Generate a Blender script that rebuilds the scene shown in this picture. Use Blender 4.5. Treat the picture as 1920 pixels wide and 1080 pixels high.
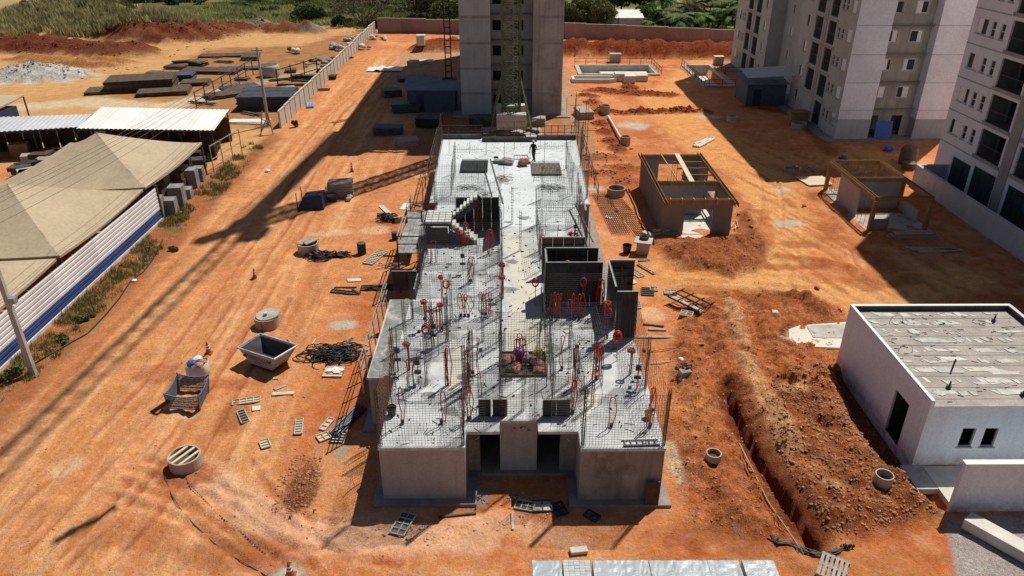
import bpy, math, random
import numpy as np
from mathutils import Vector, Matrix
R = math.radians
random.seed(7); rng = np.random.default_rng(11)
sc = bpy.context.scene
col = sc.collection
for _o in list(bpy.data.objects): bpy.data.objects.remove(_o)

# ------------------------------------------------------------------ camera, sky, sun, exposure
CAM_H, PITCH, YAW, FPX = 21.8, R(27.5), R(-0.33), 1400.0
cd = bpy.data.cameras.new('camera'); cam = bpy.data.objects.new('camera', cd); col.objects.link(cam)
cd.sensor_width = 36; cd.lens = 36*FPX/1920; cd.clip_end = 3000; cd.clip_start = 0.1
cam.location = (0, 0, CAM_H); cam.rotation_euler = (math.pi/2-PITCH, 0, YAW)
sc.camera = cam
SUN_EL, SUN_AZ = R(58.7), math.atan2(.65, .76)
w = bpy.data.worlds.new('World'); sc.world = w; w.use_nodes = True
nt = w.node_tree; bg = nt.nodes['Background']
sky = nt.nodes.new('ShaderNodeTexSky'); sky.sky_type = 'NISHITA'; sky.sun_disc = False
sky.sun_elevation = SUN_EL; sky.sun_rotation = SUN_AZ; sky.dust_density = 0.8; sky.air_density = 1.0; sky.altitude = 700
nt.links.new(sky.outputs[0], bg.inputs[0]); bg.inputs[1].default_value = 0.053
sl = bpy.data.lights.new('sun', 'SUN'); sl.energy = 4.7; sl.angle = R(0.53); sl.color = (1.0, .95, .87)
so = bpy.data.objects.new('sun', sl); col.objects.link(so); so.location = (30, 40, 80)
sv = Vector((math.sin(SUN_AZ)*math.cos(SUN_EL), math.cos(SUN_AZ)*math.cos(SUN_EL), math.sin(SUN_EL)))
so.rotation_euler = (-sv).to_track_quat('-Z', 'Y').to_euler()
sc.view_settings.view_transform = 'Standard'; sc.view_settings.look = 'None'
sc.view_settings.exposure = 0.0; sc.view_settings.gamma = 1.0
sc.render.engine = 'CYCLES'; sc.render.resolution_x = 1024; sc.render.resolution_y = 576

# ------------------------------------------------------------------ helpers
def G(px, py, z=0.0):
    """surveyed point: where the sight line of a photo point meets the level z"""
    u = (px-960)/FPX; v = (540-py)/FPX
    fy = math.cos(PITCH)+v*math.sin(PITCH); dz = -math.sin(PITCH)+v*math.cos(PITCH)
    c, s = math.cos(YAW), math.sin(YAW); t = (z-CAM_H)/dz
    return ((c*u-s*fy)*t, (s*u+c*fy)*t)
BASE = {}
def tag(o, label=None, cat=None, group=None, kind=None):
    if label: o['label'] = label
    if cat: o['category'] = cat
    if group: o['group'] = group
    if kind: o['kind'] = kind
    return o
def thing(name, label, cat, loc=(0, 0, 0), rz=0, group=None):
    o = bpy.data.objects.new(name, None); col.objects.link(o); o.empty_display_size = .2
    o.location = loc; o.rotation_euler = (0, 0, rz); BASE[o.name] = Vector(loc)
    return tag(o, label, cat, group)
def copy_tree(o, parent=None):
    c = o.copy(); col.objects.link(c); c.parent = parent
    BASE[c.name] = BASE.get(o.name, Vector())
    for ch in list(o.children): copy_tree(ch, c)
    return c
def clone(o, loc, rz=0, label=None, group=None, scale=None):
    c = copy_tree(o); c.location = loc; c.rotation_euler = (0, 0, rz); BASE[c.name] = Vector(loc)
    if scale: c.scale = scale
    if label: c['label'] = label
    if group: c['group'] = group
    return c
class MB:
    def __init__(s): s.v = []; s.f = []
    def add(s, V, F):
        n = len(s.v); s.v += [tuple(p) for p in V]; s.f += [tuple(i+n for i in q) for q in F]; return s
    def box(s, x0, x1, y0, y1, z0, z1):
        return s.add([(x0,y0,z0),(x1,y0,z0),(x1,y1,z0),(x0,y1,z0),(x0,y0,z1),(x1,y0,z1),(x1,y1,z1),(x0,y1,z1)],
                     [(0,3,2,1),(4,5,6,7),(0,1,5,4),(1,2,6,5),(2,3,7,6),(3,0,4,7)])
    def bar(s, p, q, w, h=None, caps=True):
        p, q = Vector(p), Vector(q); d = (q-p)
        if d.length < 1e-6: return s
        d.normalize(); up = Vector((0,0,1)) if abs(d.z) < .95 else Vector((0,1,0))
        a = d.cross(up).normalized(); b = a.cross(d).normalized(); a = a*(w/2); b = b*((h or w)/2)
        V = [p-a-b, p+a-b, p+a+b, p-a+b, q-a-b, q+a-b, q+a+b, q-a+b]
        F = [(0,1,5,4),(1,2,6,5),(2,3,7,6),(3,0,4,7)]
        if caps: F += [(3,2,1,0),(4,5,6,7)]
        return s.add(V, F)
    def tube(s, pts, r, n=6, closed=False):
        pts = [Vector(p) for p in pts]; m = len(pts); V = []; ref = None
        for i, p in enumerate(pts):
            if closed: d = pts[(i+1) % m]-pts[i-1]
            else: d = pts[min(i+1, m-1)]-pts[max(i-1, 0)]
            if d.length < 1e-9: d = Vector((0,0,1))
            d.normalize()
            if ref is None: ref = Vector((0,0,1)) if abs(d.z) < .9 else Vector((1,0,0))
            a = (ref-d*ref.dot(d))
            if a.length < 1e-5: a = d.orthogonal()
            a.normalize(); b = d.cross(a); ref = a
            rr = r[i] if isinstance(r, (list, tuple)) else r
            for k in range(n):
                t = 2*math.pi*k/n; V.append(p+a*(rr*math.cos(t))+b*(rr*math.sin(t)))
        F = []
        for i in range(m if closed else m-1):
            j = (i+1) % m
            for k in range(n): F.append((i*n+k, i*n+(k+1) % n, j*n+(k+1) % n, j*n+k))
        if not closed: F += [tuple(range(n))[::-1], tuple((m-1)*n+k for k in range(n))]
        return s.add(V, F)
    def lathe(s, prof, n=24, c=(0,0,0), cap=True):
        V = []; m = len(prof)
        for r, z in prof:
            for k in range(n): t = 2*math.pi*k/n; V.append((c[0]+r*math.cos(t), c[1]+r*math.sin(t), c[2]+z))
        F = [(i*n+k, i*n+(k+1) % n, (i+1)*n+(k+1) % n, (i+1)*n+k) for i in range(m-1) for k in range(n)]
        if cap:
            if prof[0][0] > 0: F.append(tuple(range(n))[::-1])
            if prof[-1][0] > 0: F.append(tuple((m-1)*n+k for k in range(n)))
        return s.add(V, F)
    def prism(s, poly, z0, z1):
        n = len(poly); V = [(x,y,z0) for x,y in poly]+[(x,y,z1) for x,y in poly]
        return s.add(V, [tuple(range(n))[::-1], tuple(range(n, 2*n))]+[(i,(i+1) % n,n+(i+1) % n,n+i) for i in range(n)])
    def quad(s, *P): return s.add(P, [tuple(range(len(P)))])
    def obox(s, c, size, rz=0, rx=0, ry=0):
        m = Matrix.Translation(c) @ Matrix.Rotation(rz,4,'Z') @ Matrix.Rotation(ry,4,'Y') @ Matrix.Rotation(rx,4,'X')
        a, b, d = size[0]/2, size[1]/2, size[2]/2
        V = [m @ Vector(p) for p in [(-a,-b,-d),(a,-b,-d),(a,b,-d),(-a,b,-d),(-a,-b,d),(a,-b,d),(a,b,d),(-a,b,d)]]
        return s.add(V, [(0,3,2,1),(4,5,6,7),(0,1,5,4),(1,2,6,5),(2,3,7,6),(3,0,4,7)])
    def build(s, name, mat, parent=None, world=False, smooth=False, bevel=0.0):
        me = bpy.data.meshes.new(name); V = s.v
        b = BASE.get(parent.name, Vector()) if parent else Vector()
        if world and parent: V = [(x-b.x, y-b.y, z-b.z) for x, y, z in V]
        me.from_pydata(V, [], s.f); me.update()
        if smooth: me.polygons.foreach_set('use_smooth', [True]*len(me.polygons))
        o = bpy.data.objects.new(name, me); col.objects.link(o)
        if mat: me.materials.append(mat)
        if parent: o.parent = parent
        BASE[o.name] = b
        if bevel:
            md = o.modifiers.new('bevel', 'BEVEL'); md.width = bevel; md.segments = 2; md.limit_method = 'ANGLE'
        return o
def np_mesh(name, V, F, mat, parent=None, smooth=False):
    me = bpy.data.meshes.new(name); V = np.asarray(V, np.float32); F = np.asarray(F, np.int32)
    me.vertices.add(len(V)); me.vertices.foreach_set('co', V.ravel())
    k = F.shape[1]; me.loops.add(F.size); me.loops.foreach_set('vertex_index', F.ravel())
    me.polygons.add(len(F)); me.polygons.foreach_set('loop_start', np.arange(0, F.size, k, dtype=np.int32))
    me.polygons.foreach_set('loop_total', np.full(len(F), k, np.int32))
    if smooth: me.polygons.foreach_set('use_smooth', np.ones(len(F), bool))
    me.update(calc_edges=True); me.validate()
    o = bpy.data.objects.new(name, me); col.objects.link(o)
    if mat: me.materials.append(mat)
    if parent: o.parent = parent
    return o
def s2l(c):
    f = lambda v: v/12.92 if v <= .04045 else ((v+.055)/1.055)**2.4
    return tuple(f(v/255) for v in c)
def alb(c, k=1.22): return tuple(min(.85, v/k) for v in s2l(c))

# ------------------------------------------------------------------ materials
def mat(name, c, rough=.85, metal=0, var=.18, scale=1.5, c2=None, c2amt=.5, streak=0, streakc=None, bump=.0, bscale=30, spec=.3, fine=.1, trans=0, splash=0):
    m = bpy.data.materials.new(name); m.use_nodes = True; t = m.node_tree; N = t.nodes; L = t.links
    p = N['Principled BSDF']; p.inputs['Roughness'].default_value = rough; p.inputs['Metallic'].default_value = metal
    p.inputs['Specular IOR Level'].default_value = spec
    geo = N.new('ShaderNodeNewGeometry'); oi = N.new('ShaderNodeObjectInfo')
    def noise(sc_, det=5, mp=None, ro=.6):
        n = N.new('ShaderNodeTexNoise'); n.inputs['Scale'].default_value = sc_; n.inputs['Detail'].default_value = det; n.inputs['Roughness'].default_value = ro
        src = geo.outputs['Position']
        if mp:
            k = N.new('ShaderNodeMapping'); k.inputs['Scale'].default_value = mp; L.new(src, k.inputs['Vector']); src = k.outputs[0]
        L.new(src, n.inputs['Vector']); return n.outputs['Fac']
    def ramp(fac, a, b):
        r = N.new('ShaderNodeMapRange'); r.inputs[1].default_value = a; r.inputs[2].default_value = b; L.new(fac, r.inputs[0]); return r.outputs[0]
    def mix(fac, A, B, bt='MIX'):
        x = N.new('ShaderNodeMix'); x.data_type = 'RGBA'; x.blend_type = bt
        if isinstance(fac, float): x.inputs[0].default_value = fac
        else: L.new(fac, x.inputs[0])
        for i, q in ((6, A), (7, B)):
            if isinstance(q, tuple): x.inputs[i].default_value = (*q[:3], 1)
            else: L.new(q, x.inputs[i])
        return x.outputs[2]
    lo = tuple(v*(1-var) for v in c); hi = tuple(min(.9, v*(1+var)) for v in c)
    cur = mix(ramp(noise(scale), .3, .7), lo, hi)
    if c2: cur = mix(ramp(noise(scale*.45, 6, ro=.7), .52, .52+.25*(1.05-c2amt)), cur, c2)
    if streak:
        sc_ = streakc or tuple(v*.4 for v in c)
        f = ramp(noise(1.3, 4, (2.2, 2.2, .16)), .5, .78); mm = N.new('ShaderNodeMath'); mm.operation = 'MULTIPLY'; mm.inputs[1].default_value = streak
        L.new(f, mm.inputs[0]); cur = mix(mm.outputs[0], cur, sc_)
    if splash:   # red mud splashed on the foot of the wall
        sx = N.new('ShaderNodeSeparateXYZ'); L.new(geo.outputs['Position'], sx.inputs[0]); zz_ = ramp(sx.outputs['Z'], splash, -.1); ns = noise(2.6, 6, ro=.75)
        ml = N.new('ShaderNodeMath'); ml.operation = 'MULTIPLY'; L.new(zz_, ml.inputs[0]); L.new(ramp(ns, .35, .7), ml.inputs[1]); cur = mix(ml.outputs[0], cur, (.36,.19,.11))
    if fine:
        g = ramp(noise(scale*14, 3), .3, .7); mr = N.new('ShaderNodeMapRange'); mr.inputs[3].default_value = 1-fine; mr.inputs[4].default_value = 1+fine; L.new(g, mr.inputs[0])
        cb = N.new('ShaderNodeCombineColor')
        for i in range(3): L.new(mr.outputs[0], cb.inputs[i])
        cur = mix(1.0, cur, cb.outputs[0], 'MULTIPLY')
    # every copy a little different
    mr = N.new('ShaderNodeMapRange'); mr.inputs[3].default_value = .92; mr.inputs[4].default_value = 1.08; L.new(oi.outputs['Random'], mr.inputs[0])
    cb = N.new('ShaderNodeCombineColor')
    for i in range(3): L.new(mr.outputs[0], cb.inputs[i])
    cur = mix(1.0, cur, cb.outputs[0], 'MULTIPLY')
    L.new(cur, p.inputs['Base Color'])
    if bump:
        b = N.new('ShaderNodeBump'); b.inputs['Strength'].default_value = bump; b.inputs['Distance'].default_value = .03
        L.new(noise(bscale, 5), b.inputs['Height']); L.new(b.outputs[0], p.inputs['Normal'])
    if trans:
        tr = N.new('ShaderNodeBsdfTranslucent'); L.new(cur, tr.inputs['Color']); ms = N.new('ShaderNodeMixShader'); ms.inputs[0].default_value = trans
        L.new(p.outputs[0], ms.inputs[1]); L.new(tr.outputs[0], ms.inputs[2]); L.new(ms.outputs[0], N['Material Output'].inputs['Surface'])
    return m
M = {}
def dm(k, *a, **kw): M[k] = mat(k, *a, **kw)
dm('slab', (.46,.475,.47), var=.24, scale=1.1, c2=(.29,.29,.28), c2amt=.6, bump=.25, bscale=18, fine=.12)
dm('screed', (.60,.56,.47), var=.08, scale=1.2, c2=(.5,.47,.41), c2amt=.3, bump=.1)
dm('mortar', (.22,.225,.21), var=.4, scale=2.5, c2=(.42,.42,.4), c2amt=.6, bump=.6, bscale=12, fine=.25)
dm('cast_wall', (.345,.34,.335), var=.12, scale=.7, streak=.25, streakc=(.16,.12,.1), bump=.1)
dm('stained_wall', (.27,.245,.21), var=.25, scale=.9, c2=(.13,.1,.075), c2amt=.6, streak=.6, streakc=(.09,.065,.05), bump=.15)
dm('tower_wall', (.46,.485,.495), var=.13, scale=.5, streak=.4, streakc=(.2,.19,.19), bump=.1)
dm('tower_wall_b', (.42,.395,.37), var=.18, scale=.5, c2=(.26,.235,.215), c2amt=.5, streak=.6, streakc=(.13,.105,.09), bump=.1)
dm('slab_fresh', (.60,.635,.635), var=.08, scale=.7, c2=(.5,.525,.52), c2amt=.4, bump=.15)
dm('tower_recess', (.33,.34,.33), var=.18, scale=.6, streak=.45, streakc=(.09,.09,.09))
dm('tower_joint', (.33,.325,.32), var=.2, scale=1.2, streak=.3)
dm('band', (.2,.185,.18), var=.3, scale=1.2)
dm('prime_white', (.72,.77,.84), var=.07, scale=.5, streak=.14, streakc=(.5,.5,.5), c2=(.66,.68,.7), c2amt=.3)
dm('prime_grey', (.40,.42,.42), var=.12, scale=.6, streak=.25, streakc=(.2,.18,.17))
dm('render_tan', (.33,.32,.27), var=.16, scale=.7, streak=.4, streakc=(.12,.11,.09))
dm('plinth', (.36,.38,.39), var=.12, scale=.8, streak=.3)
dm('white_paint', (.76,.815,.90), var=.05, scale=.9, c2=(.7,.72,.75), c2amt=.3, streak=.22, streakc=(.5,.47,.46), bump=.12, splash=.7)
dm('render_brown', (.25,.2,.17), var=.14, scale=.8, streak=.25)
dm('render_grey', (.34,.32,.31), var=.14, scale=.9)
dm('block_wall', (.28,.19,.17), var=.2, scale=.5, c2=(.24,.2,.19), c2amt=.5, streak=.3, streakc=(.15,.11,.1), bump=.2)
dm('precast', (.5,.47,.41), var=.1, scale=1.0, streak=.25, streakc=(.3,.27,.22), bump=.15)
dm('concrete', (.42,.40,.36), var=.2, scale=1.4, c2=(.3,.27,.23), c2amt=.5, bump=.3)
dm('apron', (.27,.235,.2), var=.25, scale=1.2, c2=(.3,.2,.13), c2amt=.5, bump=.3)
dm('concrete_pale', (.58,.55,.48), var=.14, scale=1.4, bump=.2)
dm('concrete_ring', (.42,.34,.26), var=.16, scale=2, c2=(.36,.22,.13), c2amt=.5, bump=.2)
dm('ret_wall', (.46,.475,.49), var=.14, scale=.6, streak=.35, streakc=(.3,.27,.25))
dm('dark', (.02,.02,.022), var=.3)
dm('form_white', (.54,.54,.5), rough=.6, var=.12, scale=4, c2=(.5,.5,.47), c2amt=.4)
dm('balcony_shade', (.13,.13,.135), var=.2, scale=1)  # dark grey stands in for the shade inside the balconies
dm('net_dark', (.10,.11,.13), rough=.7, var=.25, scale=6)
dm('form_black', (.028,.028,.027), rough=.55, var=.4, scale=1.5, c2=(.06,.055,.05), c2amt=.4, spec=.4)
dm('form_grey', (.075,.075,.072), rough=.6, var=.4, scale=2, c2=(.16,.15,.14), c2amt=.5)
dm('form_pale', (.50,.46,.38), rough=.6, var=.22, scale=3, c2=(.36,.32,.27), c2amt=.5)
dm('form_brown', (.13,.1,.07), rough=.7, var=.3, scale=3)
dm('steel', (.10,.10,.10), rough=.55, metal=.6, var=.3, scale=4)
dm('steel_pale', (.33,.34,.35), rough=.5, metal=.4, var=.2, scale=4)
dm('steel_black', (.018,.018,.018), rough=.6, var=.3)
dm('wire', (.09,.082,.078), rough=.7, metal=.3, var=.2)
dm('rust', (.20,.10,.055), rough=.9, var=.3, scale=3)
dm('rust_dark', (.085,.05,.035), rough=.9, var=.35, scale=3, c2=(.14,.08,.045), c2amt=.5)
dm('crane_green', (.11,.125,.05), rough=.55, var=.25, scale=2)
dm('crane_olive', (.14,.16,.06), rough=.5, var=.2, scale=2)
dm('timber', (.46,.31,.16), var=.18, scale=2, c2=(.36,.23,.12), c2amt=.4)
dm('timber_form', (.30,.17,.075), var=.22, scale=2, c2=(.2,.11,.05), c2amt=.4)
dm('plank_pale', (.62,.52,.36), var=.1, scale=2)
dm('plank_grey', (.34,.30,.25), var=.22, scale=3)
dm('ply', (.56,.46,.30), var=.1, scale=2)
dm('red_plastic', (.72,.03,.02), rough=.4, var=.12, scale=5, spec=.5)
dm('orange_plastic', (.4,.08,.03), rough=.5, var=.15, scale=5)
dm('blue_plastic', (.03,.11,.42), rough=.4, var=.15, scale=5)
dm('navy', (.025,.035,.09), rough=.5, var=.2, scale=3)
dm('yellow_plastic', (.55,.42,.04), rough=.5, var=.15, scale=5)
dm('green_plastic', (.06,.2,.08), rough=.5, var=.2, scale=5)
dm('black_plastic', (.02,.02,.02), rough=.5, var=.3, scale=6, spec=.4)
dm('pvc_white', (.7,.68,.62), rough=.4, var=.08)
dm('pvc_blue', (.16,.36,.62), rough=.4, var=.08)
dm('sack', (.36,.16,.13), var=.3, scale=6, c2=(.5,.32,.28), c2amt=.4)
dm('white_bag', (.68,.64,.56), var=.1, scale=4, bump=.4, bscale=9)
dm('white_sheet', (.74,.74,.72), var=.08, scale=3)
dm('wrap', (.34,.39,.41), rough=.35, var=.15, scale=4, c2=(.5,.54,.56), c2amt=.3, bump=.5, bscale=7, spec=.35)
dm('paver', (.46,.49,.48), var=.12, scale=5, bump=.15)
dm('fence_white', (.72,.72,.72), rough=.45, var=.05, scale=1, spec=.4)
dm('fence_blue', (.045,.075,.22), rough=.7, var=.14, scale=1, spec=.15)
dm('roof_white', (.78,.77,.72), rough=.5, var=.05, scale=.8, c2=(.68,.66,.6), c2amt=.3)
dm('roof_grey', (.52,.53,.55), rough=.5, var=.08, scale=.8)
dm('canvas', (.47,.375,.25), var=.07, scale=.35, c2=(.40,.31,.2), c2amt=.4, trans=.04, streak=.25, streakc=(.33,.24,.14), bump=.7, bscale=1.6)
dm('mesh_blue', (.07,.16,.34), rough=.6, var=.25, scale=5)
dm('mesh_net', (.22,.23,.25), rough=.7, var=.25, scale=6)
dm('shed_blue', (.075,.1,.135), rough=.6, var=.15, scale=2)
dm('glass', (.012,.016,.017), rough=.3, var=.3, scale=.8, spec=.25)
dm('glass_teal', (.025,.05,.052), rough=.2, var=.4, scale=.7, spec=.4)
dm('aluminium', (.62,.62,.66), rough=.4, var=.05)
dm('asph_sheet', (.05,.055,.065), rough=.6, var=.3, scale=1)
dm('roof_mortar', (.37,.325,.285), var=.2, scale=1.2, c2=(.29,.26,.23), c2amt=.5, bump=.5, bscale=10, fine=.2)
dm('roof_slip', (.47,.49,.44), var=.25, scale=2.5, bump=.2)
dm('grit', (.46,.43,.42), var=.3, scale=6, fine=.35, bump=.6, bscale=40)
dm('clod', (.38,.18,.09), var=.4, scale=.8, c2=(.5,.27,.14), c2amt=.5, bump=.5)
dm('clod_red', (.28,.105,.05), var=.3, scale=2, bump=.5)
dm('rubble', (.36,.31,.27), var=.35, scale=1.5, c2=(.5,.47,.43), c2amt=.5)
dm('bark', (.12,.09,.065), var=.25, scale=6, bump=.5)
dm('leaf_olive', (.15,.155,.055), var=.35, scale=1.2, trans=.2)
dm('leaf_dark', (.06,.1,.03), var=.4, scale=1.0, trans=.15)
dm('leaf_mid', (.13,.2,.055), var=.35, scale=1.0, trans=.2)
dm('leaf_lush', (.13,.28,.06), var=.35, scale=1.0, trans=.2)
dm('leaf_dry', (.16,.135,.085), var=.3, scale=1.2, trans=.1)
dm('grass_green', (.17,.175,.055), var=.4, scale=1.5, c2=(.22,.19,.08), c2amt=.5, trans=.2)
dm('grass_meadow', (.42,.42,.16), var=.3, scale=.4, c2=(.3,.3,.1), c2amt=.5, trans=.2)
dm('grass_scrub', (.2,.24,.07), var=.35, scale=.4, c2=(.28,.25,.11), c2amt=.5, trans=.2)
dm('block_grey', (.25,.25,.245), var=.3, scale=2, c2=(.16,.155,.15), c2amt=.5, bump=.3)
dm('grass_dry', (.42,.37,.18), var=.3, scale=.6, c2=(.26,.24,.1), c2amt=.5, trans=.2)
dm('cloth_dark', (.018,.02,.018), var=.3)
dm('skin', (.3,.17,.11), var=.1)
dm('hat_white', (.75,.75,.72), var=.04, rough=.4)

# ------------------------------------------------------------------ value noise on arrays
def vnoise(x, y, seed=0):
    x = np.asarray(x, float); y = np.asarray(y, float)
    xi = np.floor(x).astype(np.int64); yi = np.floor(y).astype(np.int64); xf = x-xi; yf = y-yi
    def hsh(a, b):
        n = (a*374761393+b*668265263+seed*1442695041) & 0xffffffff
        n = ((n ^ (n >> 13))*1274126177) & 0xffffffff
        return ((n ^ (n >> 16)) & 0xffff)/32767.5-1
    u = xf*xf*(3-2*xf); v = yf*yf*(3-2*yf)
    return (hsh(xi,yi)*(1-u)+hsh(xi+1,yi)*u)*(1-v)+(hsh(xi,yi+1)*(1-u)+hsh(xi+1,yi+1)*u)*v
def fbm(x, y, o=4, seed=0):
    t = 0; a = 1; n = 0
    for k in range(o): t = t+a*vnoise(x*2**k, y*2**k, seed+k*17); n += a; a *= .5
    return t/n
def sstep(a, b, x): t = np.clip((x-a)/(b-a), 0, 1); return t*t*(3-2*t)
def pxpoly(L, z=0): return [G(a, b, z) for a, b in L]
def seg_dist(X, Y, pts):
    D = np.full(np.shape(X), 1e9)
    for (ax, ay), (bx, by) in zip(pts[:-1], pts[1:]):
        dx, dy = bx-ax, by-ay; t = np.clip(((X-ax)*dx+(Y-ay)*dy)/(dx*dx+dy*dy+1e-9), 0, 1)
        D = np.minimum(D, np.hypot(X-ax-t*dx, Y-ay-t*dy))
    return D
def poly_in(X, Y, P):
    ins = np.zeros(np.shape(X), bool); n = len(P)
    for i in range(n):
        ax, ay = P[i]; bx, by = P[(i+1) % n]
        c = ((ay > Y) != (by > Y)) & (X < (bx-ax)*(Y-ay)/((by-ay) if abs(by-ay) > 1e-9 else 1e-9)+ax); ins ^= c
    return ins
def poly_soft(X, Y, P, soft):
    ins = poly_in(X, Y, P); d = seg_dist(X, Y, list(P)+[P[0]])
    return np.where(ins, .5+.5*np.clip(d/soft, 0, 1), .5-.5*np.clip(d/soft, 0, 1))

# ------------------------------------------------------------------ ground: relief and soil colours
TRENCH = pxpoly([(1366,742),(1385,790),(1420,860),(1452,905),(1490,965),(1532,1034)])
SPOIL = pxpoly([(1450,705),(1545,690),(1600,800),(1650,860),(1720,915),(1765,965),(1690,985),(1600,1010),(1545,1005),(1500,930),(1450,850),(1425,780)])
DIG_R = pxpoly([(1255,660),(1290,580),(1350,545),(1480,545),(1580,580),(1575,660),(1590,720),(1560,760),(1440,740),(1420,860),(1500,980),(1470,1025),(1300,985),(1255,860)])
BANK = pxpoly([(1225,455),(1300,450),(1395,440),(1385,400),(1405,395),(1440,470),(1425,505),(1370,520),(1270,505)])
HOUSE_PIT = pxpoly([(1555,680),(1610,700),(1730,880),(1790,950),(1750,960),(1650,870),(1590,780)])
SANDHUMPS = [([(1368,575),(1382,620),(1392,655)], .6, .4), ([(1395,680),(1425,740),(1450,800),(1475,850)], .62, .42)]
RIDGES = [([(1285,650),(1300,720),(1320,800),(1345,890),(1380,960)], .75, .42), ([(1330,570),(1345,640),(1370,720)], .5, .35), ([(1430,560),(1440,640),(1470,690)], .55, .35), ([(1490,560),(1540,580)], .6, .3), ([(1300,560),(1290,620)], .5, .25), ([(1460,480),(1540,490),(1590,500)], .5, .22), ([(1110,300),(1190,300)], .6, .3), ([(1115,325),(1200,335)], .7, .3), ([(1430,400),(1440,460)], .5, .3)]
MOUNDS = []   # x, y, rx, ry, h, rot
def mound(px, py, rx, ry, h, rot=0, kind='red'):
    x, y = G(px, py); MOUNDS.append((x, y+ry*.5, rx, ry, h, rot, kind))
_r = random.Random(3)
for i in range(15):
    t = i/14; mound(1050+330*t+_r.uniform(-4,4), 103+8*t, _r.uniform(2.6,3.5), _r.uniform(2.4,3.0), _r.uniform(1.9,2.3))
mound(822,96,5.2,2.6,1.9); mound(850,94,4,2.4,1.6)
for a in [(20,100,8,4,1.9),(70,100,9,4,2.0),(125,102,9,4,1.7),(205,106,8,3.4,2.0),(235,102,6,3,1.6),(262,84,9,4.5,2.8),(300,78,8,4,2.2),(335,80,6,3,2.0),(372,76,6,3,2.4),(400,70,6,3,1.9),(430,62,6,2.6,1.6),(455,60,5,2,1.3)]: mound(*a, kind='maroon')
for a in [(90,120,6,2.2,1.0),(140,126,7,2.2,1.2),(185,120,6,2.0,1.0),(60,114,6,2.0,.9)]: mound(*a, kind='sand')
for a in [(492,58,4.5,2.2,1.9),(575,62,4.2,2.2,2.0)]: mound(*a, kind='gravel')
mound(528,62,6,2.4,1.9,kind='brown')
for a in [(15,150,8,4,1.1),(55,148,8,4.5,1.5),(80,142,5,3,1.1)]: mound(*a, kind='white')
for a in [(1130,172,2.5,1.2,.5),(1165,176,2.5,1.1,.5),(1180,168,1.6,1.2,.8),(1215,178,3,1.1,.5),(1245,180,2.5,1,.45),(1103,182,1.6,1,.5)]: mound(*a, kind='red')
for i in range(11): mound(1128+i*19+_r.uniform(-4,4), 213+_r.uniform(-2,2), 1.2, .8, _r.uniform(.45,.8), kind='red')
for a,b in [(1108,195),(1118,215),(1126,235),(1134,250),(1146,268),(1158,282)]: mound(a, b, 1.0, 1.2, .45, kind='red')
for a in [(1125,300,2.2,1.2,.4),(1165,318,2,1,.4),(1120,330,2.4,.9,.3),(1175,345,1.5,.8,.35)]: mound(*a, kind='soft')
mound(562,945,.75,1.7,.16,kind='brown')
HILL = G(95, 78)
RUTS0 = [pxpoly(q) for q in ([(210,900),(330,935),(420,985),(500,1040),(560,1085)],[(250,880),(350,915),(450,965),(540,1020),(620,1080)],[(20,1000),(200,830),(360,640),(480,480),(560,370)],[(80,1040),(260,850),(400,680),(500,520),(570,400)],
  [(150,1075),(300,920),(440,700),(520,560)],[(700,1003),(600,1012),(520,985),(470,930),(440,880)],[(660,990),(570,1050),(500,1085)],[(1250,520),(1350,520),(1500,530),(1640,560)],[(1255,535),(1400,545),(1560,555)],[(1440,330),(1450,400),(1420,470),(1400,520)],[(1475,340),(1490,410),(1470,480),(1450,530)],
  [(1560,370),(1600,430),(1640,520)],[(620,900),(600,960),(640,1010),(760,1030)],[(740,120),(640,200),(560,300),(500,380)],[(760,110),(680,180),(600,280),(540,380)])]
RUTS = []
for _P in RUTS0:
    for _s in (-.75, .75):
        _Q = []
        for i in range(len(_P)):
            a, b = _P[max(0,i-1)], _P[min(len(_P)-1,i+1)]; l_ = math.hypot(b[0]-a[0], b[1]-a[1])+1e-6; _Q.append((_P[i][0]-(b[1]-a[1])/l_*_s, _P[i][1]+(b[0]-a[0])/l_*_s))
        for _ in range(2):   # smooth the corners
            _N = [_Q[0]]
            for a, b in zip(_Q[:-1], _Q[1:]): _N += [(a[0]*.75+b[0]*.25, a[1]*.75+b[1]*.25), (a[0]*.25+b[0]*.75, a[1]*.25+b[1]*.75)]
            _Q = _N+[_Q[-1]]
        RUTS.append(_Q)
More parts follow.
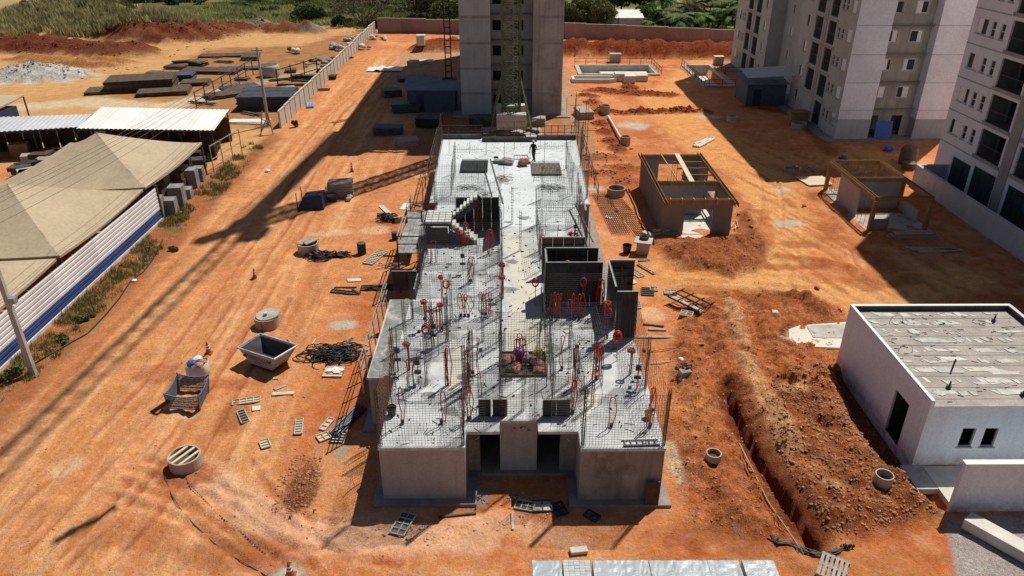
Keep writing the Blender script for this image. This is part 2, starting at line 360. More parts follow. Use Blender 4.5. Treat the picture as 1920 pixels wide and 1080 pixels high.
def relief(X, Y):
    h = .05*fbm(X/3.1, Y/3.1, 3, 1)+.018*fbm(X/.55, Y/.55, 2, 5)
    far = sstep(60, 150, Y); h = h*(1+1.5*far)
    road = sstep(-24, -21, X)*(1-sstep(-11, -8, X))*(1-sstep(120, 130, Y))
    h = h+road*(.035*vnoise(X/.42, Y/7.0, 9)+.02*vnoise(X/.2, Y/3.0, 19))
    wob = .12*vnoise(X/1.3, Y/1.3, 61)
    for P in RUTS:
        xs_ = [p[0] for p in P]; ys_ = [p[1] for p in P]; sel = (X > min(xs_)-1) & (X < max(xs_)+1) & (Y > min(ys_)-1) & (Y < max(ys_)+1)
        if not sel.any(): continue
        d = np.full(X.shape, 9.0); d[sel] = seg_dist(X[sel], Y[sel], P)+wob[sel]; h = h-.075*np.exp(-(d/.13)**2)+.045*np.exp(-((d-.28)/.1)**2)
    zr = sstep(8,11,X)*(1-sstep(33,35,X))*sstep(36,40,Y)*(1-sstep(100,106,Y)); h = h+zr*(.16*fbm(X/2.4, Y/2.4, 4, 131)+.05*fbm(X/.6, Y/.6, 2, 133))*(1-.7*sstep(62,70,Y))
    rgh = fbm(X/.8, Y/.8, 4, 31)
    for P, a, base in ((SPOIL,.36,.60),(DIG_R,.3,.1),(BANK,.28,.45)):
        k = poly_soft(X, Y, P, .9); k = sstep(.2, 1, k); h = h+k*(base+a*rgh+.16*fbm(X/.36, Y/.36, 2, 41))
    k = poly_soft(X, Y, HOUSE_PIT, .6); h = h-.55*sstep(.3, .9, k)
    for pts, wd, hh in SANDHUMPS: h = h+hh*np.exp(-(seg_dist(X, Y, pxpoly(pts))/wd)**2)
    for pts, wd, hh in RIDGES: h = h+hh*np.exp(-((seg_dist(X, Y, pxpoly(pts))+.2*rgh)/wd)**2)*(1+.35*rgh)
    d = seg_dist(X, Y, TRENCH)+.12*fbm(X/.7, Y/.7, 2, 55)
    h = h-.95*(1-sstep(.07, .3, d))+.18*np.exp(-((d-.95)/.35)**2)*(1+.8*rgh)
    for (x, y, rx, ry, hh, rot, kd) in MOUNDS:
        sel = (np.abs(X-x) < rx*1.3) & (np.abs(Y-y) < ry*1.3+rx*.0)
        if not sel.any(): continue
        r = np.hypot((X[sel]-x)/rx, (Y[sel]-y)/ry)+(.1 if kd == 'red' and hh > 1.2 else .22)*fbm(X[sel]/1.3, Y[sel]/1.3, 3, int(abs(x*7)) % 97)
        bump_ = hh*np.clip(1-r, 0, 1)**(.6 if kd == 'red' and hh > 1.2 else .85)*(1+(.12 if kd == 'red' and hh > 1.2 else .35)*fbm(X[sel]/1.1, Y[sel]/1.1, 3, 71))
        hs = h[sel]; h[sel] = np.where(bump_ > .01, np.maximum(hs, bump_+hs*.3), hs)
    r = np.hypot((X-HILL[0])/26, (Y-HILL[1]-9)/16); h = h+5.6*np.exp(-r*r*2.2)*(1+.25*fbm(X/4, Y/4, 3, 81))
    # rolling fields far behind
    h = h+sstep(190, 420, Y)*4*fbm(X/90, Y/90, 2, 91)
    for (x0, x1, y0, y1, dz) in (POOLS if 'POOLS' in globals() else []):
        ins = (X > x0) & (X < x1) & (Y > y0) & (Y < y1); h = np.where(ins, dz, h)
    return h
POOLS = []
def gz(x, y): return float(relief(np.array([x], float), np.array([y], float))[0])
def GP(px, py, dz=0.0):
    x, y = G(px, py); return (x, y, gz(x, y)+dz)
POOLS = [(10.35, 20.7, 106.3, 112.2, -1.5), (26.1, 29.6, 98.9, 112.2, -1.4)]
def axis(segs):
    out = [segs[0][0]]
    for a, b, st in segs:
        n = max(1, int(round((b-a)/st))); out += [a+(b-a)*(i+1)/n for i in range(n)]
    return np.array(out)
gx = axis([(-700,-300,40),(-300,-120,6),(-120,-45,.75),(-45,-27,.45),(-27,24,.14),(24,42,.4),(42,120,2),(120,300,10),(300,700,40)])
gy = axis([(-40,14,3),(14,38,.13),(38,60,.2),(60,115,.36),(115,150,.5),(150,200,1.2),(200,420,5),(420,1500,45)])
GX, GY = np.meshgrid(gx, gy)
XF, YF = GX.ravel(), GY.ravel()
HZ = relief(XF, YF)
nx, ny = len(gx), len(gy)
ii = np.arange((nx-1)*(ny-1)); r_, c_ = ii//(nx-1), ii % (nx-1); b_ = r_*nx+c_
FQ = np.stack([b_, b_+1, b_+1+nx, b_+nx], 1)
# soil colours (albedo of the soil itself)
C = np.tile(np.array(alb((205,130,80))), (len(XF), 1))
def blend(mask, c, k=1.0):
    global C
    m = np.clip(mask*k, 0, 1)[:, None]; C = C*(1-m)+np.array(alb(c))*m
n1 = fbm(XF/6, YF/6, 4, 101); n2 = fbm(XF/1.6, YF/1.6, 4, 111); n3 = fbm(XF/.5, YF/.5, 3, 121)
blend(sstep(-.1,.5,n1), (216,148,98), .8)
blend(sstep(.0,.5,fbm(XF/4, YF/4, 4, 131)), (186,104,58), .65)
blend(sstep(.15,.5,n2), (224,166,118), .5)
# worn haul road on the left: paler, with long wheel marks
road = sstep(-25,-21.5,XF)*(1-sstep(-12.5,-8.5,XF+1.5*n1))*(1-sstep(118,135,YF))
blend(road, (218,152,98), .85)
strk = fbm(XF/.55, YF/9, 3, 141); blend(road*sstep(.05,.5,strk), (232,174,120), .85); blend(road*sstep(.1,.55,-strk), (200,124,78), .55)
strk2 = vnoise(XF/.22, YF/5, 151); blend(road*sstep(.35,.9,strk2), (190,114,70), .4)
def band(pts, wd, c, k=1.0, soft=.6, wob=.5):
    d = seg_dist(XF, YF, pxpoly(pts))+wob*n2; blend(1-sstep(wd*(1-soft), wd, d), c, k)
def spot(px, py, rx, ry, c, k=1.0):
    x, y = G(px, py); r = np.hypot((XF-x)/rx, (YF-y)/ry)+.45*n2+.2*n3; blend(1-sstep(.6,1.05,r), c, k)
for i, P in enumerate(RUTS):
    d = seg_dist(XF, YF, P)+.1*n2; brk = sstep(-.35,.15,fbm(XF/2.2,YF/2.2,2,171+i)); blend((1-sstep(.05,.24,d))*brk, (172,98,58), .5); blend(np.exp(-((d-.34)/.13)**2)*brk, (228,170,122), .5)
# curved wheel tracks in the foreground
for off in (0, 26, 70, 100):
    band([(300+off,905),(360+off,965),(440+off,1030),(520+off,1085)], .22, (168,92,52), .55, .8, .12)
for off in (0, 34): band([(620+off*2,900),(610+off*2,985),(540+off,1040),(440+off,1080)], .3, (214,152,108), .5, .8, .15)
band([(380,880),(470,960),(600,1000),(760,1010),(900,1010)], 1.1, (230,178,138), .8)
band([(690,985),(800,1000),(960,985),(1080,1020)], .8, (228,174,132), .7)
spot(430,1045,2.6,1.0,(160,90,52),.5); spot(250,1000,2.2,1.1,(170,94,52),.45)
# right side sandy haul tracks
band([(1330,110),(1240,185),(1300,260),(1430,330),(1470,420),(1440,520),(1330,540),(1250,520)], 3.4, (224,158,96), .9)
band([(1230,185),(1330,240),(1400,290),(1500,300),(1700,300)], 3.4, (222,156,94), .9)
band([(1430,330),(1450,440),(1430,530),(1600,560),(1800,520)], 2.8, (226,166,106), .85)
tr_ = fbm((XF+YF*.35)/.35, (YF-XF*.35)/5, 3, 161); zone = sstep(12,16,XF)*(1-sstep(36,40,XF))*sstep(38,42,YF)*(1-sstep(70,80,YF))
blend(zone*sstep(.1,.5,tr_), (168,96,52), .6)
# strip along the sheet fence and the far left lot
strip = sstep(-27.5,-26.5,XF)*(1-sstep(-24.2,-22.6,XF+.8*n2))*(1-sstep(74,79,YF)); blend(strip, (158,98,60), .8); blend(strip*sstep(.0,.4,n2), (130,104,58), .7)
lot = 1-sstep(-25.5,-24.6,XF); blend(lot*sstep(62,70,YF)*(1-sstep(150,160,YF)), (208,160,106), .95)
blend(lot*sstep(.05,.5,n1)*sstep(62,70,YF)*(1-sstep(150,160,YF)), (196,140,86), .6)
yard = poly_soft(XF, YF, pxpoly([(330,190),(190,185),(260,150),(400,90),(560,85),(690,55),(700,80),(520,240),(420,240)]), 3); yard = sstep(.3,.8,yard+.2*n2)
blend(yard, (164,116,74), .85); blend(yard*sstep(.1,.5,n2), (128,92,62), .6)
band([(0,205),(160,190),(290,205),(380,185),(440,165)], 3.0, (212,192,160), .85)
band([(470,160),(560,140),(620,120)], 2.0, (186,166,136), .7)
spot(40,145,11,5.5,(206,196,180),1.0); spot(70,140,6,4,(224,218,206),.9)
# dug and heaped soil
for P, c, k in ((SPOIL,(160,92,52),.95),(DIG_R,(192,112,64),.8),(BANK,(168,94,52),.85),(HOUSE_PIT,(126,72,44),.8)):
    m = poly_soft(XF, YF, P, 1.2); m = sstep(.3,.8, m+.25*n2); blend(m, c, k); blend(m*sstep(.15,.5,n3+.4*n2), (112,60,34), .6); blend(m*sstep(.2,.55,-n2+.3*n3), (204,128,76), .65)
d = seg_dist(XF, YF, TRENCH); blend(1-sstep(.4,1.0,d+.2*n3), (118,58,32), .9)
for pts, wd, hh in RIDGES: band(pts, wd*1.3, (186,108,60), .6, .7, .3)
for pts, wd, hh in SANDHUMPS: band(pts, wd*1.2, (216,160,110), .9, .6, .15)
spot(1480,745,.8,.7,(222,168,116)); spot(1560,930,.5,.5,(215,165,110)); spot(1370,1010,3,1,(150,78,44),.6); spot(1560,1050,3,1,(196,126,76),.6)
spot(1290,760,1.2,1.6,(214,140,86),.7); spot(1310,820,1,1.3,(206,132,80),.6)
KC = {'white':(206,200,190),'red':(156,74,38),'maroon':(128,66,42),'sand':(190,130,76),'gravel':(150,138,124),'brown':(140,84,52),'soft':(190,112,66)}
for (x, y, rx, ry, hh, rot, kd) in MOUNDS:
    r = np.hypot((XF-x)/rx, (YF-y)/ry)+.25*n2; m = 1-sstep(.75,1.05,r); blend(m, KC[kd], .9); blend(m*sstep(.1,.5,n3), tuple(v*.8 for v in KC[kd]), .5)
for a in [(1395,430,1.0,3.0),(1500,458,2.2,.9),(1560,430,1.0,1.5),(1300,545,2.5,.8),(1180,325,2.2,2.0),(1390,380,.8,2.5),(1650,530,2.5,1.2),(1480,500,3,.6),(1440,560,3,1.0),(1540,370,1.2,1.2),(1480,380,.6,1.6)]: spot(*a, (160,88,48), .6)
# dark soil bands in the open area on the right
for a in [((1110,185),(1140,240),(1165,285)),((1160,175),(1250,182)),((1400,200),(1500,215),(1560,290))]: band(list(a), 1.0, (150,76,42), .7)
# mortar spills and dusty concrete patches
for a in [(1190,236,1.9,1.7),(1480,420,1.5,.8),(1465,356,1.0,.8),(645,608,1.0,.6),(1330,219,1.9,.9),(1110,353,1.4,.9),(540,1100,1,1)]: spot(*a, (196,184,164), .95)
for a in [(125,876,.8,.9),(700,432,1.3,.8),(640,435,1.2,.6),(350,780,.9,.3),(780,328,2.4,.7),(600,440,1.2,.5),(1225,590,.9,1.2)]: spot(*a, (222,178,134), .9)
spot(880,925,.9,.8,(170,158,146),.9); spot(1262,860,.5,2.2,(206,176,140),.9); spot(640,850,.5,.9,(170,150,130),.8); spot(1525,635,2.6,1.0,(222,206,166),1)
spot(730,415,1.2,.8,(136,72,44),.6); spot(440,720,2,.6,(170,92,52),.5); spot(300,700,1.2,1.0,(168,92,54),.5); spot(430,780,.8,1.4,(164,88,50),.6); spot(350,885,1.5,1,(168,90,52),.8); spot(560,900,.8,2.2,(160,96,62),.5)
# earth under the big tower and inside the left yard
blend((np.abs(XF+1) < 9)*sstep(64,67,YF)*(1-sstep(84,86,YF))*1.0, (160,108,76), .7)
rp = sstep(5.8,6.3,XF)*(1-sstep(8.2,9.2,XF+.5*n2))*sstep(66,70,YF)*(1-sstep(126,130,YF)); blend(rp, (176,138,104), .8)
lp = (1-sstep(-6.5,-6,XF))*sstep(-18,-16,XF+1.5*n2)*sstep(96,100,YF)*(1-sstep(122,126,YF)); blend(lp, (186,150,116), .7)
# vegetation ground far off
bk = sstep(0, 3, YF-(143.5-np.clip(XF+23,0,80)*.19)+2*n2)*np.where(XF < -24, sstep(150,158,YF+4*n1), 1); blend(bk, (128,118,66), 1.0)
blend(bk*sstep(.0,.4,n1), (96,102,48), .7); blend(bk*sstep(.1,.5,-n1), (150,134,84), .6)
g_ = (YF > 164)*(XF < -20); blend(g_*(1-sstep(172,180,YF+2*n1)), (150,140,72), .7); blend((XF < -30)*sstep(174,177,YF+3*n1)*(1-sstep(188,191,YF)), (126,92,68), .85)
hill = np.exp(-(np.hypot((XF-HILL[0])/26, (YF-HILL[1]-9)/16))**2*2.2); blend(sstep(.28,.5,hill+.12*n2), (138,122,68), .95)
blend((XF < -86)*sstep(160,166,YF+2*n1)*(1-sstep(200,210,YF)), (196,158,112), .9)
for x0, x1, y0, y1, c in ((32,46,180,183,(70,150,40)),(20,80,172,179,(176,156,110)),(40,52,146,158,(110,160,50)),(30,90,190,230,(170,150,105))):
    blend(((XF > x0) & (XF < x1) & (YF > y0) & (YF < y1))*1.0, c, .9)
# gravel yard bottom right
gp = poly_soft(XF, YF, pxpoly([(1772,975),(1795,1080),(1770,1110),(2000,1110),(2000,960)]), .5); gp = sstep(.35,.65,gp+.12*n2); blend(gp, (186,172,164), 1.0)
C = C*(1+.10*n3[:, None]*np.where(bk > .5, 2, 1)[:, None]); C = np.clip(C*np.array((1.19,1.20,1.21))*(1-.0*bk[:,None]), .01, .85); C = np.where((bk > .5)[:,None], C*np.array((.8,.9,.95)), C)

def soil_mat():
    m = bpy.data.materials.new('soil'); m.use_nodes = True; t = m.node_tree; N = t.nodes; L = t.links; p = N['Principled BSDF']; am = N.new('ShaderNodeVertexColor'); am.layer_name = 'marks'; sp3 = N.new('ShaderNodeSeparateColor'); L.new(am.outputs['Color'], sp3.inputs[0])
    p.inputs['Roughness'].default_value = .95; p.inputs['Specular IOR Level'].default_value = .12
    at = N.new('ShaderNodeVertexColor'); at.layer_name = 'soil'; geo = N.new('ShaderNodeNewGeometry')
    def noise(s, d=6, mp=None, ro=.62):
        n = N.new('ShaderNodeTexNoise'); n.inputs['Scale'].default_value = s; n.inputs['Detail'].default_value = d; n.inputs['Roughness'].default_value = ro; src = geo.outputs['Position']
        if mp:
            k = N.new('ShaderNodeMapping'); k.inputs['Scale'].default_value = mp; L.new(src, k.inputs['Vector']); src = k.outputs[0]
        L.new(src, n.inputs['Vector']); return n.outputs['Fac']
    def rng_(f, a, b, c, d):
        r = N.new('ShaderNodeMapRange'); r.inputs[1].default_value = a; r.inputs[2].default_value = b; r.inputs[3].default_value = c; r.inputs[4].default_value = d; L.new(f, r.inputs[0]); return r.outputs[0]
    def mul(a, b):
        q = N.new('ShaderNodeMath'); q.operation = 'MULTIPLY'; L.new(a, q.inputs[0]); L.new(b, q.inputs[1]); return q.outputs[0]
    f = mul(mul(rng_(noise(1.1), .3, .7, .84, 1.14), rng_(noise(7), .3, .7, .78, 1.17)), rng_(noise(38, 3), .3, .7, .84, 1.12))
    v = N.new('ShaderNodeTexVoronoi'); v.inputs['Scale'].default_value = 4.5; L.new(geo.outputs['Position'], v.inputs['Vector'])
    peb = rng_(v.outputs['Distance'], .05, .18, .6, 1.0); msk = noise(.7, 3)
    pm = N.new('ShaderNodeMix'); pm.data_type = 'FLOAT'; L.new(rng_(msk, .48, .62, 0, 1), pm.inputs[0]); pm.inputs[2].default_value = 1.0; L.new(peb, pm.inputs[3])
    f = mul(f, pm.outputs[0])
    def lerp1(fac, val):
        x = N.new('ShaderNodeMix'); x.data_type = 'FLOAT'; L.new(fac, x.inputs[0]); x.inputs[2].default_value = 1.0; L.new(val, x.inputs[3]); return x.outputs[0]
    wn = N.new('ShaderNodeTexNoise'); wn.inputs['Scale'].default_value = .16; wn.inputs['Detail'].default_value = 2; L.new(geo.outputs['Position'], wn.inputs['Vector'])
    ws_ = N.new('ShaderNodeVectorMath'); ws_.operation = 'MULTIPLY_ADD'; ws_.inputs[1].default_value = (5, 5, 0); L.new(wn.outputs['Color'], ws_.inputs[0]); L.new(geo.outputs['Position'], ws_.inputs[2])
    def wnoise(d, mp):
        k = N.new('ShaderNodeMapping'); k.inputs['Scale'].default_value = mp; L.new(ws_.outputs[0], k.inputs['Vector']); n = N.new('ShaderNodeTexNoise'); n.inputs['Scale'].default_value = 1; n.inputs['Detail'].default_value = d; n.inputs['Roughness'].default_value = .65; L.new(k.outputs[0], n.inputs['Vector']); return n.outputs['Fac']
    pres = rng_(noise(.32, 3), .45, .6, 0, 1)
    f = mul(f, lerp1(mul(sp3.outputs[0], pres), mul(rng_(wnoise(5, (2.4, .22, 1)), .42, .62, .88, 1.05), rng_(wnoise(4, (7, .6, 1)), .4, .62, .88, 1.06))))
    f = mul(f, lerp1(sp3.outputs[2], mul(rng_(noise(30, 4, ro=.8), .38, .62, .55, 1.25), rng_(noise(9, 4), .35, .65, .8, 1.1))))
    v2 = N.new('ShaderNodeTexVoronoi'); v2.inputs['Scale'].default_value = 2.2; v2.feature = 'DISTANCE_TO_EDGE'; L.new(geo.outputs['Position'], v2.inputs['Vector'])
    f = mul(f, lerp1(sp3.outputs[1], mul(rng_(noise(3.2, 6, ro=.75), .38, .6, .6, 1.14), rng_(noise(14, 4, ro=.7), .4, .62, .68, 1.12))))
    sc_ = N.new('ShaderNodeVectorMath'); sc_.operation = 'SCALE'; L.new(at.outputs['Color'], sc_.inputs[0]); L.new(f, sc_.inputs['Scale'])
    hs = N.new('ShaderNodeHueSaturation'); L.new(rng_(noise(.5, 4), .3, .7, .494, .504), hs.inputs['Hue']); L.new(rng_(noise(2.3, 4), .3, .7, .9, 1.1), hs.inputs['Saturation']); L.new(sc_.outputs[0], hs.inputs['Color'])
    L.new(hs.outputs[0], p.inputs['Base Color'])
    b = N.new('ShaderNodeBump'); b.inputs['Strength'].default_value = 1.0; b.inputs['Distance'].default_value = .10
    ad = N.new('ShaderNodeMath'); ad.operation = 'ADD'; L.new(noise(5, 6, ro=.7), ad.inputs[0]); L.new(rng_(noise(22, 4), 0, 1, 0, .45), ad.inputs[1])
    L.new(ad.outputs[0], b.inputs['Height']); L.new(b.outputs[0], p.inputs['Normal'])
    return m
M['soil'] = soil_mat()
ground = np_mesh('ground', np.stack([XF, YF, HZ], 1), FQ, M['soil'], smooth=True)
ca = ground.data.color_attributes.new('soil', 'FLOAT_COLOR', 'POINT'); ca.data.foreach_set('color', np.concatenate([C, np.ones((len(C),1))], 1).astype(np.float32).ravel())
mk_ = np.zeros((len(C),4), np.float32); mk_[:,3] = 1; mk_[:,0] = np.clip(road+zone*.0, 0, 1)
dig_ = np.zeros(len(XF))
for P in (SPOIL, DIG_R, BANK, HOUSE_PIT): dig_ = np.maximum(dig_, sstep(.2,.7,poly_soft(XF, YF, P, 1.2)))
for (x, y, rx, ry, hh, rot, kd) in MOUNDS: dig_ = np.maximum(dig_, 1-sstep(.8,1.2,np.hypot((XF-x)/rx,(YF-y)/ry)))
mk_[:,1] = dig_; mk_[:,2] = gp
cm = ground.data.color_attributes.new('marks', 'FLOAT_COLOR', 'POINT'); cm.data.foreach_set('color', mk_.ravel())
tag(ground, kind='structure')
del GX, GY, n1, n2, n3

# ------------------------------------------------------------------ loose clods and chips (uncountable)
_t = (1+5**.5)/2
ICO = np.array([(-1,_t,0),(1,_t,0),(-1,-_t,0),(1,-_t,0),(0,-1,_t),(0,1,_t),(0,-1,-_t),(0,1,-_t),(_t,0,-1),(_t,0,1),(-_t,0,-1),(-_t,0,1)])/1.9
ICF = np.array([(0,11,5),(0,5,1),(0,1,7),(0,7,10),(0,10,11),(1,5,9),(5,11,4),(11,10,2),(10,7,6),(7,1,8),(3,9,4),(3,4,2),(3,2,6),(3,6,8),(3,8,9),(4,9,5),(2,4,11),(6,2,10),(8,6,7),(9,8,1)])
def lumps(name, P, S, mt, flat=.65, label=None, cat=None):
    P = np.asarray(P); n = len(P); A = rng.uniform(0, 6.28, n); ca_, sa = np.cos(A), np.sin(A)
    V = ICO[None]*rng.uniform(.45, 1.35, (n, 12, 1)); V = V*np.stack([rng.uniform(.7,1.3,n), rng.uniform(.7,1.3,n), np.full(n, flat)], 1)[:, None]
    X = V[..., 0]*ca_[:, None]-V[..., 1]*sa[:, None]; Y = V[..., 0]*sa[:, None]+V[..., 1]*ca_[:, None]
    V = np.stack([X, Y, V[..., 2]], 2)*np.asarray(S)[:, None, None]+P[:, None]
    F = (ICF[None]+12*np.arange(n)[:, None, None]).reshape(-1, 3)
    o = np_mesh(name, V.reshape(-1, 3), F, mt); tag(o, label, cat, kind='stuff'); return o
def scatter(poly, n, smin, smax, pw=3.0):
    a = np.array(poly); lo, hi = a.min(0), a.max(0); out = []
    P = rng.uniform(lo, hi, (n*6, 2)); P = P[poly_in(P[:, 0], P[:, 1], poly)][:n]
    S = smin+(smax-smin)*rng.uniform(0, 1, len(P))**pw
    Z = relief(P[:, 0], P[:, 1]); return np.column_stack([P, Z-S*.05]), S
PS, SS = [], []
for P, n, a, b in ((SPOIL,4600,.015,.10),(DIG_R,3000,.012,.075),(BANK,1000,.015,.09),(HOUSE_PIT,260,.02,.1)):
    p, s = scatter(P, n, a, b); PS.append(p); SS.append(s)
p, s = scatter([(x_+G(560,905)[0], y_+G(560,905)[1]) for x_, y_ in ((-.8,-1.8),(.7,-1.9),(.9,0),(.6,1.9),(-.6,1.8),(-.9,.2))], 520, .02, .1); PS.append(p); SS.append(s)
lumps('soil_clods', np.vstack(PS), np.concatenate(SS), M['clod'], label='brown soil clods strewn over the dug trench banks', cat='soil clods')
PS, SS = [], []
for (x, y, rx, ry, hh, rot, kd) in MOUNDS:
    if kd in ('red', 'soft', 'brown', 'maroon'):
        n = (110 if rx > 2 else 45); q = rng.normal(0, .55, (n, 2))*(rx, ry)+(x, y); s = (.03+.14*rng.uniform(0, 1, n)**3*(1 if y > 60 else .5))*(1.3 if kd == 'maroon' else 1)*(.6 if kd == 'red' and hh > 1.2 else 1)
        PS.append(np.column_stack([q, relief(q[:, 0], q[:, 1])+s*.2])); SS.append(s)
lumps('earth_lumps', np.vstack(PS), np.concatenate(SS), M['clod_red'], label='red earth lumps lying on and around the small heaps', cat='soil lumps')
whole = [(-23,16),(18,16),(18,60),(9,66),(9,120),(-22,120),(-24,60)]
p, s = scatter(whole, 13000, .012, .06, 4); lumps('stray_pebbles', p, s, M['clod'], label='small stray pebbles and dirt crumbs over the bare earth', cat='pebbles')
PS = []; SS = []
for px, py, rx, ry, n in ((775,1000,2.2,.5,40),(1000,945,1.6,.5,60),(880,925,.7,.6,80),(1000,980,3,.6,30),(740,430,1.2,.7,30),(1290,890,.6,.6,14),(40,140,9,4,420),(470,1000,2,.8,8),(520,760,3,2,14),(1640,690,.2,.2,2),(690,60,3,2,60),(215,130,3,1.5,20),(1500,300,2,.5,30)):
    x, y = G(px, py); q = rng.normal(0, .5, (n, 2))*(rx, ry)+(x, y); s_ = rng.uniform(.02, .07, n)*(3 if y > 90 else 1); PS.append(np.column_stack([q, relief(q[:, 0], q[:, 1])+s_*.2])); SS.append(s_)
lumps('rubble_chips', np.vstack(PS), np.concatenate(SS), M['rubble'], label='pale mortar and rubble chips scattered on the earth', cat='rubble')
# ------------------------------------------------------------------ buildings
Z = Vector((0,0,1))
def facade(mb, o, u, W, H0, H1, ops, inn, dep=.14):
    """wall sheet with real openings and reveals; ops = (u0,u1,z0,z1)"""
    o = Vector(o); u = Vector(u); inn = Vector(inn)
    us = sorted({0, W, *[a for q in ops for a in q[:2]]}); zs = sorted({H0, H1, *[a for q in ops for a in q[2:4]]})
    pt = lambda a, z, d=0: o+u*a+Z*z+inn*d
    for i in range(len(us)-1):
        run = None
        for j in range(len(zs)-1):
            ua, ub, za, zb = us[i], us[i+1], zs[j], zs[j+1]; c = ((ua+ub)/2, (za+zb)/2)
            if any(q[0] < c[0] < q[1] and q[2] < c[1] < q[3] for q in ops): continue
            mb.quad(pt(ua,za), pt(ub,za), pt(ub,zb), pt(ua,zb))
    for a, b, z0, z1 in [q[:4] for q in ops]:
        mb.quad(pt(a,z0), pt(a,z1), pt(a,z1,dep), pt(a,z0,dep)); mb.quad(pt(b,z0), pt(b,z1), pt(b,z1,dep), pt(b,z0,dep))
        mb.quad(pt(a,z0), pt(b,z0), pt(b,z0,dep), pt(a,z0,dep)); mb.quad(pt(a,z1), pt(b,z1), pt(b,z1,dep), pt(a,z1,dep))
    return mb
def fbox(mb, o, u, inn, a, b, z0, z1, d0, d1):
    """box on a facade: u-range, z-range, depth range (negative = proud)"""
    o = Vector(o); u = Vector(u); inn = Vector(inn); P = lambda s, z, d: o+u*s+Z*z+inn*d
    V = [P(a,z0,d0),P(b,z0,d0),P(b,z0,d1),P(a,z0,d1),P(a,z1,d0),P(b,z1,d0),P(b,z1,d1),P(a,z1,d1)]
    return mb.add(V, [(0,3,2,1),(4,5,6,7),(0,1,5,4),(1,2,6,5),(2,3,7,6),(3,0,4,7)])
FL = 2.7

# ---- the slab of the block being cast
SZ = 2.8
nb = thing('building_under_construction', 'single-storey cast concrete block with wire mesh standing on its pale roof slab', 'building', (.4, 23, 0))
OUT = [(-5.12,23.0),(-1.7,23.0),(-1.7,23.97),(-.36,23.97),(-.36,24.69),(1.19,24.69),(1.19,23.97),(2.8,23.97),(2.8,22.9),(6.15,22.9),
       (6.15,36.4),(4.9,36.4),(4.9,49.2),(5.8,49.2),(6.1,65.3),(2.6,65.3),(2.6,64.6),(-2.3,64.6),(-2.3,65.6),(-5.9,65.6),(-5.55,49.6),(-4.95,49.6),(-4.95,35.2),(-6.35,35.2),(-6.35,27.85),(-5.12,27.85)]
MB().prism(OUT, SZ-.14, SZ).build('floor_slab', M['slab'], nb, True, bevel=.015)
def wallpart(x0, x1, y0, y1, mt='cast_wall', z0=.15, z1=SZ-.143, name='wall'):
    return MB().box(x0, x1, y0, y1, z0, z1).build(name, M[mt], nb, True)
wallpart(-5.09,-1.73,23.04,23.18); wallpart(2.83,6.12,22.94,23.08,'stained_wall'); wallpart(-1.87,-1.73,23.183,24.7); wallpart(2.83,2.97,23.083,24.7)
wallpart(-1.727,-1.2,24.72,24.86,'stained_wall'); wallpart(-.36,1.19,24.72,24.86); wallpart(2.15,2.827,24.72,24.86,'stained_wall')
wallpart(-1.2,-.363,24.72,24.86,z0=2.25); wallpart(1.193,2.147,24.72,24.86,z0=2.25)
wallpart(-5.09,-4.95,23.183,65.4); wallpart(5.98,6.12,23.083,36.2); wallpart(4.7,4.84,36.2,49.2); wallpart(5.6,5.74,49.3,65.2); wallpart(-6.3,-6.16,27.9,35.1); wallpart(-6.16,-5.1,27.9,28.04); wallpart(-5.5,5.5,65.05,65.19)
wallpart(4.843,5.977,36.05,36.19); wallpart(4.843,5.597,49.3,49.44); wallpart(-.4,-.26,30.2,50); wallpart(1.8,1.94,30.2,50); wallpart(-4.9,-.45,33.0,33.14); wallpart(2.0,5.9,33.0,33.14); wallpart(-4.9,5.9,30.0,30.14)
MB().prism([(-5.5,22.7),(-1.3,22.7),(-1.3,24.5),(2.45,24.5),(2.45,22.6),(6.55,22.6),(6.55,66),(-5.5,66)], -.2, .15).build('foundation_apron', M['apron'], nb, True)
MB().prism([(-6.7,27.5),(-5.503,27.5),(-5.503,36),(-6.7,36)], -.2, .13).build('foundation_apron', M['apron'], nb, True)
def pxpart(name, pts, mt, th=.004, z=SZ):
    return MB().prism([G(a, b, z) for a, b in pts][::-1], z+.001, z+th).build(name, M[mt], nb, True)
for pts in ([(948,452),(985,446),(1003,520),(1024,640),(1028,668),(955,705),(948,620),(962,540)], [(842,652),(872,640),(874,720),(838,742)], [(955,738),(1080,740),(1079,752),(958,750)],
            [(1100,690),(1125,682),(1122,712),(1100,724)], [(1028,520),(1062,500),(1064,520),(1030,548)], [(1082,748),(1126,722),(1120,760),(1086,800)], [(960,700),(1015,660),(1022,690),(1010,712)]):
    pxpart('screed_patch', pts, 'screed')
pxpart('mortar_bed', [(690,706),(733,706),(770,562),(735,562)], 'mortar', .02)
MB().prism([(-5.4,49.8),(-4.9,49.8),(-4.9,47.2),(-.55,47.2),(-.55,45.2),(4.65,45.2),(4.65,49.4),(5.7,49.4),(5.95,65.2),(2.65,65.2),(2.65,64.4),(-2.35,64.4),(-2.35,65.4),(-5.75,65.4)], SZ+.0005, SZ+.004).build('fresh_topping', M['slab_fresh'], nb, True)
# upstand kerbs at the rear of the slab
for x0, x1, y in ((-2.25,2.55,64.45),(2.6,6.05,65.05),(-5.8,-2.35,65.35)):
    MB().box(x0, x1, y, y+.14, SZ+.002, SZ+.42).build('edge_form', M['form_grey'], nb, True)

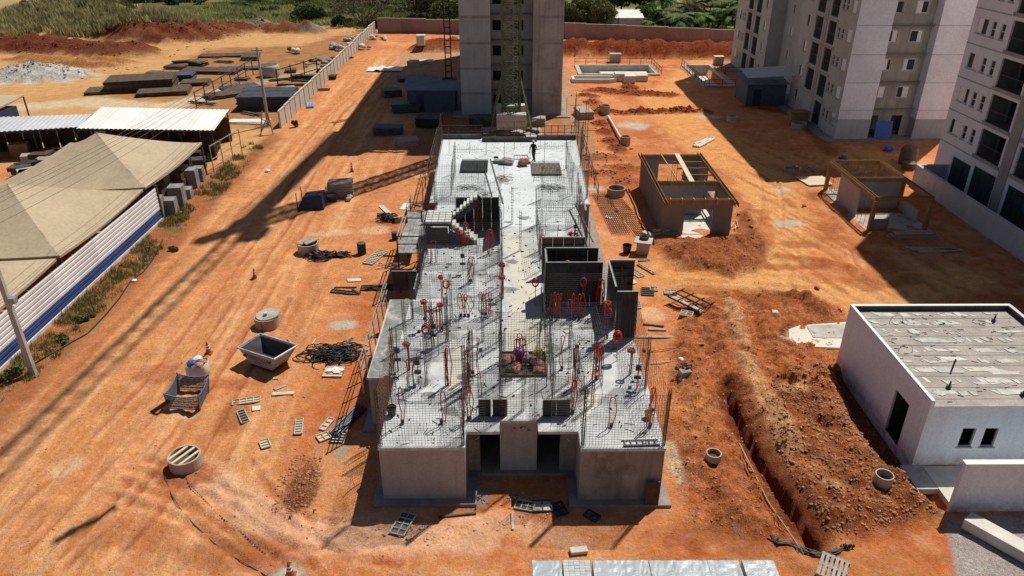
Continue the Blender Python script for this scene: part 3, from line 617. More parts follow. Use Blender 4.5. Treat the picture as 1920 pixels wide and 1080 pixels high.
# ---- tower behind
def ladder_rail(mb, o, u, L, z0, z1, n, w=.04):
    o = Vector(o); u = Vector(u)
    for z in (z0, (z0+z1)/2, z1): mb.bar(o+Z*z, o+u*L+Z*z, w)
    for i in range(n+1): mb.bar(o+u*(L*i/n)+Z*z0, o+u*(L*i/n)+Z*z1, w)
tw = thing('apartment_tower', 'tall unpainted grey concrete tower with dark window holes behind the crane', 'building', (.4, 84, 0))
NF = 12; TH = NF*FL-.6
def hull(root, x0, x1, y0, y1, H, mt, skip=()):
    for nm, a in (('south',((x0,x1,y0,y0))),): pass
bayL, bayR = (-5.2, -1.85), (2.75, 6.05)
for (a, b), mt in ((bayL, 'tower_wall'), (bayR, 'tower_wall_b')):
    for k in range(NF):
        z0, z1 = k*FL, min((k+1)*FL, TH)
        MB().box(a, b, 84, 86.2, z0, z1-.26).build('cast_panel', M[mt], tw, True)
        MB().box(a+.003, b-.003, 84.006, 86.2, z1-.26, z1).build('pour_joint', M['tower_joint'], tw, True)
ops = []
for k in range(NF):
    for c in ((.2, 1.17), (2.55, 3.6)): ops.append((c[0]+.0, c[1], k*FL+.95, k*FL+2.05))
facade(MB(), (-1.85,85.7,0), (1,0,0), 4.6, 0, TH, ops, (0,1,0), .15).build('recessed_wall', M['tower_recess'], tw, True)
for k in range(1, NF+1): MB().box(-1.846,2.746,85.25,85.697,k*FL-.12,k*FL-.02).build('floor_ledge', M['band'], tw, True)
m = MB()
for q in ((-5.2,86.2,-5.2,124),): m.quad((-5.2,86.2,0),(-5.2,124,0),(-5.2,124,TH),(-5.2,86.2,TH))
m.quad((6.05,86.2,0),(6.05,124,0),(6.05,124,TH),(6.05,86.2,TH)); m.quad((-5.2,124,0),(6.05,124,0),(6.05,124,TH),(-5.2,124,TH))
m.build('side_walls', M['tower_wall'], tw, True)
MB().box(-5.3,6.15,85.9,124.1,TH+.002,TH+.25).build('roof_slab', M['tower_wall'], tw, True)
m = MB()
for k in range(NF): m.quad((-5.1,86.3,k*FL+.01),(5.95,86.3,k*FL+.01),(5.95,123.9,k*FL+.01),(-5.1,123.9,k*FL+.01))
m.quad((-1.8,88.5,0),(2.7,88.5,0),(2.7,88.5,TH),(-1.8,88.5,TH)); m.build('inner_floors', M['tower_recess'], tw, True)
MB().prism([(-6.2,83.2),(7.0,83.2),(7.0,125),(-6.2,125)], -.2, .12).build('foundation_apron', M['apron'], tw, True)

# ---- two finished-looking blocks on the right
def window(root, o, u, inn, a, b, z0, z1, style, mt='aluminium'):
    m = MB(); t = .05; d0, d1 = .04, .10
    fbox(m,o,u,inn,a,b,z0,z0+t,d0,d1); fbox(m,o,u,inn,a,b,z1-t,z1,d0,d1); fbox(m,o,u,inn,a,a+t,z0+t,z1-t,d0,d1); fbox(m,o,u,inn,b-t,b,z0+t,z1-t,d0,d1)
    w_ = m.build('window', M[mt], root, True)
    mid = {0:(a+b)/2, 1:a+(b-a)*.35, 2:a+(b-a)*.65}[style % 3]
    if b-a > .7:
        lo, hi = ((a+t,mid),(mid,b-t)) if style % 2 == 0 else ((mid,b-t),(a+t,mid))
        m = MB(); fbox(m,o,u,inn,lo[0],lo[1],z0+t,z1-t,.05,.08); m.build('shutter', M['white_sheet'], w_, True)
        m = MB(); fbox(m,o,u,inn,hi[0]+.002,hi[1]-.002,z0+t,z1-t,.09,.095); m.build('pane', M['glass'], w_, True)
    else:
        m = MB(); zm = z0+(z1-z0)*.5; fbox(m,o,u,inn,a+t,b-t,z0+t,zm-.03,.085,.09); fbox(m,o,u,inn,a+t,b-t,zm+.03,z1-t,.085,.09); m.build('pane', M['glass'], w_, True)
        m = MB(); fbox(m,o,u,inn,a+t,b-t,zm-.03,zm+.03,.05,.08); m.build('transom', M[mt], w_, True)
    return w_
def sill(root, o, u, inn, a, b, z, mt): m = MB(); fbox(m,o,u,inn,a-.1,b+.1,z-.09,z,-.06,-.002); m.build('sill', M[mt], root, True)
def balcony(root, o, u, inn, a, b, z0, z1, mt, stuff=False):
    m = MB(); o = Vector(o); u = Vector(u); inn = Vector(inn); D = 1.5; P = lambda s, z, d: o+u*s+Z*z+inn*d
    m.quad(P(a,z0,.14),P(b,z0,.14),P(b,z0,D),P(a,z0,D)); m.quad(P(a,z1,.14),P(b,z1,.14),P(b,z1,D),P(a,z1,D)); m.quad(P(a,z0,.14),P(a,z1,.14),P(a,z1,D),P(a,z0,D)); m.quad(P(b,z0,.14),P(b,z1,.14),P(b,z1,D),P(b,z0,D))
    m.quad(P(a,z0,D),P(b,z0,D),P(b,z1,D),P(a,z1,D)); bl = m.build('balcony', M['balcony_shade'], root, True)
    m = MB(); w_ = (b-a); m.quad(P(a+w_*.1,z0+.02,D-.02),P(a+w_*.75,z0+.02,D-.02),P(a+w_*.75,z0+2.05,D-.02),P(a+w_*.1,z0+2.05,D-.02)); m.build('balcony_door', M['glass'], bl, True)
    m = MB(); n = int(w_/.14)
    for z in (z0+.12, z0+1.05): m.bar(P(a+.003,z,.07), P(b-.003,z,.07), .04)
    for i in range(1, n): m.bar(P(a+w_*i/n,z0+.12,.07), P(a+w_*i/n,z0+1.05,.07), .016, caps=False)
    m.build('railing', M['steel'], bl, True); return bl

b1 = thing('apartment_block', 'grey and white primed apartment block beyond the half-built timber-framed huts', 'building', (33.3, 74.5, 0))
X0, Y0, NF1 = 33.3, 74.5, 10; H1 = NF1*FL+.6
U, I = (0,1,0), (1,0,0)
opsA = []; lay = []   # near wing, along y from the corner
for k in range(NF1):
    z = k*FL+.35
    opsA += [(.7,1.9,z+.95,z+2.1),(2.55,3.1,z+1.0,z+2.0),(3.5,4.05,z+1.0,z+2.0)]+([(4.6,6.6,z+.05,z+2.35),(8.1,10.2,z+.05,z+2.35)] if k else [(4.6,6.6,z-.2,z+2.2)])+[(11.6,12.6,z+.95,z+2.1)]
facade(MB(), (X0,Y0,0), U, 14.3, 0, H1, opsA, I).build('long_wall', M['prime_grey'], b1, True)
opsB = []
for k in range(NF1):
    z = k*FL+.35; opsB += [(1.2,1.9,z+.95,z+2.0),(2.5,3.9,z+.95,z+2.1),(7.6,8.3,z+.95,z+2.0)]
CO = (X0+1.9, Y0+14.3, 0)
facade(MB(), CO, U, 10.6, 0, H1, opsB, I).build('core_wall', M['prime_grey'], b1, True)
opsC = []
for k in range(NF1):
    z = k*FL+.35; opsC += [(1.5,2.3,z+.95,z+2.1),(4.0,6.1,z+.05,z+2.35),(7.6,9.7,z+.05,z+2.35),(10.5,11.05,z+1,z+2),(11.5,12.05,z+1,z+2),(12.6,13.8,z+.95,z+2.1)]
FO = (X0, Y0+24.9, 0)
facade(MB(), FO, U, 15, 0, H1, opsC, I).build('long_wall', M['prime_grey'], b1, True)
m = MB(); y = Y0+14.3
m.quad((X0,y,0),(X0+1.9,y,0),(X0+1.9,y,H1),(X0,y,H1)); m.quad((X0,y+10.6,0),(X0+1.9,y+10.6,0),(X0+1.9,y+10.6,H1),(X0,y+10.6,H1)); m.build('return_wall', M['prime_grey'], b1, True)
for k in range(NF1):
    vis = k < 7
    for orig, ops_ in (((X0,Y0,0),opsA),(CO,opsB),(FO,opsC)):
        for q in ops_:
            if not (k*FL <= q[2] < (k+1)*FL): continue
            if q[3]-q[2] > 2: balcony(b1, orig, U, I, *q, 'prime_grey')
            else:
                if vis: window(b1, orig, U, I, *q, int(q[0]*3+k*2) % 6)
                if vis: sill(b1, orig, U, I, q[0], q[1], q[2], 'render_grey')
    z = (k+1)*FL
    for (ya, yb) in ((Y0+4.2, Y0+10.6), (Y0+28.6, Y0+35)): MB().box(X0-.06, X0-.003, ya, yb, z-.02, z+.2).build('balcony_band', M['render_grey'], b1, True)
    for yy in (Y0+7.35, Y0+31.8):
        MB().box(X0-.05, X0-.004, yy-.35, yy+.35, k*FL+.2+.003, z-.023).build('pier', M['render_grey'], b1, True)
# gable end with two bays and a recessed window column
EW = [(X0, X0+3.4), (X0+7.9, X0+11.3)]
for a, b in EW:
    MB().box(a+.003, b-.003, Y0, Y0+1.6, 0, 2.1).build('gable_plinth', M['plinth'], b1, True)
    for k in range(NF1):
        z0 = 2.102 if k == 0 else k*FL+.35; z1 = (k+1)*FL+.29 if k < NF1-1 else H1
        MB().box(a+.003, b-.003, Y0-.0, Y0+1.6, z0, z1).build('gable_panel', M['prime_white'], b1, True)
        if k < NF1-1: MB().box(a+.01, b-.01, Y0+.012, Y0+1.6, z1+.001, z1+.058).build('gable_joint', M['plinth'], b1, True)
opsE = [(.25,1.25,0,2.2),(2.6,3.7,0,2.2)]
for k in range(1, NF1): z = k*FL+.35; opsE += [(.35,1.3,z+.95,z+2.05),(2.55,3.7,z+.95,z+2.05)]
EO = (X0+3.4, Y0+1.2, 0); EU, EI = (1,0,0), (0,1,0)
facade(MB(), EO, EU, 4.5, 0, H1, opsE, EI).build('recessed_wall', M['render_tan'], b1, True)
for k in range(1, NF1):
    z = k*FL+.35
    for i, (a, b) in enumerate(((.35,1.3),(2.55,3.7))):
        if k < 7:
            window(b1, EO, EU, EI, a, b, z+.95, z+2.05, k+i*2, 'white_sheet')
            m = MB(); fbox(m,EO,EU,EI,a-.12,a-.002,z+.85,z+2.18,-.04,-.002); fbox(m,EO,EU,EI,b+.002,b+.12,z+.85,z+2.18,-.04,-.002); fbox(m,EO,EU,EI,a-.002,b+.002,z+.83,z+.94,-.06,-.002); fbox(m,EO,EU,EI,a-.002,b+.002,z+2.055,z+2.18,-.04,-.002); m.build('window_surround', M['plinth'], b1, True)
    m = MB(); fbox(m,EO,EU,EI,.003,4.497,k*FL+.1,k*FL+.2,-.35,-.003); m.build('floor_ledge', M['band'], b1, True)
m = MB(); m.quad((X0+11.3,Y0+1.6,0),(X0+11.3,Y0+40,0),(X0+11.3,Y0+40,H1),(X0+11.3,Y0+1.6,H1)); m.quad((X0,Y0+39.9,0),(X0+11.3,Y0+39.9,0),(X0+11.3,Y0+39.9,H1),(X0,Y0+39.9,H1)); m.build('rear_walls', M['prime_grey'], b1, True)
MB().box(X0, X0+11.3, Y0+1.62, Y0+39.8, H1+.002, H1+.2).build('roof_slab', M['plinth'], b1, True)
m = MB()
for k in range(NF1+1): m.quad((X0+2,Y0+1.7,k*FL+.3),(X0+11.2,Y0+1.7,k*FL+.3),(X0+11.2,Y0+39.7,k*FL+.3),(X0+2,Y0+39.7,k*FL+.3))
m.quad((X0+4,Y0+1.7,0),(X0+4,Y0+39,0),(X0+4,Y0+39,H1),(X0+4,Y0+1.7,H1)); m.quad((X0+3.4,Y0+3,0),(X0+7.9,Y0+3,0),(X0+7.9,Y0+3,H1),(X0+3.4,Y0+3,H1)); m.build('inner_floors', M['plinth'], b1, True)
MB().box(X0-1.2, X0+12, Y0-.8, Y0+41, -.2, .1).build('foundation_apron', M['apron'], b1, True)

b2 = thing('apartment_block', 'white primed apartment block with glazed balconies behind the pale retaining wall', 'building', (37.6, 63.3, 0))
X2, Y2, NF2 = 37.6, 63.3, 12; H2 = NF2*FL+.9
U2, I2 = (0,-1,0), (1,0,0)
ops2 = []
ZB = .75
for k in range(NF2):
    z = k*FL+ZB
    for off in (0, 17.5):
        if k == 0: ops2 += [(off+2.5,off+5.2,.3,2.6),(off+5.6,off+8.6,.2,2.8),(off+10.2,off+13.4,.3,2.8)]
        else: ops2 += [(off+.8,off+2.2,z+.75,z+1.95),(off+2.75,off+3.3,z+.75,z+1.9),(off+3.95,off+4.5,z+.75,z+1.9),(off+5.2,off+8.4,z+.05,z+2.3),(off+10.2,off+13.2,z+.05,z+2.3)]
facade(MB(), (X2,Y2,0), U2, 40, 0, H2, ops2, I2).build('long_wall', M['prime_white'], b2, True)
for k in range(NF2):
    for q in ops2:
        if not (k*FL+ZB*(k > 0) <= q[2] < (k+1)*FL+ZB) or (k == 0 and q[2] > 1): continue
        if q[0] > 18: continue
        if k == 0:
            m = MB(); fbox(m,(X2,Y2,0),U2,I2,q[0],q[1],q[2],q[3],.1,.11); gpn = m.build('glazing', M['glass_teal'], b2, True)
            m = MB(); n = 4
            for i in range(n+1): s_ = q[0]+(q[1]-q[0])*i/n; fbox(m,(X2,Y2,0),U2,I2,s_-.03,s_+.03,q[2],q[3],.06,.098)
            m.build('mullion', M['steel'], gpn, True)
        elif q[3]-q[2] > 2.2: balcony(b2, (X2,Y2,0), U2, I2, *q, 'prime_white')
        elif k < 8: window(b2, (X2,Y2,0), U2, I2, *q, k % 4); sill(b2, (X2,Y2,0), U2, I2, q[0], q[1], q[2], 'prime_grey')
    z = (k+1)*FL+ZB
    for a, b in ((.003,4.8),(17.5,22.3)): m = MB(); fbox(m,(X2,Y2,0),U2,I2,a,b,z-.16,z-.06,-.02,-.003); m.build('floor_band', M['plinth'], b2, True)
    for a, b in ((5.0,8.6),(10.0,13.4)): m = MB(); fbox(m,(X2,Y2,0),U2,I2,a,b,z-.12,z+.16,-.09,-.003); m.build('balcony_band', M['render_grey'], b2, True)
for a, b in ((8.75,9.85),(13.6,15)): m = MB(); fbox(m,(X2,Y2,0),U2,I2,a,b,0,H2,-.07,-.003); m.build('pier', M['render_grey'], b2, True)
m = MB(); m.quad((X2,Y2,0),(X2+11.3,Y2,0),(X2+11.3,Y2,H2),(X2,Y2,H2)); m.quad((X2+11.3,Y2,0),(X2+11.3,Y2-40,0),(X2+11.3,Y2-40,H2),(X2+11.3,Y2,H2)); m.quad((X2,Y2-40,0),(X2+11.3,Y2-40,0),(X2+11.3,Y2-40,H2),(X2,Y2-40,H2)); m.build('end_walls', M['prime_white'], b2, True)
MB().box(X2,X2+11.3,Y2-40,Y2,H2+.002,H2+.2).build('roof_slab', M['plinth'], b2, True)
m = MB()
for k in range(1, NF2+1): m.quad((X2+1.7,Y2-39.8,k*FL+.3),(X2+11.2,Y2-39.8,k*FL+.3),(X2+11.2,Y2-.2,k*FL+.3),(X2+1.7,Y2-.2,k*FL+.3))
m.quad((X2+3,Y2-39.8,0),(X2+3,Y2-.2,0),(X2+3,Y2-.2,H2),(X2+3,Y2-39.8,H2)); m.build('inner_floors', M['plinth'], b2, True)

# ---- retaining wall in front of that block
rw = thing('retaining_wall', 'pale rendered retaining wall in front of the white apartment block', 'wall', (35, 50, 0))
for i in range(6):
    y1 = 61.2-i*4.4; MB().box(34.85, 35.15, y1-4.39, y1, -.3, 1.75).build('wall_panel', M['ret_wall'], rw, True)
MB().box(35.153, 37.5, 60.95, 61.2, -.3, 1.75).build('return_wall', M['ret_wall'], rw, True)

# ---- white flat-roofed hut front right
hs = thing('white_hut', 'white painted flat-roofed hut with a mortar-smeared roof and black parapet', 'building', (17.5, 25.1, 0))
hx0, hx1, hy0, hy1, hz = 17.5, 25.7, 25.1, 33.4, 3.4
opsF = [(1.69,2.27,1.02,2.0),(2.65,3.23,1.02,2.0)]
facade(MB(), (hx0,hy0,0), (1,0,0), hx1-hx0, -.6, hz-.28, opsF, (0,1,0), .17).build('front_wall', M['white_paint'], hs, True)
opsD = [(1.35,2.6,-.05,2.2)]
facade(MB(), (hx0,hy0,0), (0,1,0), hy1-hy0, -.6, hz, opsD, (1,0,0), .17).build('side_wall', M['white_paint'], hs, True)
m = MB(); m.quad((hx1,hy0,-.6),(hx1,hy1,-.6),(hx1,hy1,hz),(hx1,hy0,hz)); m.quad((hx0,hy1,-.6),(hx1,hy1,-.6),(hx1,hy1,hz),(hx0,hy1,hz)); m.build('rear_walls', M['white_paint'], hs, True)
MB().box(hx0+.003,hx0+.16,hy0+.003,hy1-.2,hz-.32,hz-.001).build('parapet', M['white_paint'], hs, True)
MB().box(hx0+.003,hx1-.003,hy1-.2,hy1-.003,hz-.6,hz-.001).build('parapet', M['form_black'], hs, True)
MB().box(hx1-.2,hx1-.003,hy0+.2,hy1-.203,hz-.6,hz-.001).build('parapet', M['form_black'], hs, True)
for q in ((hx0,hx1,hy1-.17,hy1+.01),(hx1-.17,hx1+.01,hy0,hy1-.172)): MB().box(*q,hz,hz+.025).build('coping', M['white_sheet'], hs, True)
MB().box(hx0+.005,hx0+.15,hy0+.005,hy1-.18,hz,hz+.02).build('coping', M['white_sheet'], hs, True)
MB().box(hx0+.163,hx1-.203,hy0+.004,hy1-.203,hz-.42,hz-.27).build('roof_deck', M['roof_mortar'], hs, True)
rr = random.Random(5); m = MB(); yy = hy0+.5
for i in range(9):   # shallow ribs where the roof boards show through
    y = hy0+.55+i*.85; m.box(hx0+.2,hx1-.25,y-.035,y+.035,hz-.269,hz-.255)
m.build('roof_ribs', M['roof_mortar'], hs, True)
for i in range(130):
    x = rr.uniform(hx0+.5,hx1-1.4); row = rr.randrange(9); y = hy0+.6+row*.85+rr.uniform(.08,.3); L_ = rr.choice([.12,.15,.2,.2,.3,.4,.9,1.2])*rr.uniform(.8,1.2); wd = rr.uniform(.12,.42); k = rr.uniform(-.12,.12)
    sk_ = rr.uniform(.1,.35); P = [(x+rr.uniform(0,.05)*L_,y+rr.uniform(-.03,.03)),(x+L_*rr.uniform(.4,.6),y+rr.uniform(-.03,.05)),(x+L_,y+rr.uniform(-.02,.06)),(x+L_-sk_*rr.uniform(.3,1),y+wd*rr.uniform(.8,1.1)),(x+L_*.5-sk_*.5,y+wd*rr.uniform(.7,1.15)),(x-sk_*rr.uniform(.2,1),y+wd*rr.uniform(.8,1.1))]
    MB().prism(P, hz-.268, hz-.262+.0011*(i % 23)).build('slip_patch', M['roof_slip' if rr.random() < .65 else 'concrete_pale'], hs, True)
m = MB()
for i in range(120):
    x, y = rr.uniform(hx0+.3,hx1-.4), rr.uniform(hy0+.2,hy1-.4); m.obox((x,y,hz-.258),(rr.uniform(.04,.3),rr.uniform(.015,.05),.03),rr.uniform(-.6,.6))
tag(m.build('roof_crumbs', M['form_grey'], hs, True), kind='stuff')
for px, py in ((1680,595),(1697,650)):
    x, y = G(px, py+10, hz-.27); m = MB(); m.tube([(x+.28*math.cos(t)*1.2-.0, y, hz-.27+.42*math.sin(t)) for t in [math.pi*j/10 for j in range(11)]], .014, 5); m.build('lifting_hoop', M['steel_pale'], hs, True)
for px, py, hh in ((1778,728,.35),(1862,604,.4),(1784,695,.6),(1917,742,.45)):
    x, y = G(px, py, hz-.27); m = MB(); m.tube([(x,y,hz-.27),(x+.03,y,hz-.27+hh)],.04,7); 
    if hh < .5: m.tube([(x,y,hz-.27),(x,y,hz-.12)],.1,8)
    m.build('vent_pipe', M['black_plastic'], hs, True)
m = MB(); m.quad((hx0+3,hy0+.3,-.3),(hx0+3,hy1,-.3),(hx0+3,hy1,3),(hx0+3,hy0+.3,3)); m.quad((hx0,hy0+2.4,-.3),(hx1,hy0+2.4,-.3),(hx1,hy0+2.4,3),(hx0,hy0+2.4,3)); m.quad((hx0,hy0,-.03),(hx1,hy0,-.03),(hx1,hy1,-.03),(hx0,hy1,-.03)); m.build('inner_shade_walls', M['dark'], hs, True)  # near-black planes paint the darkness behind the hut's openings
MB().box(hx0-.5,hx1,hy0-1.5,hy0-.003,-.25,.03).build('doorstep_slab', M['concrete'], hs, True)
for a, b in ((1.69,2.27),(2.65,3.23)):
    m = MB(); fo = ((hx0,hy0,0),(1,0,0),(0,1,0))
    for q in ((a,b,1.02,1.06),(a,b,1.96,2.0),(a,a+.04,1.06,1.96),(b-.04,b,1.06,1.96)): fbox(m,*fo,*q,.1,.15)
    wf_ = m.build('window_frame', M['steel'], hs, True); m = MB(); fbox(m,*fo,a-.06,b+.06,.97,1.017,-.05,.1); m.build('sill', M['concrete'], wf_, True)
m = MB(); fo = ((hx0,hy0,0),(0,1,0),(1,0,0))
for q in ((1.35,1.4,0,2.2),(2.55,2.6,0,2.2),(1.4,2.55,2.15,2.2)): fbox(m,*fo,*q,.09,.15)
m.build('door_frame', M['timber_form'], hs, True)
# free wall and loose beam
fw = thing('garden_wall', 'free-standing white painted wall in front of the white hut', 'wall', (19.5, 22.6, 0))
MB().box(17.7,26,22.35,22.55,-.2,2.4).build('wall_panel', M['white_paint'], fw, True); MB().box(17.66,26,22.31,22.59,2.402,2.46).build('coping', M['white_sheet'], fw, True)
MB().box(17.9,26,22.552,25.0,-.2,.05).build('paved_strip', M['concrete_pale'], fw, True)
bm_ = thing('concrete_beam', 'cream precast beam lying on the gravel beside the free white wall', 'beam', (*G(1895,1020,.3), .0), R(-52))
MB().box(-1.6,1.6,-.34,.34,.05,.52).build('beam_body', M['concrete_pale'], bm_, bevel=.03); MB().box(-1.2,-1.0,-.4,.4,-.02,.048).build('bearer', M['timber'], bm_); MB().box(1.0,1.2,-.4,.4,-.02,.048).build('bearer', M['timber'], bm_)

# ---- two unfinished single-storey huts
def boardform(root, p, q, w, z0, z1, mt='timber_form', cl=0):
    """ring-beam board form along p-q with clamps"""
    p, q = Vector((*p, 0)), Vector((*q, 0)); m = MB(); zc = (z0+z1)/2; d = (q-p).normalized(); s_ = Vector((-d.y, d.x, 0))
    for k in (-1, 1): m.bar(p+s_*(k*w/2)+Z*zc, q+s_*(k*w/2)+Z*zc, .03, z1-z0)
    b = m.build('beam_form', M[mt], root, True)
    if cl:
        n = max(2, int((q-p).length/cl)); m = MB()
        for i in range(n):
            c = p+(q-p)*((i+.5)/n)
            m.bar(c-s_*(w/2+.06)+Z*(z0-.06), c-s_*(w/2+.06)+Z*(z1+.03), .05); m.bar(c+s_*(w/2+.06)+Z*(z0-.06), c+s_*(w/2+.06)+Z*(z1+.03), .05); m.bar(c-s_*(w/2+.06)+Z*(z1+.03), c+s_*(w/2+.06)+Z*(z1+.03), .04)
        m.build('clamp', M['timber'], b, True)
    return b
h1 = thing('unfinished_hut', 'roofless brown rendered hut with a pale plank laid across its walls', 'building', (11.2, 50.2, 0))
ux0, ux1, uy0, uy1, uz = 11.2, 16.2, 50.2, 60.6, 2.5
t_ = .17
facade(MB(), (ux0,uy0,0), (1,0,0), ux1-ux0, -.2, uz, [(1.55,3.6,-.02,2.0)], (0,1,0), t_).build('front_wall', M['render_brown'], h1, True)
m = MB(); m.box(ux0,ux0+t_,uy0+.002,uy1,-.2,uz); m.build('side_wall', M['render_brown'], h1, True)
m = MB(); m.box(ux1-t_,ux1,uy0+.002,54.2,-.2,uz); m.box(ux1-t_,ux1,57.8,uy1,-.2,uz); m.box(ux1-t_,ux1,54.2,57.8,-.2,1.0); m.build('side_wall', M['render_brown'], h1, True)
m = MB(); m.box(ux0+t_,ux0+1.5,uy1-t_,uy1,-.2,uz); m.box(ux0+3.6,ux1-t_,uy1-t_,uy1,-.2,uz); m.box(ux0+1.5,ux0+3.6,uy1-t_,uy1,2.05,uz); m.build('rear_wall', M['render_brown'], h1, True)
facade(MB(), (ux0+t_,54.0,0), (1,0,0), ux1-ux0-2*t_, -.2, uz, [(3.6,4.5,-.02,2.0)], (0,1,0), .12).build('cross_wall', M['render_grey'], h1, True)
MB().box(ux0+t_,ux1-t_,uy0+.1,uy1-t_,-.2,.04).build('floor', M['concrete_pale'], h1, True)
MB().box(ux0+1.4,ux0+3.7,uy0-1.0,uy0-.05,-.2,.05).build('doorstep_slab', M['concrete_pale'], h1, True)
for p, q, c in (((ux0,uy0),(ux1,uy0),.75),((ux0,54.0),(ux1,54.0),.8),((ux0,uy1),(ux1,uy1),0),((ux0,uy0-.8),(ux0,uy1+.8),0),((ux1,uy0-.8),(ux1,uy1+.8),0)):
    boardform(h1, p, q, .24, uz, uz+.3, cl=c)
MB().bar((ux0+2.75,53.8,uz+.33),(ux0+3.0,60.8,uz+.33),.38,.05).build('plank', M['plank_pale'], h1, True)
for i, x in enumerate((ux0+1.75,)): MB().bar((x,54,uz+.33),(x-.1,60.6,uz+.33),.07,.06).build('batten', M['timber'], h1, True)
for y in (56,57.6,59.2): MB().bar((ux0+2.4,y,uz+.1),(ux1,y,uz+.1),.08,.12).build('joist', M['timber_form'], h1, True)
for x, y, hh in ((12.6,55.0,4.4),(12.85,54.4,4.2),(13.3,54.3,3.1),(13.7,54.3,2.9),(14.9,54.3,3.2),(15.2,54.3,3.1),(12.2,54.4,3.0),(12.05,58,2),(13.6,58.4,3)):
    MB().tube([(x,y,0),(x+.02,y,hh)],.018,5).build('starter_bar', M['rust'], h1, True)
h2 = thing('unfinished_hut', 'timber-framed open hut shell half in the shade of the white block', 'building', (26.7, 51, 0))
vx0, vx1, vy0, vy1, vz = 26.8, 30.9, 51.0, 59.6, 2.3
for x, y in ((vx0,vy0),(vx1,vy0),(vx0,vy1),(vx1,vy1),(vx1,55.3)): MB().box(x-.13,x+.13,y-.13,y+.13,-.3,vz).build('post_form', M['timber_form'], h2, True)
MB().box(vx0-.06,vx0+.06,53.6,57.2,-.2,vz).build('side_wall', M['render_grey'], h2, True)
MB().box(vx0+.2,vx1-.2,55.24,55.36,-.2,vz).build('cross_wall', M['render_grey'], h2, True)
MB().box(vx1-.06,vx1+.06,52.4,55.1,-.2,1.0).build('side_wall', M['render_grey'], h2, True); MB().box(vx1-.06,vx1+.06,55.45,57.4,-.2,vz).build('side_wall', M['render_brown'], h2, True); MB().box(vx0+.15,vx0+1.3,vy0-.06,vy0+.06,-.2,.9).build('front_wall', M['render_brown'], h2, True)
MB().box(vx0-.3,vx1+.4,vy0-.4,vy1+.2,-.3,.05).build('floor', M['concrete'], h2, True)
for p, q in (((vx0,vy0),(vx1,vy0)),((vx0,vy1),(vx1,vy1)),((vx0,vy0),(vx0,vy1)),((vx1,vy0),(vx1,vy1)),((vx0,55.3),(vx1,55.3))): boardform(h2, p, q, .22, vz+.002, vz+.32)
for (a, b, n, ax) in ((51.4,53.2,4,0),(57.6,59.2,5,0),(27.3,30.4,6,1)):
    for i in range(n):
        s_ = a+(b-a)*i/(n-1); p = (vx0, s_) if ax == 0 else (s_, vy1); MB().tube([(p[0],p[1],0),(p[0],p[1],2.7)],.016,5).build('starter_bar', M['rust'], h2, True)
for z in (.4,.8,1.2,1.6): MB().bar((vx0,57.5,z),(vx0,59.3,z),.02).build('tie_bar', M['rust'], h2, True)
lp = thing('plank_stack', 'stack of long boards in shade before the timber-framed hut shell', 'planks', (*G(1710,445), 0))
for i in range(5): MB().obox((.1*(i % 2),.0,.06+.075*i),(3.6-.2*i,.55,.07),R(-1+i*.7)).build('plank', M['timber_form' if i % 2 else 'plank_grey'], lp)
lq = thing('plank_stack', 'thin pale boards lying on shaded earth near the retaining wall', 'planks', (*G(1740,466), 0))
for i in range(3): MB().obox((.3*i,-.25*i,.05),(3.2,.3,.05),R(-3+4*i)).build('plank', M['plank_grey'], lq)
# ------------------------------------------------------------------ boundary walls
pw = thing('boundary_wall', 'pale precast panel wall running back along the haul road', 'wall', (-24.4, 79.3, 0))
nP = 30; dy = (144.2-79.3)/nP
for i in range(nP):
    y = 79.3+i*dy; st = .1*((i//3) % 2); b = gz(-24.4, y+1)
    hgt = 1.85+st+.12*vnoise(np.array([i*.7]), np.array([.3]), 3)[0]
    p = MB().box(-24.44,-24.36,y+.1,y+dy-.04,b-.3,b+hgt).build('wall_panel', M['precast'], pw, True)
    MB().box(-24.5,-24.3,y-.06,y+.097,b-.3,b+hgt+.02).build('post', M['precast'], pw, True)
    MB().box(-24.5,-24.3,y+.1,y+dy-.063,b+hgt+.002,b+hgt+.07).build('coping', M['precast'], pw, True)
def blockwall(label, a, b, n, hgt, drop, name='boundary_wall'):
    a, b = Vector((*a, 0)), Vector((*b, 0)); r = thing(name, label, 'wall', tuple((a+b)/2)); d = (b-a).normalized()
    for i in range(n):
        p, q = a+(b-a)*(i/n), a+(b-a)*((i+1)/n); h_ = hgt-drop*(i//2)
        MB().bar(p+Z*(h_/2-.2), q-d*.08+Z*(h_/2-.2), .2, h_+.4).build('wall_panel', M['block_wall'], r, True)
        MB().bar(q-d*.078+Z*(h_/2-.2), q-d*.002+Z*(h_/2-.2), .26, h_+.44).build('pilaster', M['band'], r, True)
        MB().bar(p+Z*(h_+.03), q-d*.08+Z*(h_+.03), .24, .056).build('coping', M['precast'], r, True)
    return r
blockwall('reddish block boundary wall left of the tower at the back of the site', (-23.9,144.3), (-5.8,142.2), 4, 2.5, .12)
blockwall('reddish stepped block boundary wall right of the tower in front of the palms', (6.6,137.9), (41.5,131.3), 10, 2.6, .1)

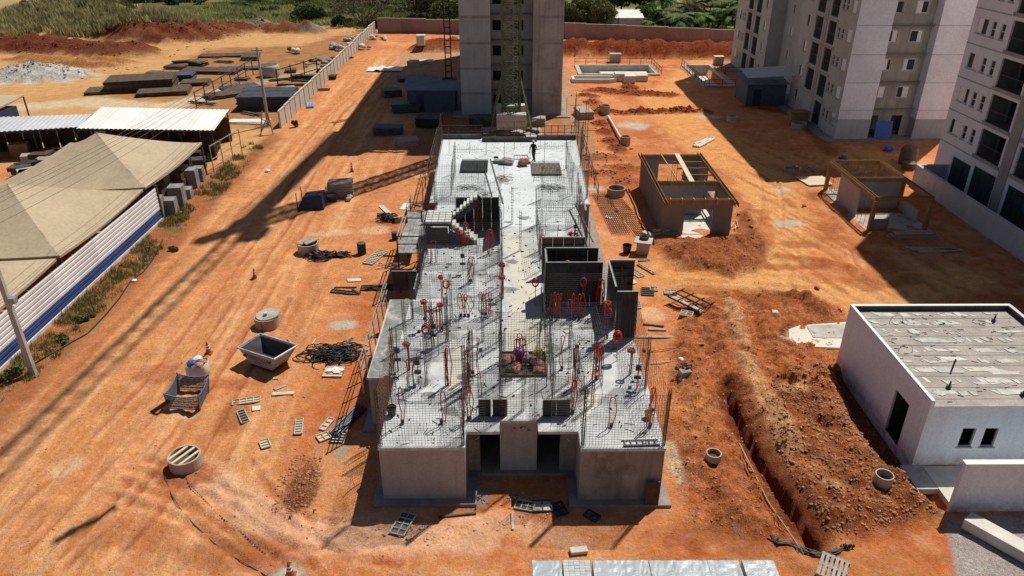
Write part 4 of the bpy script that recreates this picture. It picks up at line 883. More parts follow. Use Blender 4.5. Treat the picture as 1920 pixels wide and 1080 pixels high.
# ------------------------------------------------------------------ tower crane
cr = thing('tower_crane', 'green lattice tower crane standing between the new slab and the tower', 'crane', (.35, 75.6, 0))
CX, CY, W = .35, 75.6, .88
m = MB()
for sx in (-1,1):
    for sy in (-1,1): m.bar((CX+sx*W,CY+sy*W,1.6),(CX+sx*W,CY+sy*W,50),.21)
m.build('mast_chord', M['crane_green'], cr, True)
m = MB(); zz = 1.8; k = 0
while zz < 49:
    st = 1.4; P = [(CX-W,CY-W),(CX+W,CY-W),(CX+W,CY+W),(CX-W,CY+W)]
    for i in range(4):
        a, b = P[i], P[(i+1) % 4]; m.bar((*a,zz),(*b,zz),.09)
        if i in (0,2): m.bar((*b,zz),(*a,zz+st),.085); m.bar((*a,zz),(*b,zz+st),.085)
        else: m.bar((*(a if k % 2 else b),zz),(*(b if k % 2 else a),zz+st),.07)
    zz += st; k += 1
m.build('mast_lacing', M['crane_green'], cr, True)
m = MB(); zz = 2.0
while zz < 20:
    m.bar((CX+.25,CY,zz),(CX+.65,CY,zz),.03); zz += .32
m.bar((CX+.25,CY,1.8),(CX+.25,CY,20),.04); m.bar((CX+.65,CY,1.8),(CX+.65,CY,20),.04); m.build('ladder', M['steel_pale'], cr, True)
for sx in (-1,1):
    for sy in (-1,1): MB().bar((CX+sx*2.1,CY+sy*2.1,1.0),(CX+sx*W,CY+sy*W,6.2),.14).build('base_strut', M['crane_olive'], cr, True)
MB().bar((CX-2.7,CY-2.7,.95),(CX+2.7,CY+2.7,.95),.35,.3).build('base_beam', M['crane_green'], cr, True)
MB().bar((CX-2.7,CY+2.7,1.27),(CX+2.7,CY-2.7,1.27),.35,.3).build('base_beam', M['crane_green'], cr, True)
for j, (x0,x1,y0,y1,z0,z1,mt) in enumerate(((-1.5,1.5,-2.3,-1.2,.0,.7,'sack'),(-1.45,1.5,-2.3,-1.2,1.43,2.2,'concrete_pale'),(-1.5,1.45,1.2,2.3,1.43,2.2,'concrete_pale'),(-1.5,1.5,1.2,2.3,2.21,2.95,'concrete_pale'),(-1.48,1.5,-2.25,-1.2,2.21,2.9,'concrete_pale'))):
    MB().box(CX+x0,CX+x1,CY+y0,CY+y1,z0,z1).build('ballast_block', M[mt], cr, True, bevel=.03)
MB().box(CX-3.2,CX+3.2,CY-3.2,CY+3.2,-.2,.12).build('footing', M['concrete'], cr, True)
# slewing head, jib toward the front, counter-jib to the back (all above the picture)
JH = 51.0; jd = Vector((-.085,-1,0)).normalized(); js = Vector((-jd.y,jd.x,0)); o = Vector((CX,CY,JH))
MB().box(CX-1.2,CX+1.2,CY-1.2,CY+1.2,50.0,51.0).build('slew_ring', M['crane_green'], cr, True)
m = MB(); m.bar(o+Z*0,o+Z*6,1.0); m.build('tower_head', M['crane_green'], cr, True)
MB().obox(tuple(o+js*1.6+jd*1.0+Z*1.0),(1.3,1.8,2.1)).build('cab', M['white_sheet'], cr, True)
m = MB(); L_ = 52
for k in (-1,1): m.bar(o+js*(.6*k),o+js*(.6*k)+jd*L_,.18)
m.bar(o+Z*1.3,o+Z*1.3+jd*L_,.2); n = 34
for i in range(n):
    a = o+jd*(L_*i/n); b = o+jd*(L_*(i+.5)/n)+Z*1.3; c = o+jd*(L_*(i+1)/n)
    for k in (-1,1): m.bar(a+js*(.6*k),b,.09); m.bar(b,c+js*(.6*k),.09)
    m.bar(a+js*.6,a-js*.6,.06)
m.build('jib', M['crane_green'], cr, True)
m = MB(); m.bar(o,o-jd*26,1.7,.35); m.bar(o+Z*1.2+js*.8,o-jd*26+Z*1.2+js*.8,.07); m.bar(o+Z*1.2-js*.8,o-jd*26+Z*1.2-js*.8,.07); m.build('counter_jib', M['crane_green'], cr, True)
for i in range(4): c = o-jd*(22+i*.9)-Z*1.2; MB().obox(tuple(c),(1.8,.8,2.4)).build('counterweight', M['concrete'], cr, True)
m = MB(); m.bar(o+Z*6,o+jd*34+Z*1.3,.07); m.bar(o+Z*6,o-jd*24,.07); m.build('tie_rod', M['steel'], cr, True)
# hook block with lifting beam
hbx = G(160,985); hz_ = 26.0; f_ = hz_/math.tan(SUN_EL); hp = Vector((hbx[0]+f_*math.sin(SUN_AZ), hbx[1]+f_*math.cos(SUN_AZ), hz_))
hk = thing('lifting_beam', 'short steel lifting beam hanging on the crane rope above the picture', 'lifting beam', tuple(hp))
g0, g1 = Vector((*G(108,1016),0)), Vector((*G(215,955),0)); dd = (g1-g0).normalized()*1.15
MB().bar(-dd,dd,.3).build('beam_body', M['steel'], hk); m = MB(); m.bar(-dd*.35-Vector((0,0,.0)),-dd*.35+Vector((0,0,.5)),.35); m.build('hook_block', M['crane_olive'], hk)
m = MB(); m.tube([(0,0,.1),tuple((o+jd*min(50,(Vector((hp.x,hp.y,0))-Vector((CX,CY,0))).length)-hp).to_tuple())],.012,4); m.build('rope', M['steel'], hk)

# ------------------------------------------------------------------ hoist mast beside the tower
ho = thing('hoist_mast', 'black steel hoist mast on the left side of the grey tower', 'hoist', (-7.35, 95, 0))
m = MB()
for x in (-7.7,-7.0): m.bar((x,95,0),(x,95,30),.13)
m.build('mast_rail', M['steel_black'], ho, True); m = MB()
for i in range(40): m.bar((-7.7,95,.5+i*.75),(-7.0,95,.5+i*.75),.12,.1)
m.build('mast_rung', M['steel_black'], ho, True)
for z in (6.5,12,17.5): MB().bar((-7.0,95,z),(-5.2,95,z),.07).build('wall_tie', M['steel_black'], ho, True)
MB().box(-8.2,-6.5,94.2,95.8,0,1.9).build('hoist_car', M['rust_dark'], ho, True)

# ------------------------------------------------------------------ blue site sheds in the shade of the tower
dm('roof_shaded', (.2,.23,.27), var=.2, scale=1)  # roof grey darkened to carry the shade of the tower
def shed(label, x0, x1, y0, y1, h, cat='shed'):
    r = thing('site_shed', label, cat, ((x0+x1)/2, (y0+y1)/2, 0))
    n = int((x1-x0)/1.2)
    for i in range(n): a = x0+(x1-x0)*i/n; MB().box(a+.01,a+(x1-x0)/n-.01,y0,y0+.08,0,h).build('wall_sheet', M['shed_blue'], r, True)
    MB().box(x0,x0+.08,y0+.083,y1,0,h).build('wall_sheet', M['shed_blue'], r, True); MB().box(x1-.08,x1,y0+.083,y1,0,h).build('wall_sheet', M['shed_blue'], r, True); MB().box(x0+.083,x1-.083,y1-.08,y1,0,h).build('wall_sheet', M['shed_blue'], r, True)
    m = MB(); V = [(x0-.3,y0-.4,h+.02),(x1+.2,y0-.4,h+.02),(x1+.2,y1+.2,h+.35),(x0-.3,y1+.2,h+.35)]; m.quad(*V); m.quad(*[(a,b,c+.06) for a,b,c in V]); m.quad(V[0],V[1],(V[1][0],V[1][1],h+.08),(V[0][0],V[0][1],h+.08)); m.build('roof_sheet', M['roof_shaded'], r, True)
    MB().box(x0+.8,x0+1.7,y0-.03,y0-.003,.02,2.0).build('door', M['navy'], r, True); return r
shed('blue sheet-metal site shed at the left foot of the tower', -11.3,-6.0,86,89.2,2.5)
shed('smaller blue site shed behind the first, beside the hoist', -12.0,-8.6,89.8,92.4,2.3)
s3 = shed('blue site shed with a lean-to roof against the grey apartment block', 28.2,32.8,88.5,93,2.6)
MB().quad((27.6,87.0,3.6),(33.0,87.0,3.9),(33.0,90.5,4.3),(27.6,90.5,4.0)).build('canopy_sheet', M['roof_grey'], s3, True)

# ------------------------------------------------------------------ pools
def pool(label, x0, x1, y0, y1, dz, bench=None):
    r = thing('swimming_pool', label, 'pool', ((x0+x1)/2, (y0+y1)/2, 0)); w_ = .55
    for q in ((x0-w_,x1+w_,y0-w_,y0),(x0-w_,x1+w_,y1,y1+w_),(x0-w_,x0,y0,y1),(x1,x1+w_,y0,y1)): MB().box(q[0]+.001,q[1]-.001,q[2]+.001,q[3]-.001,dz-.3,.22).build('pool_wall', M['concrete'], r, True)
    MB().box(x0-.0,x1+.0,y0,y1,dz-.3,dz+.08).build('pool_floor', M['concrete_pale'], r, True)
    if bench: MB().box(*bench,dz+.082,dz+.75).build('step_bench', M['concrete_pale'], r, True)
    return r
p1_ = pool('bare concrete rectangular pool shell near the back boundary wall', 10.4, 20.65, 106.35, 112.15, -1.35, (13.5,20.6,109,112.1))
p2_ = pool('bare concrete pool shell at the corner of the grey apartment block', 26.15, 29.55, 98.95, 112.15, -1.3)
sp_ = thing('wading_pool', 'small rounded concrete wading pool shell beside the long pool', 'pool', (*G(1117,152), 0))
P = [(-3.1,-1.1),(1.6,-1.1),(2.6,-.7),(2.9,0),(2.6,.7),(1.6,1.1),(-3.1,1.1)]
for i in range(len(P)): a, b = P[i], P[(i+1) % len(P)]; MB().bar((*a,.2),(*b,.2),.35,.6).build('pool_wall', M['concrete_pale'], sp_)
MB().prism(P, -.1, .06).build('pool_floor', M['concrete'], sp_)
def handrail(label, pts, name='handrail', h=.95, mt='rust_dark', step=1.6, w_=.05):
    r = thing(name, label, 'railing', tuple(pts[0])); 
    for a, b in zip(pts[:-1], pts[1:]):
        a, b = Vector(a), Vector(b); n = max(1, int((b-a).length/step))
        for z in (h*.5, h): MB().bar(a+Z*z, b+Z*z, w_).build('rail', M[mt], r, True)
        for i in range(n+1): p = a+(b-a)*(i/n); MB().bar(p, p+Z*(h+.1), w_*1.2).build('post', M[mt], r, True)
    return r
handrail('dark railing along the far side of the long pool shell', [(9.9,112.9,.1),(21.2,112.6,.1),(21.4,106,.1)])
handrail('dark railing along the left side of the corner pool shell', [(25.5,112,.1),(25.7,98.5,.1)])
handrail('dark railing on the right side of the corner pool shell', [(30.3,112,.1),(30.3,106,.1),(33,106,.1)])
handrail('dark railing in shade at the near end of the corner pool shell', [(26.2,98.2,.1),(33,98.0,.1)])
for lab, px, py, s_, mt in (('grey tank box behind the long pool shell', 1153,117,(1.6,1.1,1.2),'concrete'),('pale concrete cube on the earth left of the tower', 790,96,(1.3,1.3,1.5),'concrete_pale'),('brown crate behind the corner pool shell', 1346,122,(1.3,1.1,1.2),'ply'),
     ('ochre crate in the shade by the grey block corner',1494,232,(1.9,1.3,1.3),'timber_form')):
    r = thing('storage_box', lab, 'box', GP(px, py)); MB().box(-s_[0]/2,s_[0]/2,-s_[1]/2,s_[1]/2,0,s_[2]).build('box_body', M[mt], r, bevel=.04); MB().box(-s_[0]/2-.05,s_[0]/2+.05,-s_[1]/2-.05,s_[1]/2+.05,s_[2]+.002,s_[2]+.08).build('lid', M[mt], r)
for i, (px, py, sx, sy, sz, lab) in enumerate(((1160,150,1.4,2.4,.5,'cream concrete block stack leftmost beside the wading pool'),(1178,152,1.5,3.0,.45,'cream concrete block stack in the middle beside the long pool'),(1200,150,1.8,2.0,.4,'cream concrete block stack right of the others beside the long pool'))):
    r = thing('block_stack', lab, 'blocks', GP(px, py))
    for k in range(2): MB().box(-sx/2+.05*k,sx/2,-sy/2,sy/2-.6*k,.02+k*sz,.01+(k+1)*sz).build('block', M['concrete_pale'], r, bevel=.02)

# ------------------------------------------------------------------ sheet-metal fence on the left
sf = thing('sheet_fence', 'white corrugated sheet fence with a navy band along the bottom', 'fence', (-26.5, 40, 0))
FY0, FY1, FH = 20.0, 53.4, 2.6
ny_ = 14
for i in range(ny_):
    a, b = FY0+(FY1-FY0)*i/ny_, FY0+(FY1-FY0)*(i+1)/ny_
    for nm, z0, z1, mt in (('navy_sheet',.18,.86,'fence_blue'),('white_sheet',.863,FH,'fence_white')):
        m = MB(); z = z0; prof = []
        while z < z1-.001:
            for dz, dx in ((0,0),(.03,.028),(.2,.028),(.23,0)):
                if z+dz <= z1: prof.append((dx, z+dz))
            z += .29
        prof.append((0, z1))
        for (dx0,za),(dx1,zb) in zip(prof[:-1], prof[1:]): m.quad((-26.5+dx0,a+.004,za),(-26.5+dx0,b-.004,za),(-26.5+dx1,b-.004,zb),(-26.5+dx1,a+.004,zb))
        m.build(nm, M[mt], sf, True)
    MB().box(-26.62,-26.53,a-.04,a+.04,0,FH).build('post', M['steel'], sf, True)
MB().box(-26.6,-26.4,FY0,FY1,-.2,.17).build('kerb', M['concrete_pale'], sf, True)
MB().box(-26.6,-26.4,FY1,FY1+.15,0,FH+.15).build('end_post', M['rust_dark'], sf, True)

# ------------------------------------------------------------------ tan canopies
def canopy(label, xc, yc, hw, hd, ze, za, ax=0, ay=0):
    r = thing('canopy_tent', label, 'canopy', (xc, yc, 0)); n = 14
    V = []; F = []; Cn = [(-hw,-hd),(hw,-hd),(hw,hd),(-hw,hd)]
    for s_ in range(4):
        a, b = Cn[s_], Cn[(s_+1) % 4]; V = []; F = []
        for i in range(n+1):
            t = i/n; zt = ze+(za-ze)*(t**1.25)
            for j in range(n+1):
                u_ = j/n; x = (a[0]+(b[0]-a[0])*u_)*(1-t)+ax*t; y = (a[1]+(b[1]-a[1])*u_)*(1-t)+ay*t
                V.append((x, y, zt-.22*(1-t)*math.sin(math.pi*u_)*(1-t)-.05*math.sin(math.pi*u_)*t))
        for i in range(n):
            for j in range(n): k = i*(n+1)+j; F.append((k,k+1,k+n+2,k+n+1))
        MB().add(V, F).build('roof_panel', M['canvas'], r, smooth=True)
        m = MB()
        for j in range(n):
            p, q = V[j], V[j+1]; m.quad(p,q,(q[0],q[1],q[2]-.16),(p[0],p[1],p[2]-.16))
        m.build('valance', M['canvas'], r)
    for x, y in Cn: MB().bar((x*.985,y*.985,0),(x*.985,y*.985,ze-.03),.12).build('pole', M['steel'], r)
    m = MB()
    for (x,y) in Cn: m.bar((x*.97,y*.97,ze-.12),(ax*.1,ay*.1,za-.35),.07)
    m.build('rafter', M['steel'], r); return r
canopy('tan canvas canopy nearest the white corrugated roof', -32.5, 58.2, 5.75, 5.75, 2.95, 5.45)
canopy('tan canvas canopy in the middle behind the sheet fence', -32.5, 46.3, 5.75, 5.75, 2.95, 5.45)
canopy('tan canvas canopy nearest the viewer behind the sheet fence', -32.5, 34.4, 5.75, 5.75, 2.95, 5.45)
canopy('small cream canopy over the navy cabin at the left edge', -56.5, 76.5, 4.6, 4.4, 3.2, 4.6)
cb = thing('site_cabin', 'navy and pale blue cabin under the small cream canopy', 'cabin', (-54, 76, 0))
MB().box(-58,-51.8,73.5,79,0,2.5).build('cabin_body', M['navy'], cb, True); MB().box(-58.02,-51.78,73.45,73.497,.02,1.2).build('lower_panel', M['shed_blue'], cb, True); MB().box(-54.6,-53.6,73.43,73.447,.05,2.1).build('door', M['rust_dark'], cb, True)
# corrugated roofs
def corr_roof(label, P, mt, nrib, posts=True, amp=.05):
    """P: near-left, near-right, far-right, far-left corners"""
    P = [Vector(p) for p in P]; r = thing('corrugated_roof_shed', label, 'shed', (P[0].x, P[0].y, 0)); N_ = nrib
    for b in range(6):
        m = MB(); 
        for i in range(N_*b//6, N_*(b+1)//6):
            q = []
            for dt, dz in ((0,0),(.3,0),(.42,amp),(.88,amp),(1,0)):
                t = (i+dt)/N_; q.append((P[0].lerp(P[1],t)+Z*dz, P[3].lerp(P[2],t)+Z*dz))
            for (a0,b0),(a1,b1) in zip(q[:-1],q[1:]): m.quad(a0,a1,b1,b0)
        m.build('roof_sheet', M[mt], r, True)
    if posts:
        for t in (0.02,.25,.5,.75,.98):
            for A, B in ((P[0],P[1]),(P[3],P[2])): p = A.lerp(B,t); MB().bar((p.x,p.y,0),(p.x,p.y,p.z-.02),.12).build('post', M['rust_dark'], r, True)
        m = MB(); m.bar(P[0]-Z*.1,P[1]-Z*.1,.1,.14); m.bar(P[3]-Z*.1,P[2]-Z*.1,.1,.14); m.build('purlin', M['rust_dark'], r, True)
    return r
_w = corr_roof('bright white corrugated roof on posts beyond the tan canopies', [(-40.1,68.6,2.9),(-27.3,68.4,2.75),(-27.9,74.7,3.1),(-41,75.4,3.2)], 'roof_white', 30)
for i in range(8): MB().box(-40.6+i*1.58,-40.6+i*1.58+1.55,74.3,74.36,0,2.2+.25*(i % 3)).build('shade_backdrop', M['rust_dark' if i % 2 else 'form_grey'], _w, True)  # dark backdrop added to fill the shade under the white roof
_w2 = corr_roof('greyish white corrugated roof at the left edge beyond the canopies', [(-56,66.5,2.6),(-40.6,69.8,2.7),(-41.0,73.4,3.0),(-57,71.8,2.9)], 'roof_grey', 36)
for i in range(10): MB().box(-57+i*1.6,-57+i*1.6+1.56,71.0+i*.16,71.06+i*.16,0,2.1).build('shade_backdrop', M['rust_dark' if i % 3 else 'form_grey'], _w2, True)  # same added dark backdrop for the shade under the greyish roof
lw = thing('low_sheet_wall', 'long pale sheet wall behind the greyish corrugated roof', 'wall', (-48, 75.5, 0))
for i in range(8): MB().box(-59+i*2.3,-59+i*2.3+2.28,75.0,75.08,0,2.2).build('wall_sheet', M['roof_grey'], lw, True)
# stored things under the roofs
rr = random.Random(21); k = 0
for i in range(26):
    x, y = rr.uniform(-50,-28), rr.uniform(64.3,73); 
    if x > -38 and y < 65: continue
    s_ = (rr.uniform(.8,1.8),rr.uniform(.8,1.4),rr.uniform(.6,1.5)); r = MB()
    for q in range(3): r.obox((x,y,s_[2]*(q+.5)/3),(s_[0]*rr.uniform(.85,1),s_[1]*rr.uniform(.85,1),s_[2]/3.05),rr.uniform(0,.4))
    tag(r.build('material_stack', M[rr.choice(['rust_dark','form_grey','plank_grey','concrete','dark','timber_form'])]), 'dim stack of stored material in the shade of the corrugated roofs', 'stack', 'stacks stored under the corrugated roofs')
for i in range(12):  # dark stacks added to deepen the shade below the canopy eave
    x, y = rr.uniform(-29.2,-27.6), 53.2+i*.95; r = MB()
    for q in range(3): r.obox((x,y,.28+q*.52),(1.2*rr.uniform(.8,1.1),.85,.5),rr.uniform(-.1,.1))
    tag(r.build('material_stack', M[rr.choice(['form_grey','form_black','rust_dark','block_grey'])]), 'dark stack added for the shade under the edge of the farther tan canopy', 'stack', 'stacks added for the shade under the farther canopy edge')
# grey tanks / block cubes at the end of the fence
for i, (px, py, s_, hh, lab) in enumerate(((312,408,.9,1.9,'grey block cube closest to the end of the sheet fence'),(333,402,1.0,1.5,'grey block cube second from the sheet fence end'),(347,386,1.1,1.7,'tall pale block cube third from the sheet fence end'),(362,372,.9,1.1,'low grey block cube before the canopy pole'),(372,352,1.1,1.6,'grey block cube under the canopy corner'),(385,340,.9,1.5,'grey block cube farthest from the sheet fence end'))):
    x, y = G(px, py); r = thing('block_cube', lab, 'blocks', (x-.6, y+.3, 0), R(8))
    for a in range(2):
        for c in range(int(hh/.4)): MB().box(-s_/2+a*s_/2+.01,-s_/2+(a+1)*s_/2-.01,-s_/2,s_/2,c*.4+.005,c*.4+.395).build('block', M['block_grey'], r)
handrail('rusty pole frame among the weeds beyond the canopy', [(-26.4,64.5,0),(-25.6,70,0)], 'pole_frame', 2.4, 'plank_grey', 1.4, .06)

# ------------------------------------------------------------------ utility poles and wires
def upole(label, x, y, h, arm):
    r = thing('utility_pole', label, 'pole', (x, y, 0)); m = MB(); m.add([(-.16,-.12,-.5),(.16,-.12,-.5),(.16,.12,-.5),(-.16,.12,-.5),(-.09,-.07,h),(.09,-.07,h),(.09,.07,h),(-.09,.07,h)],[(0,3,2,1),(4,5,6,7),(0,1,5,4),(1,2,6,5),(2,3,7,6),(3,0,4,7)]); m.build('shaft', M['concrete'], r)
    for z in arm: MB().box(-.6,.6,-.12,-.075,z-.05,z+.05).build('cross_arm', M['plank_grey'], r)
    for z in arm:
        m = MB()
        for xx in (-.5,0,.5): m.lathe([(.04,0),(.06,.05),(.03,.1),(.05,.14),(0,.18)],8,(xx,-.1,z+.05))
        m.build('insulator', M['concrete_pale'], r)
    return r
upole('grey concrete utility pole at the near end of the sheet fence', -24.6, 32.4, 9.2, (8.9,))
upole('grey concrete utility pole behind the precast panel wall', -26.0, 80.3, 8.2, (7.9,))
ml = thing('flood_lamp', 'small flood lamp on the near utility pole', 'lamp', (-24.45, 32.35, 4.2)); MB().box(0,.3,-.15,.15,0,.3).build('lamp_housing', M['steel_pale'], ml); MB().bar((-.1,0,.1),(0,0,.1),.05).build('bracket', M['steel'], ml)
wi = thing('overhead_wires', 'thin overhead wires running between the two utility poles above the canopies', 'wires', (-25.3, 56, 6))
for i, (dx, dz) in enumerate(((-.5,.18),(0,.18),(.5,.18),(-.1,-.5),(.1,-.9))):
    A = Vector((-26.0+dx,80.2,7.95+dz)); B = Vector((-24.6+dx,32.3,8.95+dz)); pts = [A.lerp(B,t)-Z*(1.6*4*t*(1-t)*.5) for t in [j/24 for j in range(25)]]
    MB().tube(pts,.012,4).build('wire', M['steel'], wi, True)

# ------------------------------------------------------------------ things stored in the far-left yard
def slabstack(label, px, py, sx, sy, sz, rz, n, mt, jit=.04, cat='stack', name='reinforcement_stack'):
    r = thing(name, label, cat, GP(px, py), R(rz)); q = random.Random(px)
    n = n*3 if sz > .3 else n*2
    for i in range(n):
        e = jit*(4 if sx > 2.5 else 1); x0_, x1_, y0_, y1_ = -sx/2+q.uniform(-e,e), sx/2+q.uniform(-e,e), -sy/2+q.uniform(-e,e)*.6, sy/2+q.uniform(-e,e)*.6
        o_ = MB().box(x0_,x1_,y0_,y1_,i*sz/n+.002,(i+1)*sz/n-.02*sz/n).build('mesh_sheet', M[mt], r); o_.rotation_euler = (0,0,q.uniform(-.03,.03) if sx > 2.5 else 0)
    return r
dm('yard_rust', (.085,.062,.04), var=.4, scale=3, c2=(.14,.1,.06), c2amt=.6, fine=.3)
dm('yard_blue', (.06,.085,.12), var=.35, scale=3, fine=.3)
for a in (('tall stack of dark brown wire mesh sheets in the far-left yard',268,166,8.0,4.6,1.5,14,5,'yard_rust'),('low mesh sheet stack left of the tall one in the yard',205,172,5.0,3.4,.35,14,2,'yard_rust'),
          ('low mesh sheet stack right of the tall one in the yard',308,174,6,4.2,.5,14,2,'yard_rust'),('bluish mesh stack behind the tall brown stack',325,150,5.5,2.6,.9,10,3,'yard_blue'),('small brown mesh stack at the right of the bluish one',368,158,3.4,2.6,.5,10,2,'yard_rust'),
          ('long low mesh stack across the middle of the yard',395,136,8,3.0,.45,-4,2,'yard_rust'),('mesh stack under the thin steel frame',425,180,5,2.6,.4,40,2,'yard_rust'),('tall dark covered stack beside the precast wall',505,202,6.6,3.0,1.6,2,3,'asph_sheet'),
          ('second dark covered stack behind the tall one by the wall',508,182,6.4,2.2,1.0,2,2,'asph_sheet'),('long brown beam stack by the precast wall',590,148,6,1.0,.6,0,2,'yard_rust'),('rebar bundle lying at the back of the yard',350,118,4,.8,.4,22,2,'yard_rust'),('scattered rebar heap at the far end of the yard',430,105,9,2.6,.35,8,2,'yard_rust'),
          ('long timber heap along the middle of the yard',560,160,5.5,.7,.35,3,2,'timber_form'),('pale slab heap at the back of the yard',450,130,6,1.6,.3,5,2,'form_grey'),('flat dark sheet at the middle of the yard',450,165,4.5,3,.25,35,2,'form_grey')): slabstack(*a)
fr = thing('scaffold_rack', 'thin steel pipe frame standing in the middle of the yard', 'frame', (*G(400,205), 0))
A, B = Vector((*G(370,206),0)), Vector((*G(475,140),0)); C_ = Vector((*G(425,206),0))
for i in range(8): p = A.lerp(B,i/7); MB().bar(p,p+Z*2.1,.1).build('post', M['rust_dark'], fr, True)
for z in (1.0,2.0): MB().bar(A+Z*z,B+Z*z,.08).build('rail', M['rust_dark'], fr, True)
MB().bar(A+Z*1.6,C_+Z*1.6,.09).build('rail', M['rust_dark'], fr, True)
fr2 = thing('scaffold_rack', 'dark pipe frame behind the utility pole by the precast wall', 'frame', (*G(560,165), 0))
A, B = Vector((*G(522,164),0)), Vector((*G(596,140),0))
for i in range(4): p = A.lerp(B,i/3); MB().bar(p,p+Z*2.4,.12).build('post', M['steel_black'], fr2, True)
for z in (.8,2.2): MB().bar(A+Z*z,B+Z*z,.09).build('rail', M['steel_black'], fr2, True)
def bagheap(label, px, py, n, spread, size, mats, name='bag_heap', cat='bags'):
    r = thing(name, label, cat, GP(px, py)); q = random.Random(px*3+py)
    for i in range(n):
        a, d = q.uniform(0,6.28), spread*math.sqrt(q.random()); s_ = size*q.uniform(.6,1.2); z = s_*.35+max(0,(1-d/spread))*size*.7*q.random()
        m = MB(); V = ICO*np.array([q.uniform(.8,1.3),q.uniform(.7,1.1),q.uniform(.55,.8)])*s_*.62; ang = q.uniform(0,3); V = V*np.random.default_rng(i+px).uniform(.82,1.15,(12,1))
        V = np.column_stack([V[:,0]*math.cos(ang)-V[:,1]*math.sin(ang)+d*math.cos(a), V[:,0]*math.sin(ang)+V[:,1]*math.cos(ang)+d*math.sin(a)*.7, V[:,2]+z]); m.add(V.tolist(), ICF.tolist())
        o_ = m.build('bag', M[q.choice(mats)], r, smooth=False); sm = o_.modifiers.new('s','SUBSURF'); sm.levels = 1; sm.render_levels = 1
    return r
bagheap('heap of grey and white bags against the far end of the precast wall', 655, 92, 22, 3.4, 1.1, ['mesh_net','white_bag','concrete','yard_rust'])
bagheap('pile of pale debris bags farther along the precast wall', 672, 76, 16, 3.0, 1.0, ['concrete_pale','plank_grey','white_bag'])
bagheap('white bag and dark heap in the yard before the wall', 548, 100, 6, 1.6, 1.3, ['white_bag','yard_rust'])
bagheap('brown debris heap in the yard near the wall', 588, 122, 12, 3.2, 1.1, ['yard_rust','mesh_net','rust_dark'])
bagheap('small debris heap inside the back corner of the site', 708, 76, 10, 1.8, .8, ['mesh_net','concrete','white_bag'])
for i in range(11):  # dark stacks added where the strip before the roof lies in shade
    x = -40.2+i*1.15+rr.uniform(-.2,.2); rz_ = rr.uniform(-.15,.15); r = MB()
    for q in range(4): r.obox((x+rr.uniform(-.05,.05),67.2+rr.uniform(-.2,.2),.16+q*.3),(1.0*rr.uniform(.8,1),.9,.28),rz_)
    tag(r.build('material_stack', M[rr.choice(['rust_dark','form_grey','dark','form_black'])]), 'dark stack in the row added for the shade along the front of the bright white roof', 'stack', 'row of stacks added for the shade before the white roof')
for i in range(26):
    x, y = rr.uniform(-52,-40), rr.uniform(61.5,68.5); r = MB(); a = rr.uniform(0,1)
    for q in range(3): r.obox((x,y,.2+q*.36),(rr.uniform(.8,2),rr.uniform(.6,1.3),.34),a)
    tag(r.build('material_stack', M[rr.choice(['rust_dark','form_grey','dark','form_black','concrete','plank_grey'])]), 'stored stack in the cluttered gap left of the tan canopies', 'stack', 'stacks in the gap left of the canopies')
tk = thing('mixer_drum', 'round grey drum standing beside the utility pole', 'drum', GP(507,143)); MB().lathe([(1.2,0),(1.35,.3),(1.35,1.3),(1.15,1.6)],20).build('drum_body', M['concrete'], tk, smooth=True); MB().lathe([(1.16,1.602),(.4,1.65),(0,1.66)],20).build('drum_lid', M['form_grey'], tk)
pp = thing('pipe_bundle', 'three blue pipes lying beside the precast wall on the haul road', 'pipes', GP(582,199), R(12))
for i in range(3): MB().tube([(-.3+i*.3,-1.1,.15),(-.3+i*.3,1.1,.15)],.14,10).build('pipe', M['pvc_blue'], pp)
ws = thing('sheet_pile', 'white corrugated sheets lying on the ground beside the open gate', 'sheets', GP(465,229), R(-3))
for i in range(3): MB().obox((i*.1,0,.06+i*.06),(4.4,1.7-.2*i,.05),R(i*2)).build('sheet', M['roof_white'], ws)
gt = thing('leaning_gate', 'broken timber gate leaning at the near end of the precast wall', 'gate', GP(500,252))
for a, b in (((-.6,0,0),(-.2,.3,2.4)),((.7,0,0),(.3,.3,2.4)),((-.5,.05,.6),(.6,.05,1.0)),((-.4,.1,1.6),(.4,.2,1.3)),((-.5,.0,.3),(.4,.25,2.1))): MB().bar(a,b,.1).build('board', M['plank_grey'], gt)
tp = thing('white_tarpaulin', 'crumpled white tarpaulin on rubble left of the tower', 'tarpaulin', GP(722,132))
n = 10; V = [((i/n-.5)*5, (j/n-.5)*2.6, .15+.5*abs(vnoise(np.array([i*.7]),np.array([j*.7]),5)[0])*(1-abs(i/n-.5)*1.6)) for i in range(n+1) for j in range(n+1)]
MB().add(V, [(i*(n+1)+j,(i+1)*(n+1)+j,(i+1)*(n+1)+j+1,i*(n+1)+j+1) for i in range(n) for j in range(n)]).build('cloth', M['white_sheet'], tp)
# debris in the tower shade
for a in (('dark pallet stack in the tower shade',735,180,2.2,1.8,.9,20,3,'form_grey'),('flat pale panel at the edge of the tower shade',795,118,3,1.6,.4,0,2,'concrete_pale'),('box pallet at the sunlit edge left of the tower',775,124,1.8,1.4,.8,10,2,'ply'),('grey sheet stack in deep shade by the sheds',775,150,4,2,.5,15,3,'form_grey'),('skip-like dark container in the tower shade',762,208,3.2,2.2,1.0,8,2,'steel')): slabstack(*a, cat='pallet', name='pallet_stack')

